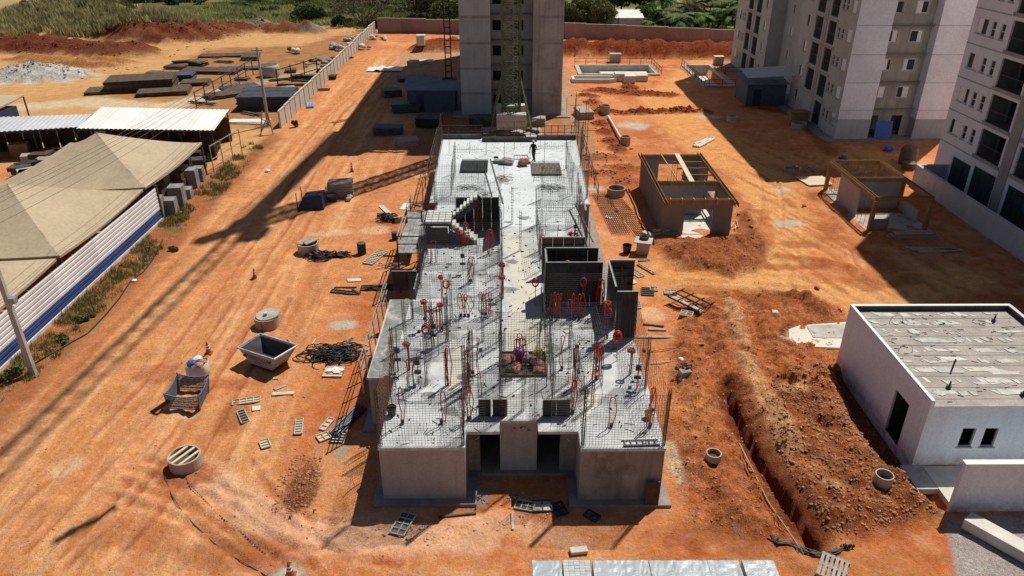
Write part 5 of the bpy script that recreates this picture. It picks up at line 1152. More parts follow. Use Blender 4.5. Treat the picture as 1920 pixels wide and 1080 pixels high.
# more stored material in the yard
rr = random.Random(91)
YS = ['beside the first frame post','behind the low left stack','by the middle of the yard edge','near the bluish stack','in the back row, left','in the back row, middle','in the back row, right','beside the round drum','near the pole foot','along the wall, near part','along the wall, middle part','along the wall, far part','at the sandy edge, left','at the sandy edge, right','under the dark pipe frame','between the frames','behind the covered stacks','in front of the covered stacks','by the wall corner heap','next to the timber heap']
for i, (px, py) in enumerate(((378,196),(238,158),(290,140),(345,140),(372,122),(420,118),(470,112),(530,150),(480,170),(590,170),(610,135),(640,110),(330,128),(400,108),(560,152),(455,150),(540,175),(470,215),(690,70),(545,135))):
    x, y = G(px, py); kind = rr.random(); r = thing('bar_bundle' if kind < .5 else 'panel_stack', ('rusty bar bundle ' if kind < .5 else 'low stack of panels ')+YS[i]+' of the far-left yard', 'rebar' if kind < .5 else 'stack', (x, y, gz(x, y)), rr.uniform(-.6,.6))
    if kind < .5:
        for k in range(9): a = rr.uniform(-.12,.12); L_ = rr.uniform(2.2,4); yy = rr.uniform(-.5,.5); MB().bar((-L_/2,yy,.08+.05*(k % 3)),(L_/2,yy+a*L_,.1+.05*(k % 3)),.09).build('bar', M['yard_rust' if k % 3 else 'rust'], r)
    else:
        w_, d_ = rr.uniform(1.4,3), rr.uniform(1,1.8)
        for k in range(rr.randint(3,7)): o_ = MB().box(-w_/2,w_/2,-d_/2,d_/2,k*.11+.01,k*.11+.1).build('panel', M[rr.choice(['yard_rust','form_grey','plank_grey','yard_blue','form_brown'])], r); o_.rotation_euler = (0,0,rr.uniform(-.12,.12)); o_.location = (rr.uniform(-.15,.15),rr.uniform(-.1,.1),0)
# crowding at the foot of the tower and crane
for i, (x, y, w_, d_, n, mt, lab) in enumerate(((-3.8,70,2.2,1.4,6,'plank_grey','timber stack left of the crane base'),(-4.6,73,1.8,1.2,8,'form_grey','form stack left behind the crane base'),(3.9,69.5,2.0,1.2,5,'concrete_pale','pale slab stack right of the crane base'),(4.6,73.5,2.6,1.0,4,'timber_form','timber stack right behind the crane base'),(2.9,80.5,2.4,1.2,5,'plank_grey','stack at the right foot of the tower'),(-3.0,80.5,2.4,1.4,6,'form_grey','stack at the left foot of the tower'),(8.6,84,1.6,3,5,'plank_grey','long stack right of the tower foot'),(-8.5,80,2.6,2,6,'form_black','dark stack in shade left of the tower foot'),(-12.5,77,3,1.6,5,'form_grey','grey stack in the tower shade on the haul road side'),(-10,73,2,1.4,4,'plank_grey','plank stack in shade left of the rear slab'))):
    r = thing('site_stack', lab, 'stack', (x, y, gz(x, y)), rr.uniform(-.4,.4))
    for k in range(n): o_ = MB().box(-w_/2,w_/2,-d_/2,d_/2,k*.17+.01,k*.17+.16).build('layer', M[mt], r); o_.rotation_euler = (0,0,rr.uniform(-.08,.08))
for i, (x, y) in enumerate(((6.4,67),(6.9,69.2),(7.4,71.5),(6.6,74),(7.8,74.6),(7.0,77.5),(8.3,78.5),(7.5,82),(6.7,84.5),(8.8,81))):
    tag(MB().tube([(0,0,-.1),(rr.uniform(-.1,.1),rr.uniform(-.1,.1),rr.uniform(1.2,2.8))],.025,5).build('upright_rebar', M['rust']), 'rusty upright rebar in the strip right of crane and tower', 'rebar', 'upright rebars right of the tower').location = (x, y, gz(x, y))
# ------------------------------------------------------------------ vegetation
def leaf_quads(P, size, up=.35, seed=0):
    r = np.random.default_rng(seed); n = len(P); N_ = r.normal(0, 1, (n, 3)); N_[:, 2] += up; N_ /= np.linalg.norm(N_, axis=1)[:, None]
    A = np.cross(N_, r.normal(0, 1, (n, 3))); A /= np.linalg.norm(A, axis=1)[:, None]; B = np.cross(N_, A); s = (size*r.uniform(.55, 1.35, n))[:, None]
    A = A*s; B = B*s*.6; V = np.stack([P-A, P+B*.9, P+A, P-B*.9], 1).reshape(-1, 3)
    return V, np.arange(4*n).reshape(-1, 4)
def clump_points(r, cs, rad, n):
    out = []
    for c, q in zip(cs, rad):
        d = r.normal(0, 1, (n, 3)); d /= np.linalg.norm(d, axis=1)[:, None]; out.append(c+d*(q*r.uniform(.55, 1.0, n)**.5)[:, None]*(1, 1, .8))
    return np.vstack(out)
def tree(name, label, x, y, h, rx, mt, seed, nclump=16, nleaf=220, leaf=.28, trunk=.2, low=.35, cat='tree', group=None, base=None):
    r = np.random.default_rng(seed); z0 = gz(x, y) if base is None else base; t = thing(name, label, cat, (x, y, z0), 0, group); m = MB()
    bend = r.uniform(-.3, .3, 2); m.tube([(0,0,-.2),(bend[0]*.4,bend[1]*.4,h*.3),(bend[0],bend[1],h*.62)], [trunk,trunk*.75,trunk*.45], 7)
    cs = []; rad = []
    for i in range(nclump):
        a = r.uniform(0, 6.28); d = rx*math.sqrt(r.uniform(.02, 1))*.8; zz = h*(low+(1-low)*r.uniform(.1, .88)*(1-.5*(d/rx)**2)); cs.append(np.array([d*math.cos(a), d*math.sin(a), zz])); rad.append(rx*r.uniform(.24, .42))
        if i % 2 == 0: m.tube([(bend[0]*.6,bend[1]*.6,h*r.uniform(.25,.5)), tuple(cs[-1]*(.6,.6,.85)), tuple(cs[-1])], [trunk*.45,trunk*.25,trunk*.08], 5)
    m.build('trunk', M['bark'], t, smooth=True)
    V, F = leaf_quads(clump_points(r, cs, rad, nleaf), leaf, seed=seed); np_mesh('crown', V, F, M[mt], t); return t
def pxt(px, y, z=2.0):   # x that sits under a photo column at distance y
    lo, hi = -400, 400
    for _ in range(50):
        mid = (lo+hi)/2; c, s = math.cos(-YAW), math.sin(-YAW); dx = c*mid-s*y; fy = s*mid+c*y; d = fy*math.cos(PITCH)-(z-CAM_H)*math.sin(PITCH)
        if 960+FPX*dx/d < px: lo = mid
        else: hi = mid
    return lo
S = 100
for nm, lab, px, y, h, rx, mt, ncl, nl, lf in (
    ('broad_tree','olive broad-crowned tree just right of the tower behind the boundary wall',1112,144,5.6,4.2,'leaf_olive',26,320,.26),
    ('broad_tree','olive tree half hidden by the right edge of the tower',1072,146,5.8,3.6,'leaf_olive',20,300,.26),
    ('dense_tree','dark dense tree behind the white-roofed sheds',1165,156,9.5,4.6,'leaf_dark',28,330,.3),
    ('dense_tree','dark dense tree right of the white-roofed sheds',1200,160,9.5,4.2,'leaf_dark',24,320,.3),
    ('dense_tree','deep green tree above the olive trees beside the tower',1110,166,11,5,'leaf_dark',26,320,.32),
    ('dense_tree','dark tree at the top edge above the palm clumps',1290,178,8,5,'leaf_dark',24,300,.32),
    ('dense_tree','dark tree behind the palms beside the grey apartment block',1375,158,8,4.5,'leaf_mid',24,300,.3),
    ('dense_tree','mid green tree at the top edge between palms',1340,172,9,5,'leaf_dark',22,300,.32),
    ('dense_tree','tree crown right behind the block wall beside the palms',1218,146,4.6,3.0,'leaf_mid',18,280,.24),
    ('broad_tree','greyish dry tree left of the tower beyond the wall',800,158,6.5,4.6,'leaf_dry',22,260,.22),
    ('broad_tree','green tree touching the left edge of the tower',842,152,5.2,3.6,'leaf_olive',18,260,.24)):
    tree(nm, lab, pxt(px, y), y, h, rx, mt, S, ncl, nl, lf, group=None); S += 1
# bare branching tree outside the wall corner
bt = thing('bare_tree', 'bare grey-brown tree with crooked limbs at the corner of the walls', 'tree', (pxt(678,152), 152, gz(pxt(678,152),152))); r_ = random.Random(4); m = MB(); tips = []
def limb(p, d, L, rad, dep):
    q = p+d*L; mid = p.lerp(q, .5)+Vector((r_.uniform(-.1,.1),r_.uniform(-.1,.1),r_.uniform(-.05,.1)))*L; m.tube([p,mid,q],[rad,rad*.8,rad*.6],5)
    tips.append(q)
    if dep:
        for _ in range(3 if dep > 1 else 4): nd = (d+Vector((r_.uniform(-.9,.9),r_.uniform(-.9,.9),r_.uniform(-.25,.6)))).normalized(); limb(q, nd, L*r_.uniform(.6,.85), rad*.55, dep-1)
for d in ((-.8,.1,.6),(.7,.2,.7),(.1,-.3,1),(.9,-.4,.35),(-.5,.5,.9)): limb(Vector((0,0,.8)), Vector(d).normalized(), 1.9, .2, 4)
m.tube([(0,0,-.3),(0,0,1)],[.4,.3],7); m.build('trunk', M['bark'], bt)
tp_ = np.array([t.to_tuple() for t in tips]); V, F = leaf_quads(np.repeat(tp_, 4, 0)+np.random.default_rng(5).normal(0,.25,(len(tp_)*4,3)), .13, seed=9); np_mesh('twigs', V, F, M['leaf_dry'], bt)
# palms
def palm(label, x, y, h, n, L, seed, mt='leaf_mid', name='palm_clump'):
    r = random.Random(seed); t = thing(name, label, 'palm', (x, y, gz(x, y)), 0); m = MB(); m.tube([(0,0,-.2),(.1,0,h*.6),(.0,.1,h)],[.22,.17,.14],7); m.build('trunk', M['bark'], t); V = []; F = []
    for i in range(n):
        a = r.uniform(0,6.28); e0 = r.uniform(.5,1.4); p = Vector((0,.05,h)); dirh = Vector((math.cos(a),math.sin(a),0)); el = e0; sg = 11; side = Vector((-dirh.y,dirh.x,0))
        for k in range(sg):
            d = dirh*math.cos(el)+Z*math.sin(el); q = p+d*(L/sg); el -= r.uniform(.12,.22)
            wl = .75*math.sin(math.pi*(k+.7)/(sg+.6))+.1
            for s_ in (-1,1):
                tip = q+side*(s_*wl)+d*.35-Z*(.25*wl); n_ = len(V); V += [p, q, tip+d*.1, tip-d*.08]; F.append((n_,n_+1,n_+2,n_+3))
            p = q
    MB().add(V, F).build('fronds', M[mt], t); return t
for i, (px, y, h, n, L, mt, lab) in enumerate(((1228,143,1.2,30,3.4,'leaf_mid','low palm clump right of the white-roofed sheds'),(1250,146,2.2,34,3.8,'leaf_olive','palm clump second from the white-roofed sheds'),(1272,142,1.8,34,3.6,'leaf_mid','palm clump at the middle of the palm row, near the wall'),(1290,150,3.2,36,4.2,'leaf_olive','tall palm at the middle of the palm row'),(1312,143,2.0,34,3.6,'leaf_mid','bushy palm right of the tall middle palm'),(1330,150,3.4,36,4.2,'leaf_olive','tall palm left of the bright green gap'),(1362,144,2.6,36,4.0,'leaf_mid','palm right of the bright green gap'),(1380,148,3.4,36,4.2,'leaf_mid','palm touching the grey apartment block'),(1240,158,3.6,36,4.2,'leaf_mid','palm behind the row, left part'),(1350,166,4.2,36,4.4,'leaf_olive','palm behind the row at the top edge'))):
    palm(lab, pxt(px, y), y, h, n, L, 40+i, mt)
# white-roofed sheds beyond the wall
for i, (a, b, lab) in enumerate(((1136,1157,'small white-roofed shed left of the pair beyond the wall'),(1159,1203,'longer white-roofed shed beyond the wall'))):
    x0, x1 = pxt(a,143), pxt(b,143); r = thing('white_roof_shed', lab, 'shed', ((x0+x1)/2,143,0)); MB().box(x0,x1,142,146,0,2.7).build('wall', M['precast'], r, True)
    m = MB(); m.add([(x0-.2,141.7,2.75),(x1+.2,141.7,2.75),(x1+.2,146.3,3.6),(x0-.2,146.3,3.6),(x0-.2,141.7,2.85),(x1+.2,141.7,2.85),(x1+.2,146.3,3.7),(x0-.2,146.3,3.7)],[(0,3,2,1),(4,5,6,7),(0,1,5,4),(1,2,6,5),(2,3,7,6),(3,0,4,7)]); m.build('roof', M['roof_white'], r, True)
# shrubs
def shrub(label, x, y, h, rx, mt, seed, group, n=7, nl=130, lf=.26, name='shrub'):
    r = np.random.default_rng(seed); t = thing(name, label, 'shrub', (x, y, gz(x, y)), 0, group); cs = []; rad = []
    for i in range(n): a = r.uniform(0,6.28); d = rx*r.uniform(0,.75); cs.append(np.array([d*math.cos(a),d*math.sin(a)*.8,h*r.uniform(.25,.7)])); rad.append(min(rx,h)*r.uniform(.3,.5))
    m = MB()
    for c in cs[:4]: m.tube([(0,0,-.1),tuple(c)],[.06,.02],4)
    m.build('stem', M['bark'], t); P = clump_points(r, cs, rad, nl); P[:, 2] = np.maximum(P[:, 2], .05); V, F = leaf_quads(P, lf, seed=seed); np_mesh('foliage', V, F, M[mt], t); return t
shrub('dark round bush beyond the gravel cones', pxt(582,158), 158, 3.6, 3.4, 'leaf_dark', 1, None, 12, 220)
shrub('dark bush at the foot of the bare tree', pxt(640,154), 154, 1.6, 3.2, 'leaf_dark', 2, None, 9, 200)
shrub('green bush on the top of the grassy mound', pxt(58,162), 162, 4.4, 2.6, 'leaf_mid', 3, None, 12, 200)
shrub('bush before the wall corner right of the bare tree', pxt(705,150), 150, 1.6, 2.6, 'leaf_olive', 4, None, 8, 180)
r = random.Random(8); k = 0
for i in range(46):
    px = 120+i*16+r.uniform(-8,8); y = r.uniform(186,206)
    if px > 845: break
    shrub('lush green shrub in the scrub belt along the top of the picture', pxt(px,y), y, r.uniform(2.0,3.6), r.uniform(2.6,4.4), r.choice(['leaf_lush','leaf_mid','leaf_mid','leaf_dark']), 60+i, 'shrubs of the far scrub belt', 6, 110, .34)
for i in range(34):
    px = r.uniform(420,850); y = r.uniform(156,184)
    shrub('dry olive scrub bush between the wall corner and the green belt', pxt(px,y), y, r.uniform(.8,2.0), r.uniform(1.4,3.0), r.choice(['leaf_olive','leaf_dry','leaf_olive','leaf_mid']), 160+i, 'dry scrub bushes behind the wall corner', 5, 100, .26)
for i in range(20):
    px = r.uniform(1060,1390); y = r.uniform(140.5,152); x = pxt(px, y)
    if 17 < x < 27 and y < 148: continue
    if y < 143.5-(x+23)*.19+1: y += 3
    shrub('undergrowth bush at the foot of the trees behind the right wall', x, y, r.uniform(1,2.2), r.uniform(1.2,2.2), r.choice(['leaf_dark','leaf_mid','leaf_olive']), 260+i, 'undergrowth behind the right boundary wall', 5, 110, .22)
# grass (uncountable)
def grass(name, label, pts, hmin, hmax, mt, seed, blades=7, spread=.12, w_=.03):
    r = np.random.default_rng(seed); P = np.repeat(np.asarray(pts), blades, 0); n = len(P); P = P+np.column_stack([r.normal(0,spread,(n,2)), np.zeros(n)]); A = r.uniform(0,6.28,n); H_ = r.uniform(hmin,hmax,n); L = r.uniform(.1,.6,n)*H_
    d = np.column_stack([np.cos(A),np.sin(A),np.zeros(n)]); s = np.column_stack([-np.sin(A),np.cos(A),np.zeros(n)])*(w_*r.uniform(.6,1.4,n))[:,None]; t = P+d*L[:,None]+np.column_stack([np.zeros((n,2)),H_])
    V = np.stack([P-s,P+s,t],1).reshape(-1,3); o = np_mesh(name, V, np.arange(3*n).reshape(-1,3), M[mt]); tag(o, label, 'grass', kind='stuff'); return o
def gpts(poly, n, seed, thr=-1, sc_=2.0):
    r = np.random.default_rng(seed); a = np.array(poly); P = r.uniform(a.min(0), a.max(0), (n, 2)); P = P[poly_in(P[:,0],P[:,1],poly)]; P = P[fbm(P[:,0]/sc_,P[:,1]/sc_,3,seed) > thr]; return np.column_stack([P, relief(P[:,0],P[:,1])-.02])
vg = [(-26.3,24),(-24.6,24),(-24.2,36),(-24.4,50),(-23.8,60),(-24.2,72),(-26.2,74),(-26.3,54)]
grass('weeds', 'green weeds growing along the foot of the sheet fence', gpts(vg, 3600, 1, .05, 1.6), .12, .42, 'grass_green', 2, 8, .1, .022)
grass('dry_weeds', 'dry straw-coloured grass along the foot of the sheet fence', gpts(vg, 2200, 3, .1, 1.2), .08, .3, 'grass_dry', 4, 6, .1, .02)
hp_ = [(HILL[0]+25*math.cos(t), HILL[1]+9+13*math.sin(t)) for t in np.linspace(0,6.28,24)]
grass('mound_grass', 'tall yellow-green grass over the mound at the top left', gpts(hp_, 12000, 5, -.25, 5), .5, 1.5, 'grass_dry', 6, 7, .5, .12)
grass('mound_weeds', 'darker green weeds among the grass of the top left mound', gpts(hp_, 5000, 7, .22, 4), .5, 1.5, 'grass_green', 8, 7, .5, .13)
mp_ = [(pxt(200,165),150),(pxt(500,158),150),(pxt(640,158),154),(pxt(700,160),170),(pxt(420,175),182),(pxt(190,175),172)]
grass('meadow_grass', 'pale yellow-green meadow grass beyond the red soil heaps', gpts(mp_, 16000, 9, -.3, 6), .4, 1.1, 'grass_meadow', 10, 6, .5, .13)
fp_ = [(-60,156),(-6,147),(-6,215),(-120,215),(-110,188),(-70,190)]
grass('scrub_grass', 'green scrub grass filling the ground behind the wall corner', gpts(fp_, 20000, 11, -.1, 7), .5, 1.3, 'grass_scrub', 12, 6, .6, .15)
for i, (px, py, h, rx, lab) in enumerate(((415,262,1.6,1.1,'leafy weed bush by the corner of the farther canopy'),(405,285,1.4,.9,'leafy weed bush below the farther canopy corner'),(398,300,1.0,.9,'low weed bush beside the block cubes'),(168,600,.35,.9,'low green weed patch at the middle of the sheet fence'),(130,640,.4,1.0,'low green weed patch nearer along the sheet fence'),(40,700,.5,1.0,'weed clump at the foot of the near utility pole'),(15,715,.4,.9,'weed clump at the left edge below the fence'),(330,470,.3,.7,'small weed tuft near the fence end'),(560,238,.8,.4,'small bush at the near end of the precast wall'))):
    x, y = G(px, py); shrub(lab, x-.3, y, h, rx, 'leaf_olive' if i != 2 else 'leaf_mid', 400+i, None, 6, 150, .09 if h < .6 else .13, 'weed_bush')
# ------------------------------------------------------------------ on the slab: wire mesh, forms, conduits
def wmesh(label, a, b, h=2.55, z0=SZ, hole=None, mt='wire', sp=.12, lean=0, wd=.0095):
    """standing welded wire mesh from a to b"""
    a, b = Vector((*a, z0)), Vector((*b, z0)); L_ = (b-a).length; d = (b-a).normalized(); nrm = Vector((-d.y, d.x, 0)); r_ = thing('wire_mesh', label, 'wire mesh', tuple(a), 0, 'wire mesh panels standing on the slab')
    q = random.Random(label); m = MB(); nv = max(2, int(L_/sp)); nh = int(h/sp)
    bow = q.uniform(-.12, .12); lean = q.uniform(-.03,.03); tw = q.uniform(-.05,.05)
    def pt(u_, z): return d*(u_+.015*math.sin(z*3+u_))+Z*z+nrm*(bow*math.sin(math.pi*u_/L_)*(.4+.25*z)+lean*z+tw*(u_/L_-.5)*z+.02*math.sin(u_*4+z*2))
    def seg(p0, p1):
        if hole:
            pass
        m.bar(p0, p1, wd, caps=False)
    for i in range(nv+1):
        u_ = L_*i/nv+q.uniform(-.012,.012); top = h+q.uniform(-.1,.25)*(q.random() < .4)
        if hole and hole[0] < u_ < hole[1]:
            if hole[2] > .2: seg(pt(u_,0), pt(u_,hole[2]))
            if hole[3] < h: seg(pt(u_,hole[3]), pt(u_,top))
        else: seg(pt(u_,0), pt(u_,h*.5)); seg(pt(u_,h*.5), pt(u_,top))
    m.build('upright_wires', M[mt], r_); m = MB()
    for j in range(1, nh+1):
        z = sp*j
        spans = [(0, L_)]
        if hole and hole[2] < z < hole[3]: spans = [(0, max(hole[0],.01)), (min(hole[1],L_-.01), L_)]
        for s0, s1 in spans:
            n = max(1, int((s1-s0)/1.2))
            for k in range(n): m.bar(pt(s0+(s1-s0)*k/n, z), pt(s0+(s1-s0)*(k+1)/n, z), wd, caps=False)
    m.build('level_wires', M[mt], r_)
    if L_ > 1.2:
        for u_ in (0, L_):
            m = MB()
            for e in (-.05,.05):
                for f in (-.04,.04): m.bar(pt(u_,0)+d*e+nrm*f, pt(u_,h+.1)+d*e+nrm*f, .016, caps=False)
            for j in range(12): m.bar(pt(u_,.1+j*.2)-d*.05, pt(u_,.1+j*.2)+d*.05, .012, caps=False)
            m.build('edge_cage', M[mt], r_)
    return r_
WM = [('front left panel over the pale left wall',(-5.0,23.15),(-1.8,23.15),None),('front right panel over the stained right wall',(2.9,23.05),(6.05,23.05),None),('panel above the centre front wall',(-.3,24.85),(1.1,24.85),None),
 ('short panel over the left doorway',(-1.65,24.15),(-.9,24.15),None),('short panel over the right doorway',(1.7,24.15),(2.7,24.15),None),
 ('left panel, second row from the front',(-5.0,27.0),(-1.9,27.0),(1.2,2.2,0,2.1)),('right panel, second row from the front',(2.95,27.0),(6.0,27.0),(.8,1.7,0,2.1)),('middle panel behind the front forms',(-1.6,27.4),(2.7,27.4),(1.9,2.7,0,2.1)),
 ('left panel, third row from the front',(-4.9,30.4),(-.5,30.4),(2.6,3.6,0,2.1)),('right panel, third row from the front',(2.1,30.2),(5.2,30.2),(.4,1.3,0,2.1)),('panel around the heap of sacks',(-.35,29.2),(1.7,29.2),None),
 ('left panel, fourth row',(-4.9,33.2),(-.5,33.2),(1,2,0,2.1)),('right panel before the black forms',(2.0,33.2),(5.9,33.2),(1.5,3,.9,2.1)),('left panel, fifth row',(-4.8,36.6),(-.5,36.6),(3,3.8,0,2.1)),('left panel before the stair',(-4.8,39.8),(-.5,39.8),None),
 ('right panel behind the black forms',(2.0,41.5),(4.7,41.5),(.5,1.4,0,2.1)),('right panel at the waist of the slab',(2.0,45.6),(4.7,45.6),None),('left panel behind the stair',(-4.8,46.8),(-.5,46.8),None),
 ('left rear panel at the widening of the slab',(-5.3,50.4),(-1.6,50.4),None),('right rear panel at the widening of the slab',(2.4,50.2),(5.6,50.2),None)]
for lab, a, b, ho_ in WM: wmesh('see-through steel wire mesh, '+lab, a, b, hole=ho_)
WL = [('rusty left edge panel beside the front left block',(-5.06,23.2),(-5.06,27.8),'rust',2.55),('line along the inner edge of the front left block',(-1.78,23.2),(-1.78,27.3),'wire',2.55),('line along the inner edge of the front right block',(2.88,23.1),(2.88,27.2),'wire',2.55),('right edge panel beside the front right block',(6.08,23.1),(6.08,30.8),'wire',2.55),
 ('line left of the heap of sacks',(-.36,25.0),(-.36,29.0),'wire',2.55),('line right of the heap of sacks',(1.86,25.2),(1.86,29.4),'wire',2.55),('left corridor line before the stair',(-.38,31.0),(-.38,36.4),'wire',2.5),('right corridor line beside the black forms',(1.8,30.4),(1.8,34.0),'wire',2.5),
 ('left corridor line beside the stair',(-.38,38.2),(-.38,41.6),'wire',2.5),('right corridor line behind the black forms',(1.85,38.6),(1.85,45.5),'wire',2.5),('left edge line at the waist of the slab',(-4.9,36.8),(-4.9,41.0),'wire',2.5),('line between the left rooms',(-2.9,30.6),(-2.9,33.1),'wire',2.5),('line between the right rooms',(4.1,27.2),(4.1,30.1),'wire',2.5),('line between the front left rooms',(-3.6,27.2),(-3.6,30.3),'wire',2.5),
 ('left edge line of the rear slab, near part',(-5.5,51),(-5.6,57.5),'wire',2.4),('left edge line of the rear slab, far part',(-5.65,58),(-5.75,65),'wire',2.4),('right edge line of the rear slab, near part',(5.65,50.4),(5.8,57.2),'wire',2.4),('right edge line of the rear slab, far part',(5.85,57.8),(6.0,65),'wire',2.4),('inner line on the left of the rear slab',(-4.1,51),(-4.1,56),'wire',2.4),('inner line on the right of the rear slab',(4.6,51),(4.6,57),'wire',2.4),('right edge line at the waist of the slab',(4.8,41.8),(4.8,48.8),'rust',2.4)]
for lab, a, b, mt, h in WL: wmesh('edge-on steel wire mesh, '+lab, a, b, h, mt=mt, sp=.3 if b[1] > 30 else .2, wd=.009)
# flat wall starters (low rows of bars)
for i, (a, b, lab) in enumerate((((-4.6,61.5),(-2.2,61.5),'behind the dark grid tray'),((2.6,62.4),(5.6,62.4),'behind the brown grid tray'),((-4.2,54.2),(-1.6,54.2),'before the dark grid tray'),((2.0,54.3),(4.4,54.3),'before the brown grid tray'),((-5.2,49.9),(-2,49.9),'at the stair end of the rear slab'),((2.0,48.0),(4.6,48.0),'at the waist of the rear slab'))):
    r_ = thing('starter_bar_row', 'low row of steel starter bars '+lab, 'rebar', (*a, SZ)); n = int((b[0]-a[0])/.16); m = MB()
    for k in range(n): m.bar((k*.16,0,0),(k*.16+.02,0,.45+.1*(k % 2)),.018,caps=False)
    m.build('upright_bar', M['wire'], r_); MB().bar((0,0,.22),(b[0]-a[0],0,.22),.022).build('tie_bar', M['wire'], r_)

# ---- formwork
def form_panel(label, a, b, z0, h, mt='form_black', ribs=5, cols=6, flip=1, name='wall_formwork', backmt='form_grey'):
    a, b = Vector((*a,z0)), Vector((*b,z0)); L_ = (b-a).length; d = (b-a).normalized(); n_ = Vector((-d.y,d.x,0))*flip; r_ = thing(name, label, 'formwork', tuple(a)); c = lambda u_,z,o_=0: d*u_+Z*z+n_*o_
    k = max(1, int(round(L_/.6)))
    for i in range(k):
        u0, u1 = L_*i/k+.006, L_*(i+1)/k-.006; m = MB(); m.bar(c((u0+u1)/2,0), c((u0+u1)/2,h), u1-u0 if abs(d.x) > .5 else .02, .02 if abs(d.x) > .5 else u1-u0); 
        m = MB(); V = [c(u0,0,0),c(u1,0,0),c(u1,h,0),c(u0,h,0),c(u0,0,.02),c(u1,0,.02),c(u1,h,.02),c(u0,h,.02)]; m.add(V,[(0,1,2,3),(7,6,5,4),(0,4,5,1),(1,5,6,2),(2,6,7,3),(3,7,4,0)]); pn = m.build('face_panel', M[mt], r_)
        m = MB()
        for j in range(ribs+1): m.bar(c(u0,h*j/ribs*.98+.02,.055), c(u1,h*j/ribs*.98+.02,.055), .07, .025)
        for e in (u0+.015,u1-.015): m.bar(c(e,.0,.05), c(e,h,.05), .07 if abs(d.x) < .5 else .025, .025 if abs(d.x) < .5 else .07)
        m.build('rib', M[backmt], pn)
    m = MB(); m.bar(c(0,h+.012,.01), c(L_,h+.012,.01), .07, .02); m.build('top_rail', M['steel_pale'], r_)
    return r_
form_panel('smooth black form wall facing the viewer on the right of the slab', (1.9,34.3), (4.85,34.3), SZ, 2.6)
form_panel('ribbed black form wall directly behind the smooth one', (4.8,36.1), (2.0,36.1), SZ, 2.6, flip=1, backmt='form_black')
form_panel('brownish ribbed form wall farthest back on the right of the slab', (4.3,38.2), (1.9,38.2), SZ, 2.3, mt='form_brown', backmt='form_brown')
form_panel('narrow side form joining the two black form walls', (1.95,34.4), (1.95,36.0), SZ, 2.6, flip=-1)
form_panel('narrow black form near the right edge, in front of the other', (5.15,31.1), (6.15,31.1), SZ, 2.6)
form_panel('narrow ribbed form at the right edge beside the black form walls', (6.6,35.1), (5.3,35.1), SZ, 2.35, backmt='form_grey')
form_panel('side form along the right edge of the slab', (5.2,32.0), (5.2,34.9), SZ, 2.4, flip=-1)
form_panel('dark ribbed form wall behind the stair', (-.5,44.5), (-3.3,44.5), SZ, 2.3, backmt='form_black')
form_panel('dark side form right of the stair', (-.5,42.4), (-.5,44.4), SZ, 2.5, flip=1, backmt='form_black')
form_panel('small dark form left of the front gap, outer one', (-1.25,25.0), (-.72,25.0), SZ, .85, ribs=4)
form_panel('small dark form left of the front gap, inner one', (-.66,25.0), (-.05,25.0), SZ, .85, ribs=4)
form_panel('small dark form right of the centre front wall', (1.4,24.95), (2.55,24.95), SZ, .85, ribs=4)
form_panel('dark form box at the left end of the balcony slab', (-6.5,37.4), (-5.1,37.4), SZ-.6, 1.2)
form_panel('dark side form beside the balcony slab', (-5.05,35.4), (-5.05,37.3), SZ-.6, 1.1, flip=-1)
form_panel('grey form leaning at the right rear edge of the slab', (5.3,47.0), (5.3,49.0), SZ-1.2, 1.6, backmt='form_pale')
# waffle trays on the rear slab
def tray(label, x0, x1, y0, y1, mt, mt2):
    r_ = thing('grid_tray', label, 'formwork', (x0, y0, SZ)); w_, d_ = x1-x0, y1-y0; m = MB(); m.box(0,w_,0,d_,.05,.09); m.build('base_sheet', M[mt2], r_)
    for i in range(22): x = w_*i/21; MB().box(x-.02,x+.02,0,d_,.092,.2).build('long_bar', M[mt], r_)
    for j in range(9): y = d_*j/8; MB().box(-.02,w_+.02,y-.015,y+.015,.19,.215).build('cross_bar', M[mt], r_)
    return r_
tray('dark grey grid tray lying on the left of the rear slab', -3.72,-1.62,56.0,58.9,'asph_sheet','form_black')
tray('brown grid tray lying on the right of the rear slab', 1.92,4.15,55.3,58.2,'plank_grey','form_brown')
# stair form
st = thing('stair_formwork', 'zigzag stair form with a pale slatted landing on the left of the slab', 'stairs', (-5.1, 42.4, SZ))
for i in range(5):
    for j in range(4): MB().box(.02+j*.4,.38+j*.4,.03+i*.4,.34+i*.4,1.36,1.5).build('landing_cell', M['form_white'], st)
MB().box(0,1.62,0,2.0,1.2,1.35).build('landing_deck', M['form_black'], st)
for k in range(7):
    MB().box(1.65+k*.22,1.65+(k+1)*.22-.01,1.1,2.0,1.36+k*.19,1.36+(k+1)*.19-.02).build('step', M['form_white'], st)
    MB().box(1.65+k*.22,1.65+(k+1)*.22-.01,0,.9,1.16-(k+1)*.165,1.16-k*.165+.15-.02).build('step', M['form_white'], st)
m = MB()
for y in (1.05,2.02): m.bar((1.55,y,1.02),(3.3,y,2.42),.05,.3)
for y in (-.03,.92): m.bar((1.5,y,.8),(2.9,y,-.1+.18),.05,.3)
m.build('stringer', M['form_black'], st)
for x, y in ((.1,.1),(1.5,.1),(.1,1.9),(1.5,1.9),(2.6,1.6)): MB().bar((x,y,0),(x,y,1.2 if x < 2 else 2.0),.09).build('prop', M['steel_black'], st)
MB().box(0,1.4,-.05,-.01,.05,1.15).build('side_form', M['form_black'], st)

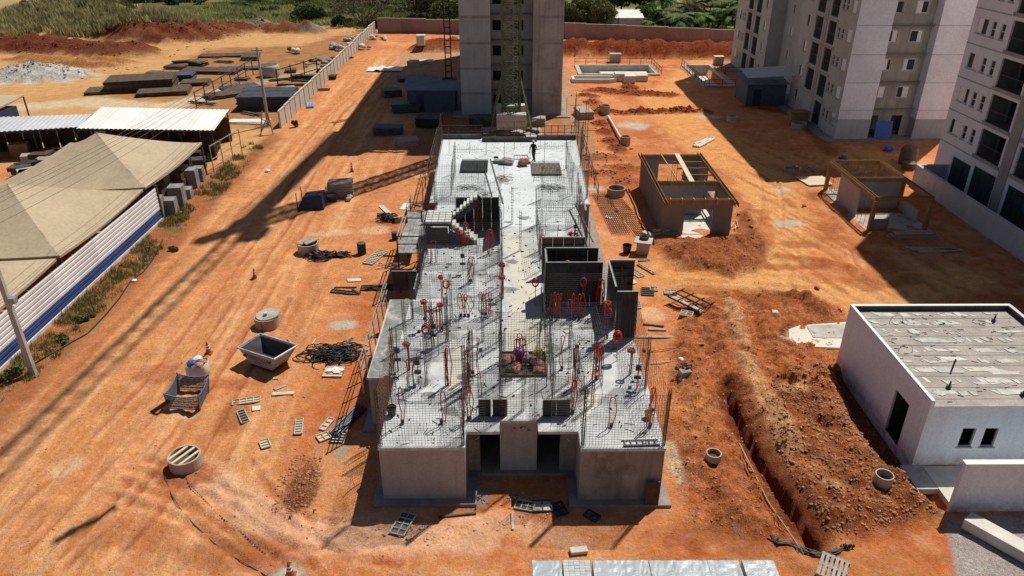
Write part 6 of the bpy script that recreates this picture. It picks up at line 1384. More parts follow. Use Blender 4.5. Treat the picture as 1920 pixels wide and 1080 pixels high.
# ---- working platforms and guard rails at the slab edges
def platform(label, x0, x1, y0, y1, z, rails=True):
    r_ = thing('scaffold_platform', label, 'scaffold', (x0, y0, 0)); n = 4
    for i in range(n): MB().box(x0+(x1-x0)*i/n+.01,x0+(x1-x0)*(i+1)/n-.01,y0,y1,z-.05,z).build('deck_board', M['mortar'], r_, True)
    for x in (x0+.06,x1-.06):
        for y in (y0+.06,y1-.06): MB().bar((x,y,0),(x,y,z+1.1),.08).build('upright', M['rust_dark'], r_, True)
    for h_ in (.55,1.05):
        MB().bar((x0+.06,y0+.06,z+h_),(x1-.06,y0+.06,z+h_),.06).build('guard_rail', M['steel'], r_, True); MB().bar((x0+.06,y0+.06,z+h_),(x0+.06,y1-.06,z+h_),.06).build('guard_rail', M['plank_grey'], r_, True)
    MB().bar((x0+.06,y0+.06,.3),(x1-.06,y0+.06,z-.2),.05).build('brace', M['rust_dark'], r_, True); return r_
platform('grey scaffold platform with rails left of the stair form', -6.75,-5.25,41.2,46.0,SZ-.02)
platform('grey scaffold platform farther back by the left edge of the slab', -6.9,-5.7,46.3,49.2,SZ-.4)
pr = thing('edge_railing', 'weathered timber guard rail along the left edge of the balcony slab', 'railing', (-6.5, 27.9, SZ-.3))
for i in range(7): y = 27.7+i*1.25; MB().bar((-6.52,y,SZ-.7),(-6.6,y,SZ+1.0),.06).build('post', M['plank_grey'], pr, True)
for z in (SZ+.15,SZ+.55,SZ+.95): MB().bar((-6.58,27.6,z),(-6.58,36.0,z),.03,.06).build('rail_board', M['plank_grey'], pr, True)
for lab, a, b in (('rusty guard rail at the rear left edge of the slab',(-5.9,66.0),(-2.3,66.0)),('rusty guard rail at the rear middle edge of the slab',(-2.2,65.2),(2.6,65.2)),('rusty guard rail at the rear right edge of the slab',(2.7,65.8),(6.3,65.8))):
    handrail(lab, [(*a,SZ-.1),(*b,SZ-.1)], 'guard_rail', 1.15, 'rust_dark', .55, .045)
handrail('rusty guard rail along the right side of the rear slab', [(6.45,50.5,SZ-.2),(6.6,65.5,SZ-.2)], 'guard_rail', 1.1, 'rust_dark', 2.2, .05)
handrail('rusty guard rail along the left side of the rear slab', [(-6.1,50.5,SZ-.2),(-6.3,65.5,SZ-.2)], 'guard_rail', 1.1, 'rust_dark', 2.2, .05)
for i, (x, y, lab) in enumerate(((6.9,68,'nearest the slab corner'),(7.6,70,'second'),(7.0,73,'third'),(8.0,76,'fourth'),(7.3,80,'farthest'))):
    r_ = thing('scaffold_pole', 'rusty upright scaffold pole right of the crane, '+lab, 'pole', (x,y,0)); MB().tube([(0,0,-.1),(.03,0,3.6)],.035,6).build('tube', M['rust'], r_); MB().bar((-.6,0,2.2),(.7,0,2.25),.05).build('ledger', M['rust'], r_)

# ---- red conduits
dm('red_faded', (.55,.075,.055), rough=.55, var=.25, scale=8)
dm('red_dark', (.38,.02,.02), rough=.5, var=.25, scale=8)
def RP(q): return q.choice(['red_plastic','red_plastic','red_faded','red_dark'])
def conduit(label, px, py, h, kind, n=2, boxc=None, zt=None, grp='red conduits rising from the slab'):
    x, y = G(px, py, SZ+h); r_ = thing('red_conduit', label, 'conduit', (x, y, SZ), 0, grp); q = random.Random(px*7+py); T = .021
    if kind in ('loop','multi','long'):
        for i in range(n):
            o_ = (i-(n-1)/2)*(.16 if kind == 'multi' else .05); w_ = q.uniform(.04,.08) if kind != 'loop' else q.uniform(.09,.14); hh = h*q.uniform(.78,1.05); lo = q.uniform(0,.5)*h if kind == 'multi' else 0; b = q.uniform(-.14,.14); w_ *= q.uniform(.6,1.5)
            pts = [(o_-w_+q.uniform(-.06,.06),0,.0 if not lo else lo),(o_-w_+b*.5,q.uniform(-.05,.05),hh*.3+lo*.5),(o_-w_-b*.3,q.uniform(-.05,.05),hh*.6+lo*.3),(o_-w_,0,hh-.14)]+[(o_-w_*math.cos(t),0.01,hh-.14+.12*math.sin(t)) for t in (.5,1.0,1.57,2.1,2.6)]+[(o_+w_,.02,hh-.14),(o_+w_+b,.0,hh*.55),(o_+w_*.6,.03,max(lo*.6,.02))]
            MB().tube(pts,T,5).build('tube', M[RP(q)], r_, smooth=True)
    if kind == 'coil':
        for i in range(max(4, n)):
            rr_ = q.uniform(.1,.19); pts = [(rr_*math.cos(t),rr_*math.sin(t)*.8,h-.08+.03*i+.02*math.sin(2*t+i)) for t in [k*math.pi/7 for k in range(14)]]; MB().tube(pts,T,5,True).build('coil_turn', M[RP(q)], r_, smooth=True)
        for i in range(2): o_ = q.uniform(-.05,.05); MB().tube([(o_,0,0),(o_+.03,.02,h*.5),(o_*.5,0,h)],T,5).build('tube', M[RP(q)], r_, smooth=True)
        MB().bar((0.08,.03,0),(.08,.03,h+.15),.03).build('tie_bar', M['rust'], r_)
    if kind == 'hang':
        for i in range(max(3, n)):
            rr_ = q.uniform(.13,.2); pts = [(rr_*math.cos(t),.03*i-.05,h-.25+1.5*rr_*math.sin(t)) for t in [k*math.pi/7 for k in range(14)]]; MB().tube(pts,T,5,True).build('coil_turn', M[RP(q)], r_, smooth=True)
        MB().tube([(.05,0,0),(.0,.02,h*.5),(.05,0,h)],T,5).build('tube', M[RP(q)], r_, smooth=True)
    for bx, bz, cc in (boxc or ()):
        MB().box(bx-.07,bx+.07,-.06,.04,bz,bz+.13).build('outlet_box', M[cc], r_)
    return r_
K, Bx, NV = 'black_plastic', 'blue_plastic', 'navy'
CD = [('red spear of conduit at the right end of the stair form',896,374,2.2,'long',2,None),('red coil beside the long bars at the head of the corridor',931,397,1.0,'coil',6,None),('tall red loop inside the stair form',872,412,1.7,'loop',3,None),('flat red coil resting on the lower stair flight',858,434,.9,'coil',7,None),
 ('red loop before the dark side form by the stair',918,430,1.6,'loop',3,None),('red loop left of the stair foot',812,442,1.7,'loop',2,None),('red loop behind the left fifth-row mesh',881,482,1.6,'loop',3,[(0,.1,K)]),('upper red coil stacked on the left corridor line',941,497,1.7,'coil',6,None),('lower red coil stacked on the left corridor line',941,520,1.3,'coil',7,None),
 ('wide flat red coil left of the corridor',826,520,1.6,'coil',6,None),('red bundle hanging just right of the wide flat coil',836,525,1.5,'hang',4,None),('red coil at the left end of the smooth black form',1004,522,1.6,'hang',5,None),('red loop at the left end of the brownish form',1017,435,1.7,'loop',3,None),('red coil on top of the brownish form',1070,438,1.9,'coil',6,[(.4,1.7,K)]),
 ('tall red loop in front of the ribbed black form',1064,490,2.4,'hang',6,[(.7,1.9,K)]),('row of red loops before the smooth black form, left group',1043,550,1.5,'multi',4,[(-.2,.05,K),(.1,.05,K)]),('row of red loops before the smooth black form, right group',1081,550,1.5,'multi',5,[(-.2,.05,Bx),(0,.05,NV),(.2,.05,NV)]),('wide red arch at the right of the smooth black form',1094,520,2.0,'hang',4,None),
 ('red bundle climbing the right end of the smooth black form',1128,525,2.0,'loop',4,None),('thick red bundle beside the narrow right form',1139,572,1.9,'coil',9,[(0,.5,Bx)]),('red bundle drooping right of the thick one',1141,578,1.7,'hang',8,None),('red coil before the narrow black form at the right edge',1159,624,1.5,'hang',7,None),
 ('orange-red coil by the left balcony edge, upper',794,566,1.5,'coil',6,[(.0,.5,K)]),('orange-red coil on a stalk right of the upper balcony coil',825,571,1.5,'coil',5,[(.05,.1,K)]),('row of red loops with a blue box left of the corridor',811,574,1.4,'multi',4,[(0,.15,Bx)]),('red coil halfway down the left rooms',797,610,1.5,'hang',6,[(-.3,1.1,K),(.2,1.0,K)]),
 ('row of black-tipped red loops in the fourth row, left group',870,548,1.4,'multi',4,[(-.2,.02,K),(0,.02,K),(.2,.02,K)]),('row of black-tipped red loops in the fourth row, right group',910,548,1.4,'multi',4,[(-.2,.1,K),(.0,.1,K)]),('red and white coil by the front of the balcony slab',762,645,1.4,'coil',5,[(-.5,1.1,K)]),('red loop with a small blue box near the balcony front',769,672,1.5,'loop',2,[(.1,.05,Bx)]),
 ('long red pair rising left of the bare screed patch',836,640,2.3,'long',3,None),('long red pair at the right of the bare screed patch',876,655,2.2,'long',2,[(.2,1.0,K)]),('thin red line right of the screed patch',896,622,2.2,'long',1,[(.1,1.2,K)]),('red loops leaning over the heap of sacks',972,622,1.9,'loop',3,None),('red bundle standing in the heap of sacks',979,632,1.8,'hang',3,None),
 ('thin curved red line right of the sack heap',1056,622,2.0,'long',1,[(.0,.05,K)]),('red pair with a black box right of the sack heap',1081,645,2.2,'long',2,[(0,2.0,K),(0,1.3,K),(.15,.7,K)]),('twisted red bundle in the right rooms',1122,640,2.0,'long',4,[(0,.05,K)]),('red bundle right next to the twisted one',1126,648,1.9,'hang',3,None),('small red coil at the right edge of the slab',1184,656,1.3,'coil',5,[(.55,1.2,K)]),
 ('red hook with a blue box at the right edge of the slab',1202,682,1.4,'loop',1,[(-.4,.1,Bx)]),('red hook in the front right room',1151,728,1.9,'loop',1,[(0,.05,K)]),('red line over the yellow bucket',1226,728,1.9,'long',2,[(0,.05,NV),(.03,.8,K)]),('red loop over the front left block, outer one',749,722,1.9,'loop',1,[(0,.05,K)]),
 ('red loop over the front left block, inner one',829,722,1.9,'loop',1,[(-.1,.05,K)]),('pair of red lines left of the front forms',878,715,1.9,'long',2,[(0,.05,NV)]),('red line just left of the outer small front form',898,690,1.9,'long',1,[(0,.05,K)]),('red line at the right of the small right front form',1077,700,2.0,'long',2,[(0,.05,NV)])]
for lab, px, py, h, kd, n, bx in CD: conduit(lab, px, py, h, kd, n, bx)
# boxes on black stalks
for i, (px, py, lab) in enumerate(((867,480,'left of the corridor'),(744,657,'on the balcony side'),(782,680,'between the balcony and the screed patch'),(1197,690,'near the right edge of the slab'),(1079,425,'on the waist of the slab'),(812,612,'in the left rooms'),(1122,610,'before the narrow right form'))):
    x, y = G(px, py, SZ+1.1); r_ = thing('outlet_box_stand', 'pair of black boxes on a thin bar '+lab, 'electrical box', (x,y,SZ)); MB().bar((0,0,0),(0,0,1.6),.03).build('bar', M['steel_black'], r_); MB().box(-.11,.11,-.06,.06,1.0,1.22).build('box', M['black_plastic'], r_); MB().box(-.15,.15,-.06,.06,.55,.68).build('box', M['black_plastic'], r_)
# lone rebar posts
CG = ['left of the sack crate', 'right of the black forms end', 'at the left front inner corner', 'before the centre front wall', 'beside the bare screed patch', 'between the sack crate and the right rooms', 'in the front right room', 'behind the sack crate to the right', 'at the head of the corridor', 'right at the corridor head', 'left of the screed patch', 'left of the corridor, third row']
for i, (px, py, h) in enumerate(((942,715,2.6),(1027,668,2.6),(870,740,2.5),(980,770,2.4),(884,705,2.4),(1008,690,2.4),(1110,760,2.4),(1068,650,2.5),(960,420,2.6),(975,470,2.6),(837,640,2.4),(905,640,2.4))):
    x, y = G(px, py, SZ); r_ = thing('column_cage', 'thin upright rebar cage '+CG[i], 'rebar', (x,y,SZ), 0, 'thin rebar cages on the slab')
    for e in (-.05,.05):
        for f in (-.05,.05): MB().bar((e,f,0),(e+.02,f,h),.02).build('bar', M['wire'], r_)
    m = MB()
    for k in range(13):
        z = .1+k*h/13
        for p, q in (((-.05,-.05),(.05,-.05)),((.05,-.05),(.05,.05)),((.05,.05),(-.05,.05)),((-.05,.05),(-.05,-.05))): m.bar((*p,z),(*q,z),.012,caps=False)
    m.build('stirrup', M['wire'], r_)
# sacks heap in a shallow box
sh = thing('sack_box', 'shallow dark crate holding the heap of sacks at the middle of the slab', 'crate', (.65, 28.9, SZ)); MB().box(-1.0,1.05,-1.0,.85,.003,.05).build('floor', M['form_brown'], sh)
for q in ((-1.0,1.05,-1.05,-1.0),(-1.0,1.05,.85,.9),(-1.05,-1.0,-1.05,.9),(1.05,1.1,-1.05,.9)): MB().box(*q,.003,.14).build('side_board', M['form_brown'], sh)
def sack(label, x, y, z, sx, sy, sz, mt, seed, name='sack', cat='sack'):
    r = np.random.default_rng(seed); n, k = 14, 8; V = [(0,0,sz)]; F = []
    for j in range(1, k):
        ph = math.pi*j/k
        for i in range(n):
            th = 2*math.pi*i/n; c, s = math.cos(th), math.sin(th); e = 1+.3*r.uniform(-1,1)+.14*math.sin(3*th+seed*1.7+2*ph); f_ = .7
            V.append((math.copysign(abs(c)**f_,c)*math.sin(ph)*sx/2*e, math.copysign(abs(s)**f_,s)*math.sin(ph)*sy/2*e, sz/2+math.cos(ph)*sz/2*e))
    V.append((0,0,0)); L = len(V)-1
    for i in range(n): F.append((0,1+i,1+(i+1) % n)); F.append((L,1+(k-2)*n+(i+1) % n,1+(k-2)*n+i))
    for j in range(k-2):
        for i in range(n): F.append((1+j*n+i,1+(j+1)*n+i,1+(j+1)*n+(i+1) % n,1+j*n+(i+1) % n))
    o_ = MB().add(V, F).build(name, M[mt], smooth=True); o_.location = (x,y,z); o_.rotation_euler = (0,0,seed*.7); sm = o_.modifiers.new('s','SUBSURF'); sm.levels = 1; sm.render_levels = 1
    tag(o_, label, cat); return o_
sk = [('brown-red sack at the left of the sack heap',-.1,28.9,.05,.7,.5,.35,'sack'),('brown-red sack at the front of the sack heap',.35,28.3,.05,.75,.5,.35,'sack'),('brown-red sack at the right of the sack heap',1.3,28.6,.05,.7,.55,.4,'sack'),('green sack in the sack heap',.1,28.25,.05,.5,.4,.25,'green_plastic'),('bright blue bag on top of the sack heap',.45,29.1,.35,.6,.5,.4,'blue_plastic'),('yellow bag on the right of the sack heap',1.35,29.2,.3,.55,.45,.35,'yellow_plastic'),('brown-red sack behind the blue bag',.7,29.3,.05,.8,.5,.4,'sack'),('clear grey bag in the middle of the sack heap',.85,28.75,.2,.4,.4,.4,'mesh_net'),('dark red sack at the right front of the sack heap',1.35,28.1,.05,.6,.45,.3,'sack')]
for i, (lab, x, y, z, a, b, c, mt) in enumerate(sk): sack(lab, x, y, SZ+z, a, b, c, mt, 10+i)
sack('grey crumpled sack on the rear slab beside the red one', -.1, 58.3, SZ, 1.3, .9, .5, 'rubble', 31); sack('dark red crumpled sack on the rear slab', 1.25, 57.8, SZ, .9, .8, .6, 'sack', 32); sack('grey sack left of the other two on the rear slab', -.9, 58.6, SZ, .7, .6, .35, 'concrete', 33)
# buckets
def bucket(label, x, y, z, r0, h, mt, name='bucket'):
    r_ = thing(name, label, 'bucket', (x,y,z)); MB().lathe([(r0*.78,.0),(r0,h),(r0*1.06,h),(r0*1.06,h-.03),(r0*.96,h-.03),(r0*.74,.03),(0,.03)],18).build('shell', M[mt], r_, smooth=False); MB().tube([(r0*math.cos(t),.02,h-.02-.5*r0*math.sin(t)*0+.35*r0*math.sin(t)) for t in [math.pi*k/8 for k in range(9)]],.008,4).build('handle', M['steel_pale'], r_); return r_
bucket('black bucket at the left edge of the front left block', *G(735,778,SZ), SZ, .2, .4, 'black_plastic'); bucket('yellow bucket near the right edge of the slab', *G(1215,783,SZ), SZ, .17, .3, 'yellow_plastic')
bucket('small black bucket on the rear slab behind the sacks', *G(930,302,SZ), SZ, .2, .35, 'black_plastic')
# ladder lying at the front right
ld = thing('short_ladder', 'short pale ladder lying across the front right corner of the slab', 'ladder', (*G(1200,832,SZ), SZ), R(2))
for y in (-.16,.2): MB().bar((-.7,y,.05),(.75,y,.05),.045,.06).build('rail', M['white_sheet' if y > 0 else 'steel'], ld)
for k in range(6): MB().bar((-.6+k*.24,-.14,.05),(-.6+k*.24,.18,.05),.035).build('rung', M['steel'], ld)
# long bars and stirrup heaps
for i, (a, b, lab) in enumerate((((905,305),(945,450),'left of the corridor head'),((920,300),(962,448),'at the corridor head'),((1068,395),(1105,470),'along the right waist of the slab'),((1080,385),(1112,455),'at the right waist beside the other bar'))):
    p, q = G(*a, SZ), G(*b, SZ); r_ = thing('steel_waler', 'long dark steel bar lying '+lab, 'steel bar', (*p, SZ)); r2 = Vector((q[0]-p[0],q[1]-p[1],.05)); r2 = r2 if i > 1 else r2*.62+Vector((.6,-5.5,0))*.0; MB().bar((0,0,.05),r2,.08,.08).build('bar', M['steel'], r_); MB().bar((0,0,.1),r2+Vector((0,0,.05)),.03,.03).build('lip', M['steel_pale'], r_)
for lab, px, py, w_, d_, n in (('tangle of bent rebar stirrups on the left of the rear slab',880,355,1.5,1.0,16),('tangle of bent rebar stirrups on the right of the rear slab',1030,355,1.9,1.2,24),('bundle of rusty stirrups at the head of the corridor',945,338,.9,1.6,18),('wire frame lying near the stair head',905,368,1.0,.6,8)):
    r_ = thing('stirrup_heap', lab, 'rebar', (*G(px,py,SZ), SZ)); q = random.Random(px)
    for i in range(n):
        c = Vector((q.uniform(-w_/2,w_/2),q.uniform(-d_/2,d_/2),.03+q.uniform(0,.2))); a = q.uniform(0,3); u_, v_ = Vector((math.cos(a),math.sin(a),q.uniform(-.2,.2)))*.3, Vector((-math.sin(a),math.cos(a),q.uniform(-.1,.3)))*.16
        MB().tube([c-u_-v_,c+u_-v_,c+u_+v_,c-u_+v_],.011,4,True).build('stirrup', M['wire' if px != 945 else 'rust'], r_)
cp = thing('wire_hoop_frame', 'bent wire frame lying flat on the rear slab by the worker', 'rebar', (*G(978,295,SZ), SZ)); MB().tube([(-.7,-.6,.03),(.6,-.6,.03),(.5,.5,.03),(-.6,.5,.03)],.03,5,True).build('frame', M['form_grey'], cp); m = MB()
for k in range(6): m.bar((-.6+k*.22,-.55,.03),(-.55+k*.2,.45,.03),.012)
m.build('wires', M['wire'], cp)
# crumbs on the slab
P = rng.uniform((-5,23.2),(6,64.5),(2600,2)); P = P[poly_in(P[:,0],P[:,1],[(a*.985,b) for a,b in OUT])]; s_ = .008+.05*rng.uniform(0,1,len(P))**5
lumps('slab_crumbs', np.column_stack([P,np.full(len(P),SZ+.006)]), s_, M['form_grey'], .5, 'dark crumbs and offcuts strewn over the pale slab', 'debris')
m = MB(); q = random.Random(77)
for i in range(150):
    x, y = q.uniform(-4.8,5.9), q.uniform(23.3,46); m.obox((x,y,SZ+.03),(q.uniform(.05,.2),q.uniform(.02,.06),.05),q.uniform(0,3.1))
tag(m.build('slab_offcuts', M['steel_black']), 'black clips and offcuts lying between the wire mesh on the slab', 'debris', kind='stuff')

# loose upright bars and steel props all over the slab
q = random.Random(404)
for i in range(64):
    y = q.uniform(23.6,47) if i < 52 else q.uniform(50,63); x = q.choice([-4.95,-1.8,-.4,1.85,2.9,4.8,5.9,-3.3,3.9]) if q.random() < .7 else q.uniform(-4.8,4.6); x = min(max(x+q.uniform(-.12,.12),-4.9),4.7 if 36 < y < 49 else 5.9); h_ = q.uniform(.9,2.9)
    o_ = MB().tube([(0,0,0),(q.uniform(-.04,.04),q.uniform(-.04,.04),h_*.5),(q.uniform(-.08,.08),q.uniform(-.05,.05),h_)],q.choice([.012,.016,.022]),5).build('upright_rebar', M[q.choice(['wire','rust_dark','steel'])]); o_.location = (x,y,SZ)
    tag(o_, 'single thin upright bar on the slab between the wire mesh', 'rebar', 'single upright bars on the slab')
m = MB()
for i in range(420):
    x, y = q.uniform(-4.9,5.9), q.uniform(23.2,64); L_ = q.uniform(.1,.5); a = q.gauss(.85,.9)
    if (36 < y < 49.5 and x > 4.6) : continue
    m.obox((x,y,SZ+.012),(L_,q.uniform(.012,.03),.016),a)
tag(m.build('wire_offcuts', M['wire']), 'bent wire ends and tie wire scattered over the whole slab', 'debris', kind='stuff')
m = MB()
for i in range(26):
    x, y = q.uniform(-4.6,5.6), q.uniform(23.6,47); 
    if y > 36 and x > 4.4: continue
    n = 9; ra = q.uniform(.15,.6); P = [(x+ra*math.cos(6.28*k/n)*q.uniform(.5,1.2), y+ra*math.sin(6.28*k/n)*q.uniform(.4,1.2)) for k in range(n)]; m.prism(P, SZ+.0012, SZ+.0026+.0002*i)
tag(m.build('dust_stains', M['mortar']), 'grey cement dust stains on the pale slab', 'stains', kind='stuff')
# ------------------------------------------------------------------ things on the ground
def formtray(label, px, py, L_, W_, rz, n, m2=2, mt='ply', mtb='form_pale', up=0, dz=0, name='formwork_tray'):
    """panel lying back side up: sheet, frame and ribs"""
    r_ = thing(name, label, 'formwork', GP(px, py, .02+dz), R(rz)); MB().box(-L_/2,L_/2,-W_/2,W_/2,0,.02).build('face_sheet', M[mt], r_)
    for y in (-W_/2,W_/2): MB().box(-L_/2,L_/2,y-.018,y+.018,.021,.085).build('frame_side', M[mtb], r_)
    for i in range(n+1): x = -L_/2+L_*i/n; MB().box(x-.015,x+.015,-W_/2+.022,W_/2-.022,.021,.08).build('rib', M[mtb if i not in (0,n) else mtb], r_)
    for j in range(1, m2): y = -W_/2+W_*j/m2; MB().box(-L_/2+.02,L_/2-.02,y-.012,y+.012,.022,.07).build('stiffener', M[mtb], r_)
    return r_
for a in (('ribbed form tray lying near the left haul road, slanted upward to the right',462,753,1.3,.42,14,4,2),('dark ribbed form lying end to end with the slanted tray',456,782,1.05,.36,-60,5,1,'form_black','form_pale'),('narrow ribbed form tray lying alone left of the slab',561,802,1.15,.34,-80,6,1),('short ribbed form tray alone near the plank-covered ring',497,833,.6,.4,-62,3,1),
          ('pale form tray leaning in the small group left of the slab',613,797,.9,.3,72,3,1),('square form tray in the small group left of the slab',607,821,.55,.5,35,2,2),('dark gridded form in the small group left of the slab',634,822,.75,.6,86,4,3,'form_pale','form_black'),
          ('ribbed form tray lying by the front left corner of the slab',756,986,1.15,.6,72,4,2,'form_grey','form_pale'),('form tray lying before the doorway, left one',984,950,.75,.5,-15,3,2,'form_grey','form_pale'),('form tray lying before the doorway, right one',1017,951,.8,.6,2,2,2,'form_pale','form_grey'),('dark form sheet in shade before the right doorway',1048,957,.7,.5,-70,2,2,'form_grey','form_black'),('dark form sheet in shade below the stained wall',1110,970,.6,.4,-40,2,1,'form_grey','form_black'),
          ('long slatted form lying left of the scaffold platform',704,484,2.2,.75,70,9,3),('dark narrow form lying on the earth by the slab',648,549,1.9,.35,-12,8,1,'form_grey','form_black'),('stack of dark forms poking out under the platform rail',707,541,2.0,.6,3,5,2,'form_grey','form_black'),
          ('pale ribbed form lying right of the slab by the black forms',1190,512,1.5,.5,-62,6,2),('gridded form lying right of the slab, nearest the tubs',1211,506,1.7,.16,-60,6,1,'form_grey','form_pale'),('dark gridded form lying farther right of the slab',1214,548,1.0,.75,82,4,3,'form_grey','form_black'),('pale ribbed form close to the narrow right form',1172,550,1.2,.9,-8,4,2),('small two-cell form lying alone on the right',1208,490,.75,.22,-2,2,1),('four-cell form beside the black steel frame',1257,549,.75,.5,-8,2,2),('small pale form right of the gridded one',1226,543,.45,.5,-5,1,2),('pale form beside the foot of the narrow right form',1194,574,.8,.45,88,3,1),('white gridded form at the foot of the black steel frame',1286,597,.7,.6,-25,2,3)): formtray(*a)
def slabbit(label, px, py, sx, sy, sz, rz, mt, name='concrete_slab_piece', cat='slab', dz=0, seed=1):
    q = random.Random(px); P = [(-sx/2+q.uniform(0,.12)*sx,-sy/2),(sx/2,-sy/2+q.uniform(0,.15)*sy),(sx/2-q.uniform(0,.12)*sx,sy/2),(-sx/2,sy/2-q.uniform(0,.15)*sy)]
    o_ = MB().prism(P,0,sz).build(name, M[mt], bevel=.01); o_.location = GP(px,py,.0+dz); o_.rotation_euler = (R(2),R(1),R(rz)); return tag(o_, label, cat)
def board(label, px, py, L_, W_, T_, rz, mt, name='plank', dz=0):
    o_ = MB().box(-L_/2,L_/2,-W_/2,W_/2,0,T_).build(name, M[mt], bevel=.006); o_.location = GP(px,py,.03+dz); o_.rotation_euler = (0,R(random.Random(px).uniform(-1.5,1.5)),R(rz)); return tag(o_, label, 'plank')
slabbit('pale concrete offcut lying beside the slanted form tray',481,768,.4,.35,.07,10,'concrete_pale'); slabbit('grey concrete splash lying above the yellowish plank',525,727,.65,.2,.06,35,'concrete'); slabbit('rounded mortar lump near the skip',517,710,.3,.22,.06,0,'concrete'); slabbit('pale slab lying left of the scaffold platform',664,526,.95,.4,.09,4,'concrete_pale')
board('yellowish plank lying left of the slab',531,739,1.05,.25,.04,7,'plank_pale'); board('pale plank leaning on the hose heap by the platform',722,394,2.0,.4,.05,-62,'concrete_pale'); board('white plank behind the yellow board box',759,388,1.3,.5,.05,80,'white_sheet'); board('dark plank lying left of the scaffold',727,481,1.5,.12,.06,-3,'rust_dark'); board('dark slat lying by the pale slab left of the platform',648,540,1.4,.1,.06,2,'rust_dark'); board('dark slanting slat by the pale slab',668,548,.9,.12,.06,-48,'form_grey')
board('long plank lying right of the slab',1228,634,2.0,.22,.06,-2,'plank_grey'); board('pale board end right of the long plank',1232,620,1.0,.22,.07,-4,'plank_grey'); board('dark broken slat behind the long plank',1225,612,1.2,.1,.06,-14,'rust_dark'); board('thin grey board standing in the earth near the skip',518,588,.6,.06,.05,-3,'timber'); board('thin board lying right of the skip',543,640,.6,.07,.05,-52,'timber'); board('thin upright batten near the hose heap',589,642,.55,.05,.05,82,'plank_pale'); board('small pale board on the right bank by the forms',1186,530,.55,.4,.05,-75,'concrete_pale')
board('white plank piece on the rebar mats right of the slab',1141,409,.6,.35,.05,-40,'white_sheet'); board('narrow ladder-like form lying before the doorway',961,979,.95,.1,.05,-89,'form_pale')
board('long dark bar lying in front of the left doorway',858,968,1.5,.08,.06,8,'steel'); board('brick-red and white block lying before the paver pallets',1085,1036,.65,.28,.14,8,'concrete_pale'); board('pale board lying at the foot of the brown rendered hut',1318,268,2.6,.3,.2,38,'pvc_white')
yb = thing('board_box', 'yellow board box lying tipped beside the hose heap', 'box', GP(757,412,.0), R(24)); MB().obox((0,0,.3),(1.6,.8,.06),0,R(-18)).build('top_board', M['ply'], yb); MB().obox((0,-.38,.12),(1.6,.05,.3)).build('front_board', M['timber'], yb); MB().obox((.75,0,.15),(.05,.75,.3)).build('end_board', M['timber'], yb)

# ---- skip
skp = thing('rubble_skip', 'grey steel skip with faded lettering standing left of the slab', 'skip', (-12.63, 33.3, 0), R(-27))
def hullpanel(name, P, Q, mt):   # ring P (bottom) to Q (top), 4 sides
    for i in range(4):
        j = (i+1) % 4; MB().add([P[i],P[j],Q[j],Q[i]],[(0,1,2,3)]).build(name, M[mt], skp).modifiers.new('s','SOLIDIFY').thickness = .05
dm('skip_paint', (.36,.35,.38), rough=.6, var=.18, scale=3, c2=(.2,.17,.15), c2amt=.4, streak=.3)
hullpanel('side_plate', [(-.75,-.6,.12),(.75,-.6,.12),(.75,.6,.12),(-.75,.6,.12)], [(-1.25,-.78,1.05),(1.2,-.78,1.05),(1.35,.78,1.05),(-1.2,.78,1.05)], 'skip_paint')
MB().box(-.76,.76,-.61,.61,.08,.14).build('floor_plate', M['form_black'], skp); MB().box(-.7,.7,-.5,.5,.143,.28).build('slurry', M['form_black'], skp)
T_ = [(-1.27,-.8,1.07),(1.22,-.8,1.07),(1.37,.8,1.07),(-1.22,.8,1.07)]
for i in range(4): MB().bar(T_[i],T_[(i+1) % 4],.07,.06).build('rim_bar', M['white_sheet' if i in (1,) else 'skip_paint'], skp)  # right end bar is white to imitate the sunlit rim
for x in (-.6,.6): MB().box(x-.06,x+.06,-.6,.6,0,.078).build('skid', M['steel_black'], skp)
for sx in (-1,1):
    for sy in (-1,1): MB().tube([(sx*.85,sy*.7,.75),(sx*.85,sy*.86,.75)],.05,8).build('lifting_lug', M['steel'], skp)
def lettering(txt, size, parent, loc, rot, mt, name='lettering'):
    cu = bpy.data.curves.new('txt','FONT'); cu.body = txt; cu.size = size; cu.extrude = .003; cu.align_x = 'CENTER'; cu.align_y = 'CENTER'; ob = bpy.data.objects.new('txt', cu); col.objects.link(ob)
    bpy.context.view_layer.update(); me = bpy.data.meshes.new_from_object(ob.evaluated_get(bpy.context.evaluated_depsgraph_get())); bpy.data.objects.remove(ob); o_ = bpy.data.objects.new(name, me); col.objects.link(o_); me.materials.clear(); me.materials.append(M[mt]); o_.parent = parent; o_.location = loc; o_.rotation_euler = rot; return o_
tl = R(90)-math.atan2(.18,.93)
lettering('UNIRECICLA', .24, skp, (.08,-.785,.72), (R(79),0,0), 'form_black'); lettering('AMBIENTAL', .11, skp, (.1,-.752,.5), (R(79),0,0), 'form_black')
m = MB(); c0 = Vector((-.8,-.79,.72))
for k in range(3):
    a, b = 2.09*k+1.57, 2.09*(k+1)+1.57-.45; m.bar(c0+Vector((.1*math.cos(a),.0,.1*math.sin(a))), c0+Vector((.1*math.cos(b),.0,.1*math.sin(b))), .03)
m.build('emblem', M['form_black'], skp)
_P, _Q = [(-.7,-.55,.3),(.7,-.55,.3),(.7,.55,.3),(-.7,.55,.3)], [(-1.19,-.73,1.04),(1.14,-.73,1.04),(1.29,.73,1.04),(-1.14,.73,1.04)]
for i in range(4): j = (i+1) % 4; MB().add([_P[i],_P[j],_Q[j],_Q[i]],[(0,1,2,3)]).build('inner_shade_sheet', M['form_grey'], skp)  # dark sheets added inside to paint the shaded interior of the skip
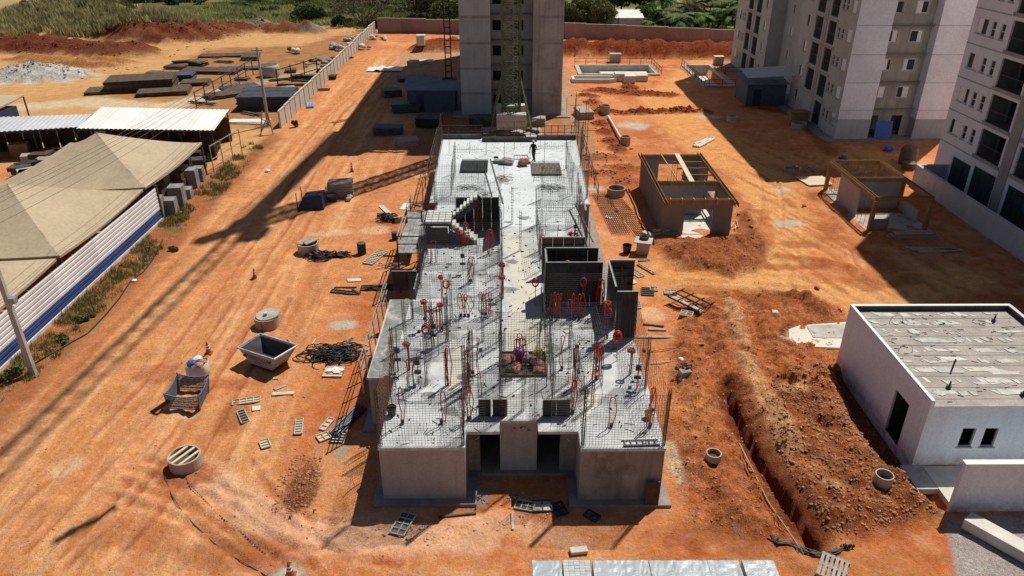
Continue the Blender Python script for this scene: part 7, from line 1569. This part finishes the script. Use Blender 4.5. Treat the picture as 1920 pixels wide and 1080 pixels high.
# ---- bulk bag
bb = thing('bulk_bag', 'white bulk bag heaped with coloured rags beside a cone', 'bag', GP(374,705))
V = []; n = 20; prof = [(.42,0),(.52,.14),(.53,.4),(.54,.66),(.5,.8)]; rr_ = random.Random(6)
for rr0, z in prof:
    for i in range(n): t = 2*math.pi*i/n; c, s = math.cos(t), math.sin(t); e = rr0*(1+.05*math.sin(5*t+z*6)+rr_.uniform(-.02,.02)); V.append((math.copysign(abs(c)**.75,c)*e, math.copysign(abs(s)**.75,s)*e, z))
MB().add(V,[(j*n+i,j*n+(i+1) % n,(j+1)*n+(i+1) % n,(j+1)*n+i) for j in range(len(prof)-1) for i in range(n)]).build('bag_cloth', M['white_bag'], bb, smooth=True)
for i, (x, y, z, s_, mt) in enumerate(((-.2,-.12,.82,.5,'blue_plastic'),(.2,-.2,.8,.46,'sack'),(0,.2,.9,.55,'white_sheet'),(.3,.1,.82,.44,'sack'),(-.25,.2,.8,.4,'mesh_net'),(.0,-.32,.74,.4,'rust'),(.1,.6,.35,.5,'sack'))):
    V = (ICO*np.array([1.1,1,.6])*np.random.default_rng(i).uniform(.75,1.25,(12,1))*s_*.6+np.array([x,y,z])).tolist(); o_ = MB().add(V, ICF.tolist()).build('rag', M[mt], bb); sm = o_.modifiers.new('s','SUBSURF'); sm.levels = 1; sm.render_levels = 1
for a in ((-.4,-.4),(.4,-.4),(.4,.4),(-.4,.4)): MB().tube([(a[0]*.9,a[1]*.9,.68),(a[0]*1.1,a[1]*1.1,.9),(a[0]*.7,a[1]*1.0,.72)],.02,4).build('lifting_loop', M['white_bag'], bb)
# ---- netted pen round a pit
pn = thing('netted_pen', 'sagging pen of blue-edged netting on timber stakes round a pit', 'fence', GP(350,748))
Q = [Vector((*G(318,768),0)),Vector((*G(375,770),0)),Vector((*G(390,735),0)),Vector((*G(336,733),0))]; o0 = Vector(pn.location); o0.z = 0
Q = [q-o0 for q in Q]
TO = [Vector((-.12,.08,-.05)),Vector((.1,-.02,-.02)),Vector((.16,.12,.03)),Vector((.05,.1,.08))]
for i in range(4):
    a, b = Q[i], Q[(i+1) % 4]; n = 26; ta, tb = TO[i], TO[(i+1) % 4]; P2 = lambda t, z: a.lerp(b,t)+(ta.lerp(tb,t))*(z/.9)+Z*(z-.14*math.sin(math.pi*t)*(z/.9))
    MB().bar(a-Z*.2,a+ta+Z*.95,.06).build('stake', M['timber_form'], pn)
    m = MB(); H_ = 15
    for k in range(H_): z = .06+.8*k/H_; [m.bar(P2(e/6,z+.02*math.sin(k)),P2((e+1)/6,z-.02*math.sin(k*2)),.022,.02,caps=False) for e in range(6)]
    for k in range(n): t = k/n; m.bar(P2(t,.04),P2(t,.86),.014,caps=False)
    m.build('net', M['net_dark'], pn); m = MB(); [m.bar(P2(e/6,.88),P2((e+1)/6,.88),.04,.04) for e in range(6)]; m.build('net_edge', M['mesh_blue'], pn)
MB().bar(Q[0]+Vector((-.75,-.3,.03)),Q[0]+Vector((.1,.05,.5)),.05,.2).build('fallen_board', M['rust_dark'], pn)
# ---- concrete rings
def ring(label, px, py, ro, h, th=.07, lid=None, sink=0.0, name='concrete_ring'):
    r_ = thing(name, label, 'manhole ring', GP(px, py, -sink)); MB().lathe([(ro,0),(ro,h),(ro-th,h),(ro-th,.02),(0,.02)],28,cap=False).build('ring_wall', M['concrete_ring'], r_, smooth=False); MB().lathe([(ro-th-.002,h*.35),(0,h*.36)],28,cap=False).build('dark_earth', M['rust_dark'], r_); return r_
r1 = ring('round concrete ring half covered by a tilted disc lid behind the skip',502,610,.68,.62)
m = MB(); m.lathe([(.66,0),(.66,.07),(0,.08)],28); o_ = m.build('lid', M['concrete'], r1); o_.location = (.08,.1,.63); o_.rotation_euler = (R(3),R(-4),0); MB().box(-.1,.1,-.12,.08,.7,.86).build('weight_block', M['concrete_pale'], r1); MB().tube([(0,-.1,.75),(-.1,-.72,.6),(-.1,-.74,.0)],.012,4).build('strap', M['steel_black'], r1)
r2 = ring('round concrete ring covered by two boards beside black hoses',579,472,.72,.7)
for x, a in ((-.25,8),(.25,-6)): o_ = MB().box(-.22,.22,-.55,.55,0,.05).build('cover_board', M['plank_grey'], r2); o_.location = (x-.05,.15,.71); o_.rotation_euler = (0,0,R(a-30))
r3 = ring('round concrete ring with three slanting planks at the lower left',350,872,.68,.55)
for x in (-.38,-.05,.3): L_ = 2*math.sqrt(.62**2-x*x); o_ = MB().box(-.06,.06,-L_/2,L_/2,0,.06).build('cover_plank', M['plank_pale'], r3); o_.location = (x*math.cos(R(-28)),x*math.sin(R(-28)),.47); o_.rotation_euler = (0,0,R(-28))
ring('small concrete ring sunk in the earth right of the slab',1335,873,.33,.34,.05); ring('small concrete ring on the edge of the spoil heap',1648,927,.36,.5,.05,sink=.1); ring('large concrete ring left of the brown rendered hut',1155,366,.75,.65,.08); ring('concrete ring at the upper end of the white pipe',1134,214,.55,1.0,.06); ring('concrete ring at the lower end of the white pipe',1172,272,.5,.9,.06); ring('small concrete ring lying in shade before the apartment block',1372,228,.6,.7,.08); ring('small pale ring by the kerb of the grey block',1497,240,.8,.6,.08); ring('little ring by the timber-framed hut',1478,323,.4,.4,.06); ring('thin pipe ring at the end of the spoil heap',1708,940,.16,.12,.02)
pi = thing('drain_pipe', 'white drain pipe running between the two concrete rings', 'pipe', GP(1140,222)); a, b = GP(1138,224,.25), GP(1165,275,.25); MB().tube([(0,0,.25),(b[0]-a[0],b[1]-a[1],b[2]-a[2]+.25)],.12,8).build('pipe', M['pvc_white'], pi)
wp = thing('pipe_bundle', 'three pale pipes lying on the sand behind the brown rendered hut', 'pipes', GP(1318,270), R(-38))
for i in range(3): MB().tube([(-.3+i*.28,-1.6,.12),(-.3+i*.28,1.6+.2*i,.12)],.11,8).build('pipe', M['pvc_white'], wp)
# ---- drums, tubs, cones
def drum(label, px, py, r0, h, mt, name='drum'):
    r_ = thing(name, label, 'drum', GP(px,py)); MB().lathe([(r0,0),(r0*1.03,.03),(r0,.06),(r0,h*.33),(r0*1.04,h*.35),(r0,h*.37),(r0,h*.66),(r0*1.04,h*.68),(r0,h*.7),(r0,h-.04),(r0*1.03,h)],20).build('drum_body', M[mt], r_, smooth=False); MB().lathe([(r0*.95,h+.001),(r0*.93,h+.02),(0,h+.02)],20).build('drum_lid', M['form_grey' if mt != 'blue_plastic' else mt], r_); return r_
drum('black steel drum left of the scaffold platform',679,476,.3,.8,'black_plastic'); drum('dark small drum beside the scaffold post',741,448,.24,.55,'navy'); drum('white pail with a red label beside the dark small drum',750,446,.2,.5,'white_sheet','pail')
tb = thing('black_tub', 'black tub standing left of the brick inspection chamber', 'tub', GP(1175,474)); MB().lathe([(.24,0),(.32,.6),(.34,.6),(.34,.56),(.3,.56),(.22,.03),(0,.03)],18,cap=False).build('tub_shell', M['black_plastic'], tb)
ch = thing('inspection_chamber', 'square rendered chamber with an overhanging slab lid right of the slab', 'chamber', GP(1205,474), R(-16)); MB().box(-.42,.42,-.42,.42,0,.85).build('chamber_wall', M['concrete_ring'], ch); MB().box(-.6,.6,-.55,.55,.852,.93).build('lid_slab', M['precast'], ch, bevel=.01); MB().lathe([(.3,0),(.34,.12),(.26,.2),(.2,.2),(.22,.1),(0,.1)],14,(.0,.2,.932)).build('hose_roll', M['black_plastic'], ch)
def cone(label, px, py, h=.7):
    r_ = thing('traffic_cone', label, 'cone', GP(px,py)); MB().box(-.19,.19,-.19,.19,0,.04).build('base', M['orange_plastic'], r_); MB().lathe([(.15,.04),(.025,h)],14).build('body', M['orange_plastic'], r_)
    for a, b in ((.42,.52),(.62,.72)): f_ = lambda t: .15+(.025-.15)*(t*h-.04)/(h-.04)+.003; MB().lathe([(f_(a),a*h),(f_(b),b*h)],14,cap=False).build('stripe', M['white_sheet'], r_)
cone('faded orange cone on the haul road left of the covered ring',478,520); cone('faded orange cone behind the bulk bag',392,664); cone('orange cone at the bottom edge of the picture',545,1082); cone('faded cone in front of the tower shade',660,322,.9)
# ---- hoses
def hoses(label, px, py, n, R0, rad, mt, squash=.6, stray=4, name='hose_heap', hz=.25):
    r_ = thing(name, label, 'hoses', GP(px,py)); q = random.Random(px+py)
    for i in range(n):
        c = Vector((q.gauss(0,R0*.5),q.gauss(0,R0*.3),0)); ra = R0*q.uniform(.35,.7); ph = q.uniform(0,6.28); arc = q.uniform(3.5,6.2); z0 = rad+q.uniform(0,hz)
        pts = [(c.x+ra*math.cos(ph+arc*k/14)*(1+.1*math.sin(k)), c.y+ra*squash*math.sin(ph+arc*k/14), max(rad, z0+.06*math.sin(k*1.3+i))) for k in range(15)]; MB().tube(pts,rad,5).build('hose', M[mt], r_, smooth=True)
    for i in range(stray):
        a = q.uniform(0,6.28); d = Vector((math.cos(a),math.sin(a)*squash,0)); p = d*R0*.5; MB().tube([p+Z*rad*2,p+d*R0*.4+Z*(rad+.1),p+d*R0*.9+Vector((q.uniform(-.2,.2),q.uniform(-.2,.2),rad))],rad,5).build('hose', M[mt], r_, smooth=True)
    return r_
hoses('wide tangle of black hoses on the earth left of the slab',630,665,46,1.15,.035,'black_plastic',.6,12); hoses('long tangle of black hoses beside the board-covered ring',608,483,20,1.0,.045,'black_plastic',.35,4); hoses('dark hose mound at the right end of the long tangle',640,480,14,.6,.045,'black_plastic',.5,3); hoses('black hose roll beside the yellow board box',726,412,14,.75,.05,'black_plastic',.7,4,hz=.4); hoses('short black hose ends right of the trench end',1590,1030,3,.25,.03,'black_plastic',.5,1); hoses('dark rag of hoses lying at the edge of the trench bank',1282,712,4,.35,.05,'rust_dark',.6,2)
th_ = thing('hose_bundle', 'long bundle of black hoses lying across the end of the trench', 'hoses', GP(1500,1030)); b0 = Vector(th_.location); q = random.Random(12)
for i in range(9):
    pts = [Vector((*G(a+q.uniform(-8,8), b+q.uniform(-5,5)), .06+.07*q.random()))-Vector((b0.x,b0.y,0))+Vector((0,0,-b0.z+gz(*G(a,b))*.3)) for a, b in ((1430+q.uniform(0,25),1012),(1455,1020),(1485,1024),(1510,1036),(1545,1043),(1575,1037),(1592-q.uniform(0,25),1030))]
    fine_ = []
    for u_, v_ in zip(pts[:-1], pts[1:]): fine_ += [u_.lerp(v_, t) for t in (0,.33,.66)]
    MB().tube(fine_+[pts[-1]],.032,5).build('hose', M['black_plastic'], th_, smooth=True)
board('grey strap lying over the wide hose tangle',655,652,.9,.18,.03,72,'form_grey',dz=.35)
pl = thing('wood_pallet', 'wooden pallet with white cloths beside the hose tangle', 'pallet', GP(626,700), R(-2))
for i in range(5): MB().box(-.5,.5,-.42+i*.19,-.29+i*.19,.1,.125).build('slat', M['plank_pale'], pl)
for x in (-.45,0,.45): MB().box(x-.05,x+.05,-.42,.47,0,.098).build('bearer', M['timber'], pl)
for i in range(5): MB().add((ICO*np.array([1.2,.9,.35])*.2*np.random.default_rng(i).uniform(.7,1.3,(12,1))+np.array([.15*i-.25,.1*(i % 3)-.05,.18])).tolist(), ICF.tolist()).build('cloth', M['white_sheet'], pl)
# ---- covered pile in the crane shadow
cvp = thing('covered_pile', 'dark blue tarpaulin stretched over a frame in the crane shadow', 'tarpaulin', GP(585,388)); m = MB(); m.add([(-1.0,-.7,0),(1.1,-.7,0),(1.1,.9,0),(-1.0,.9,0),(-.5,-.5,1.0),(1.0,-.5,1.2),(1.0,.7,1.2),(-.5,.7,1.0)],[(0,1,5,4),(1,2,6,5),(2,3,7,6),(3,0,4,7),(4,5,6,7)]); m.build('cover', M['navy'], cvp)
for p in ((-.95,-.68),(1.05,-.68),(1.05,.85),(-.95,.85)): MB().bar((*p,0),(p[0],p[1],1.4),.06).build('stake', M['rust_dark'], cvp)
slabstack('stack of grey timber and bags beside the blue tarpaulin',640,366,2.0,1.5,1.2,10,5,'plank_grey',.1,'stack','timber_stack'); slabstack('low dark stack between the blue tarpaulin and the timber stack',615,376,1.4,.9,.5,8,3,'form_grey',.1,'stack','timber_stack')
bagheap('mesh basket with pale scrap on the timber stack side',655,374,5,.5,.5,['mesh_net','concrete'],'scrap_heap','scrap')
# ---- rebar mats right of the slab
for lab, a, b, w_ in (('rusty rebar mat lying between the slab and the brown hut, left strip',(1125,365),(1165,440),1.3),('rusty rebar mat lying between the slab and the brown hut, right strip',(1152,375),(1210,445),1.2)):
    p, q_ = Vector((*G(*a),0)), Vector((*G(*b),0)); r_ = thing('rebar_mat', lab, 'rebar', (p.x,p.y,gz(p.x,p.y)+.06)); d = q_-p; L_ = d.length; d.normalize(); s_ = Vector((-d.y,d.x,0)); m = MB()
    for i in range(9): m.bar(s_*(w_*(i/8-.5))+Z*.04, s_*(w_*(i/8-.5))+d*L_+Z*.06,.03)
    m.build('long_bar', M['rust_dark'], r_); m = MB()
    for i in range(22): m.bar(s_*(-w_/2)+d*(L_*i/21)+Z*.08, s_*(w_/2)+d*(L_*i/21)+Z*.08,.024)
    m.build('cross_bar', M['rust_dark'], r_)
slabstack('short stack of pale forms at the lower end of the rebar mats',1214,444,.9,.4,.3,-50,3,'form_pale',.02,'formwork','form_stack')
sf_ = thing('steel_grating', 'black steel frame lying over a bluish form right of the slab', 'frame', GP(1292,577,.1), R(-52)); MB().box(-1.2,1.2,-.55,-.2,0,.06).build('bluish_form', M['steel_pale'], sf_)
for y in (-.6,.1,.65): MB().bar((-1.2,y,.12),(1.2,y,.12),.07).build('rail', M['steel_black'], sf_)
for x in (-1.15,-.4,.4,1.1): MB().bar((x,-.75,.2),(x,.85,.2),.06).build('cross_rail', M['steel_black'], sf_)
for lab, a, b, mt in (('pale pole lying right of the slab, far one',(1215,660),(1318,657),'timber'),('pale pole lying right of the slab, near one',(1220,683),(1328,677),'plank_pale')):
    p, q_ = Vector(GP(*a,.06)), Vector(GP(*b,.06)); r_ = thing('timber_pole', lab, 'pole', tuple(p)); MB().tube([(0,0,0),tuple(q_-p)],.035,6).build('shaft', M[mt], r_); MB().tube([tuple((q_-p)*.99),tuple((q_-p)*1.01)],.04,6).build('sawn_end', M['plank_pale'], r_)
for lab, px, py, s_, mt in (('white plastic bag lying right of the near pole',1276,682,.3,'white_sheet'),('white crumpled bag on the dug earth',1452,588,.45,'white_bag'),('white scrap on the verge by the sheet fence',252,528,.35,'white_sheet'),('white scrap by the near utility pole',100,667,.2,'white_sheet'),('white rag on the haul road',502,322,.5,'white_sheet'),('red plastic scrap on the dug earth',1495,672,.3,'red_plastic'),('red bag scrap near the white hut corner',1575,585,.3,'red_plastic'),('red scrap on the track by the timber-framed hut',1508,386,.4,'orange_plastic'),('red scrap at the side of the brown hut',1385,405,.35,'orange_plastic'),('second red scrap below the brown hut side',1407,432,.4,'orange_plastic'),('yellow scrap in the trench',1391,823,.18,'yellow_plastic'),('blue bag before the door of the brown hut',1272,434,.5,'pvc_blue'),('red rag at the middle of the dug field',1530,545,.35,'orange_plastic'),('blue tarp on shaded earth before the grey block',1664,283,1.0,'blue_plastic'),('blue scrap on shaded earth behind the timber-framed hut',1580,298,.8,'mesh_blue'),('grey stone lump beside the cut bank',1277,722,.35,'concrete'),('small white lump on the mound at the far left',137,95,.9,'white_bag')):
    x, y, z = GP(px, py); sack(lab, x, y, z-.03, s_, s_*.8, s_*.5, mt, px % 50, 'scrap', 'scrap')
bt_ = thing('brick_lump', 'broken block lump on the cut bank right of the slab', 'block', GP(1282,716)); MB().obox((0,0,.15),(.55,.4,.3),.3,.1).build('block', M['rubble'], bt_); MB().obox((.1,.35,.06),(.3,.2,.14),.9).build('chip', M['rubble'], bt_)
bl = thing('blue_container', 'bright blue sheet leaning in the doorway of the grey block', 'sheet', (X0+4.1, Y0-.1, .1)); MB().obox((.9,.4,.85),(1.7,.12,1.7),0,R(-8)).build('sheet', M['blue_plastic'], bl); MB().obox((.9,.46,.85),(.08,.1,1.75),0,R(-8)).build('frame', M['steel'], bl)
tr = thing('brown_tank', 'brown tank standing at the far corner of the white apartment block', 'tank', (37.0, 66.6, 0)); MB().lathe([(.7,0),(.75,.2),(.75,1.4),(.5,1.7),(0,1.75)],16).build('tank_body', M['form_brown'], tr, smooth=True); MB().lathe([(.55,0),(.6,.6),(0,.62)],14,(-.5,-1.4,0)).build('tank_base', M['form_brown'], tr)
cs_ = thing('concrete_pad', 'cream concrete pad with a grey screed edge left of the white hut', 'slab', (*G(1540,635),0)); P = [Vector((*p,0))-Vector((*G(1540,635),0)) for p in pxpoly([(1478,620),(1500,612),(1590,606),(1590,655),(1500,652),(1480,640)])]; MB().prism([(p.x,p.y) for p in P][::-1], -.1, .09).build('pad', M['screed'], cs_); P = [Vector((*p,0))-Vector((*G(1540,635),0)) for p in pxpoly([(1512,614),(1590,610),(1590,637),(1524,636)])]; MB().prism([(p.x,p.y) for p in P][::-1], .092, .12).build('screed', M['concrete'], cs_)
cpl = thing('pale_sheet', 'pale board sheet lying behind the timber-framed hut', 'board', GP(1528,342,.05)); MB().prism([(-1.0,-1.2),(1.2,-1.0),(1.1,1.2),(-1.4,1.0)],0,.05).build('sheet', M['plank_pale'], cpl); bagheap('silver scrap heap behind the timber-framed hut',1505,319,8,1.2,.35,['steel_pale','mesh_net','white_sheet'],'scrap_heap','scrap')
tp2 = thing('trench_pipes', 'thin pipes and orange cable lying along the trench', 'pipes', GP(1400,850)); bx_ = Vector(tp2.location)
for off, mt, rr0, dz in ((.5,'timber',.03,.05),(.66,'orange_plastic',.016,.05),(-.05,'concrete_pale',.05,-.85)):
    pts = []
    for (px, py) in ((1405,845),(1430,900),(1462,950),(1500,1000),(1530,1042)):
        x, y = G(px, py); pts.append(Vector((x-off, y, gz(x-off,y)+dz if dz > 0 else -.9))-bx_)
    MB().tube(pts, rr0, 6).build('pipe', M[mt], tp2, smooth=True)
rp_ = thing('black_cable', 'thin black cable curving across the foreground earth', 'cable', GP(315,895)); b0 = Vector(rp_.location); pts = [Vector(GP(a,b,.02))-b0 for a,b in ((308,890),(320,925),(338,955),(365,985),(400,1015),(440,1045),(500,1080))]; MB().tube(pts,.016,5).build('cable', M['rust_dark'], rp_)
rp2 = thing('chain_rope', 'beaded rope lying from the plank-covered ring toward the bottom', 'rope', GP(342,880)); b0 = Vector(rp2.location); pp_ = [Vector(GP(a,b,.02))-b0 for a,b in ((340,868),(352,905),(385,940),(420,975),(460,1005),(500,1040))]
m = MB()
for a, b in zip(pp_[:-1], pp_[1:]):
    for k in range(9): p = a.lerp(b,k/9); m.bar(p, a.lerp(b,(k+.55)/9), .03)
m.build('links', M['steel'], rp2)
vc = thing('verge_hose', 'black hose snaking along the verge of the sheet fence', 'hose', GP(300,470)); b0 = Vector(vc.location); pts = [Vector(GP(a,b,.06))-b0 for a,b in ((305,450),(288,485),(270,510),(245,530),(225,560),(200,590),(165,625),(130,645),(95,665),(65,683))]; MB().tube(pts,.04,5).build('hose', M['black_plastic'], vc, smooth=True)
# ---- pallets of pavers along the bottom edge
NAMES = ['leftmost','second from the left','third from the left','fourth from the left','fifth from the left','sixth from the left','seventh from the left','rightmost']
xs = [(998,1052),(1054,1107),(1111,1165),(1164,1215),(1217,1268),(1268,1325),(1326,1384),(1391,1450)]
for i, (a, b) in enumerate(xs):
    (x0, y), (x1, _) = G(a, 1051-(2 if i == 1 else 0), .95), G(b, 1051, .95); wdt = x1-x0; r_ = thing('paver_pallet', ('pallet of bare grey pavers, ' if i == 1 else 'plastic-wrapped pallet of grey pavers, ')+NAMES[i]+' in the bottom row', 'pallet', ((x0+x1)/2, y-.5, 0), 0, 'paver pallets along the bottom edge'); q = random.Random(i)
    nx_, ny2 = 5, 8
    for lv in range(5):
        if lv < 4: MB().box(-wdt/2+.02,wdt/2-.02,-.5,.5,.13+lv*.16,.13+lv*.16+.155).build('paver_layer', M['paver'], r_)
    for ii in range(nx_):
        for jj in range(ny2):
            x, yy = -wdt/2+.02+(wdt-.04)*ii/nx_, -.5+jj/ny2; o2 = (.5*(wdt/nx_)) if 0 else 0; MB().box(x+.004,x+(wdt-.04)/nx_-.004,yy+.004,yy+1/ny2-.004,.775,.925+q.uniform(-.008,.012)).build('paver', M['paver'], r_)
    if i != 1:
        n = 12; V = [(-wdt/2-.005+(wdt+.01)*u_/n, -.51+1.02*v_/n, .948+.012*vnoise(np.array([u_*.9+i*5]),np.array([v_*.5]),4)[0]) for u_ in range(n+1) for v_ in range(n+1)]
        F = [(u_*(n+1)+v_,(u_+1)*(n+1)+v_,(u_+1)*(n+1)+v_+1,u_*(n+1)+v_+1) for u_ in range(n) for v_ in range(n)]; m = MB().add(V,F); e = wdt/2+.008
        for A, B in (((-e,-.512),(e,-.512)),((e,-.512),(e,.512)),((e,.512),(-e,.512)),((-e,.512),(-e,-.512))): m.quad((*A,.2),(*B,.2),(*B,.945),(*A,.945))
        m.build('wrap', M['wrap'], r_, smooth=False)
    for y_ in (-.42,0,.42): MB().box(-wdt/2,wdt/2,y_-.05,y_+.05,0,.125).build('pallet_bearer', M['timber'], r_)
wpl = thing('wood_pallet', 'grey wooden pallet at the bottom edge right of the pavers', 'pallet', GP(1560,1072), R(-32))
for i in range(6): MB().box(-.48+i*.165,-.37+i*.165,-.6,.6,.1,.125).build('slat', M['plank_grey'], wpl)
for y in (-.55,0,.55): MB().box(-.5,.5,y-.05,y+.05,0,.098).build('bearer', M['plank_grey'], wpl)
# debris at foot of front
slabstack('stack of stained blocks leaning at the right end of the pale front wall',860,925,.42,.35,1.1,3,7,'block_wall',.01,'blocks','block_pile')
bs = thing('rusty_sheet', 'rust-brown sheet standing at the right end of the stained front wall', 'sheet', (5.75, 22.6, .15)); MB().obox((0,.1,.55),(.55,.05,1.1),0,R(-5)).build('sheet', M['rust_dark'], bs); MB().obox((0,.15,1.08),(.57,.04,.05)).build('edge', M['rust'], bs)
rl = thing('scrap_pipe_stack', 'bluish pipes and forms stacked in the shade left of the slab', 'pipes', GP(655,790), R(66))
for i in range(6): MB().tube([(-1.2,-.2+.09*i,.08+.05*(i % 2)),(1.1,-.25+.1*i,.08+.06*(i % 3))],.05,6).build('pipe', M['steel' if i % 2 else 'navy'], rl)
for lab, px, py, n in (('bundle of pale battens under the scaffold platform',735,500,7),('heap of pale sticks beside the left platform far end',785,385,8),('loose sticks against the right wall of the brown hut',1378,425,7),('sticks lying below the brown hut front',1240,442,9),('steel sections sticking out under the balcony rail',705,543,6)):
    r_ = thing('stick_heap', lab, 'sticks', GP(px,py,.05)); q = random.Random(px)
    for i in range(n): a = q.uniform(-.5,.5)+(1.2 if 'wall' in lab else 0); L_ = q.uniform(.6,1.4); c = Vector((q.uniform(-.6,.6),q.uniform(-.4,.4),.05*i*.6)); d = Vector((math.cos(a),math.sin(a),q.uniform(-.05,.1)))*L_/2; MB().bar(c-d,c+d,.06).build('stick', M[q.choice(['plank_pale','timber','plank_grey']) if 'steel' not in lab else 'steel'], r_)
# ------------------------------------------------------------------ the worker
wk = thing('person', 'worker in dark clothes and white hard hat walking on the rear slab', 'person', (2.1, 58.9, SZ), R(150))
def skin_mesh(name, verts, edges, radii, mt, root=0, sub=2):
    me = bpy.data.meshes.new(name); me.from_pydata(verts, edges, []); o_ = bpy.data.objects.new(name, me); col.objects.link(o_); me.materials.append(M[mt]); o_.parent = wk
    md = o_.modifiers.new('skin','SKIN'); md.use_smooth_shade = True; sv_ = me.skin_vertices[0].data
    for i, r0 in enumerate(radii): sv_[i].radius = r0 if isinstance(r0, tuple) else (r0, r0)
    sv_[root].use_root = True; ss = o_.modifiers.new('sub','SUBSURF'); ss.levels = 1; ss.render_levels = sub; return o_
Vb = [(0,0,.95),(0,.02,1.15),(0,.04,1.36),(0,.05,1.48),(-.1,0,.9),(-.12,.12,.5),(-.12,.02,.09),(-.12,.16,.04),(.1,0,.9),(.13,-.08,.5),(.14,-.26,.1),(.14,-.12,.04),(-.19,.04,1.4),(-.26,.0,1.13),(-.2,.18,.95),(.19,.04,1.4),(.27,.06,1.12),(.25,.2,.92)]
Eb = [(0,1),(1,2),(2,3),(0,4),(4,5),(5,6),(6,7),(0,8),(8,9),(9,10),(10,11),(2,12),(12,13),(13,14),(2,15),(15,16),(16,17)]
Rb = [(.15,.12),(.15,.11),(.17,.12),.06,.1,.07,.05,(.045,.035),.1,.07,.05,(.045,.035),.07,.05,.035,.07,.05,.035]
skin_mesh('body', Vb, Eb, Rb, 'cloth_dark')
m = MB(); m.lathe([(0,-.02),(.05,0),(.075,.05),(.085,.1),(.085,.15),(.07,.2),(.03,.235),(0,.24)],14,(0,.07,1.5)); m.build('head', M['skin'], wk, smooth=True)
m = MB(); m.lathe([(0,0),(.014,.01),(.0,.045)],6,(0,.157,1.585)); m.build('nose', M['skin'], wk)
for s_ in (-1,1): MB().lathe([(0,0),(.01,.006),(0,.014)],6,(s_*.03,.147,1.615)).build('eye', M['dark'], wk); MB().lathe([(0,0),(.02,.02),(0,.05)],6,(s_*.087,.06,1.58)).build('ear', M['skin'], wk)
MB().box(-.022,.022,.145,.152,1.55,1.558).build('mouth', M['sack'], wk)
MB().lathe([(.15,.0),(.105,.015),(.1,.07),(.07,.12),(0,.14)],16,(0,.07,1.655)).build('hard_hat', M['hat_white'], wk, smooth=True)
for hx, hy, hz0, sg in ((-.2,.2,.92,-1),(.25,.22,.89,1)):
    Vh = [(hx,hy,hz0),(hx,hy+.02,hz0-.07)]; Eh = [(0,1)]; Rh = [.028,(.038,.02)]
    for k, (dx, L_) in enumerate(((-.03,.075),(-.01,.085),(.01,.08),(.03,.065))):
        i0 = len(Vh); Vh += [(hx+dx,hy+.03,hz0-.09),(hx+dx,hy+.045,hz0-.09-L_*.55),(hx+dx,hy+.035,hz0-.09-L_)]; Eh += [(1,i0),(i0,i0+1),(i0+1,i0+2)]; Rh += [.01,.009,.008]
    i0 = len(Vh); Vh += [(hx-sg*.045,hy+.03,hz0-.05),(hx-sg*.055,hy+.05,hz0-.09)]; Eh += [(1,i0),(i0,i0+1)]; Rh += [.012,.01]
    skin_mesh('hand', Vh, Eh, Rh, 'skin', 0, 1)
for a in ((-.12,.02),(.14,-.26)):
    V = [(a[0]-.05,a[1]-.1,0),(a[0]+.05,a[1]-.1,0),(a[0]+.055,a[1]+.18,0),(a[0]-.055,a[1]+.18,0),(a[0]-.045,a[1]-.09,.12),(a[0]+.045,a[1]-.09,.12),(a[0]+.04,a[1]+.16,.05),(a[0]-.04,a[1]+.16,.05)]; MB().add(V,[(0,3,2,1),(4,5,6,7),(0,1,5,4),(1,2,6,5),(2,3,7,6),(3,0,4,7)]).build('boot', M['black_plastic'], wk, bevel=.015)
sack('small blue cloth at the feet of the worker', 1.55, 58.55, SZ, .7, .45, .08, 'blue_plastic', 3, 'cloth', 'cloth')
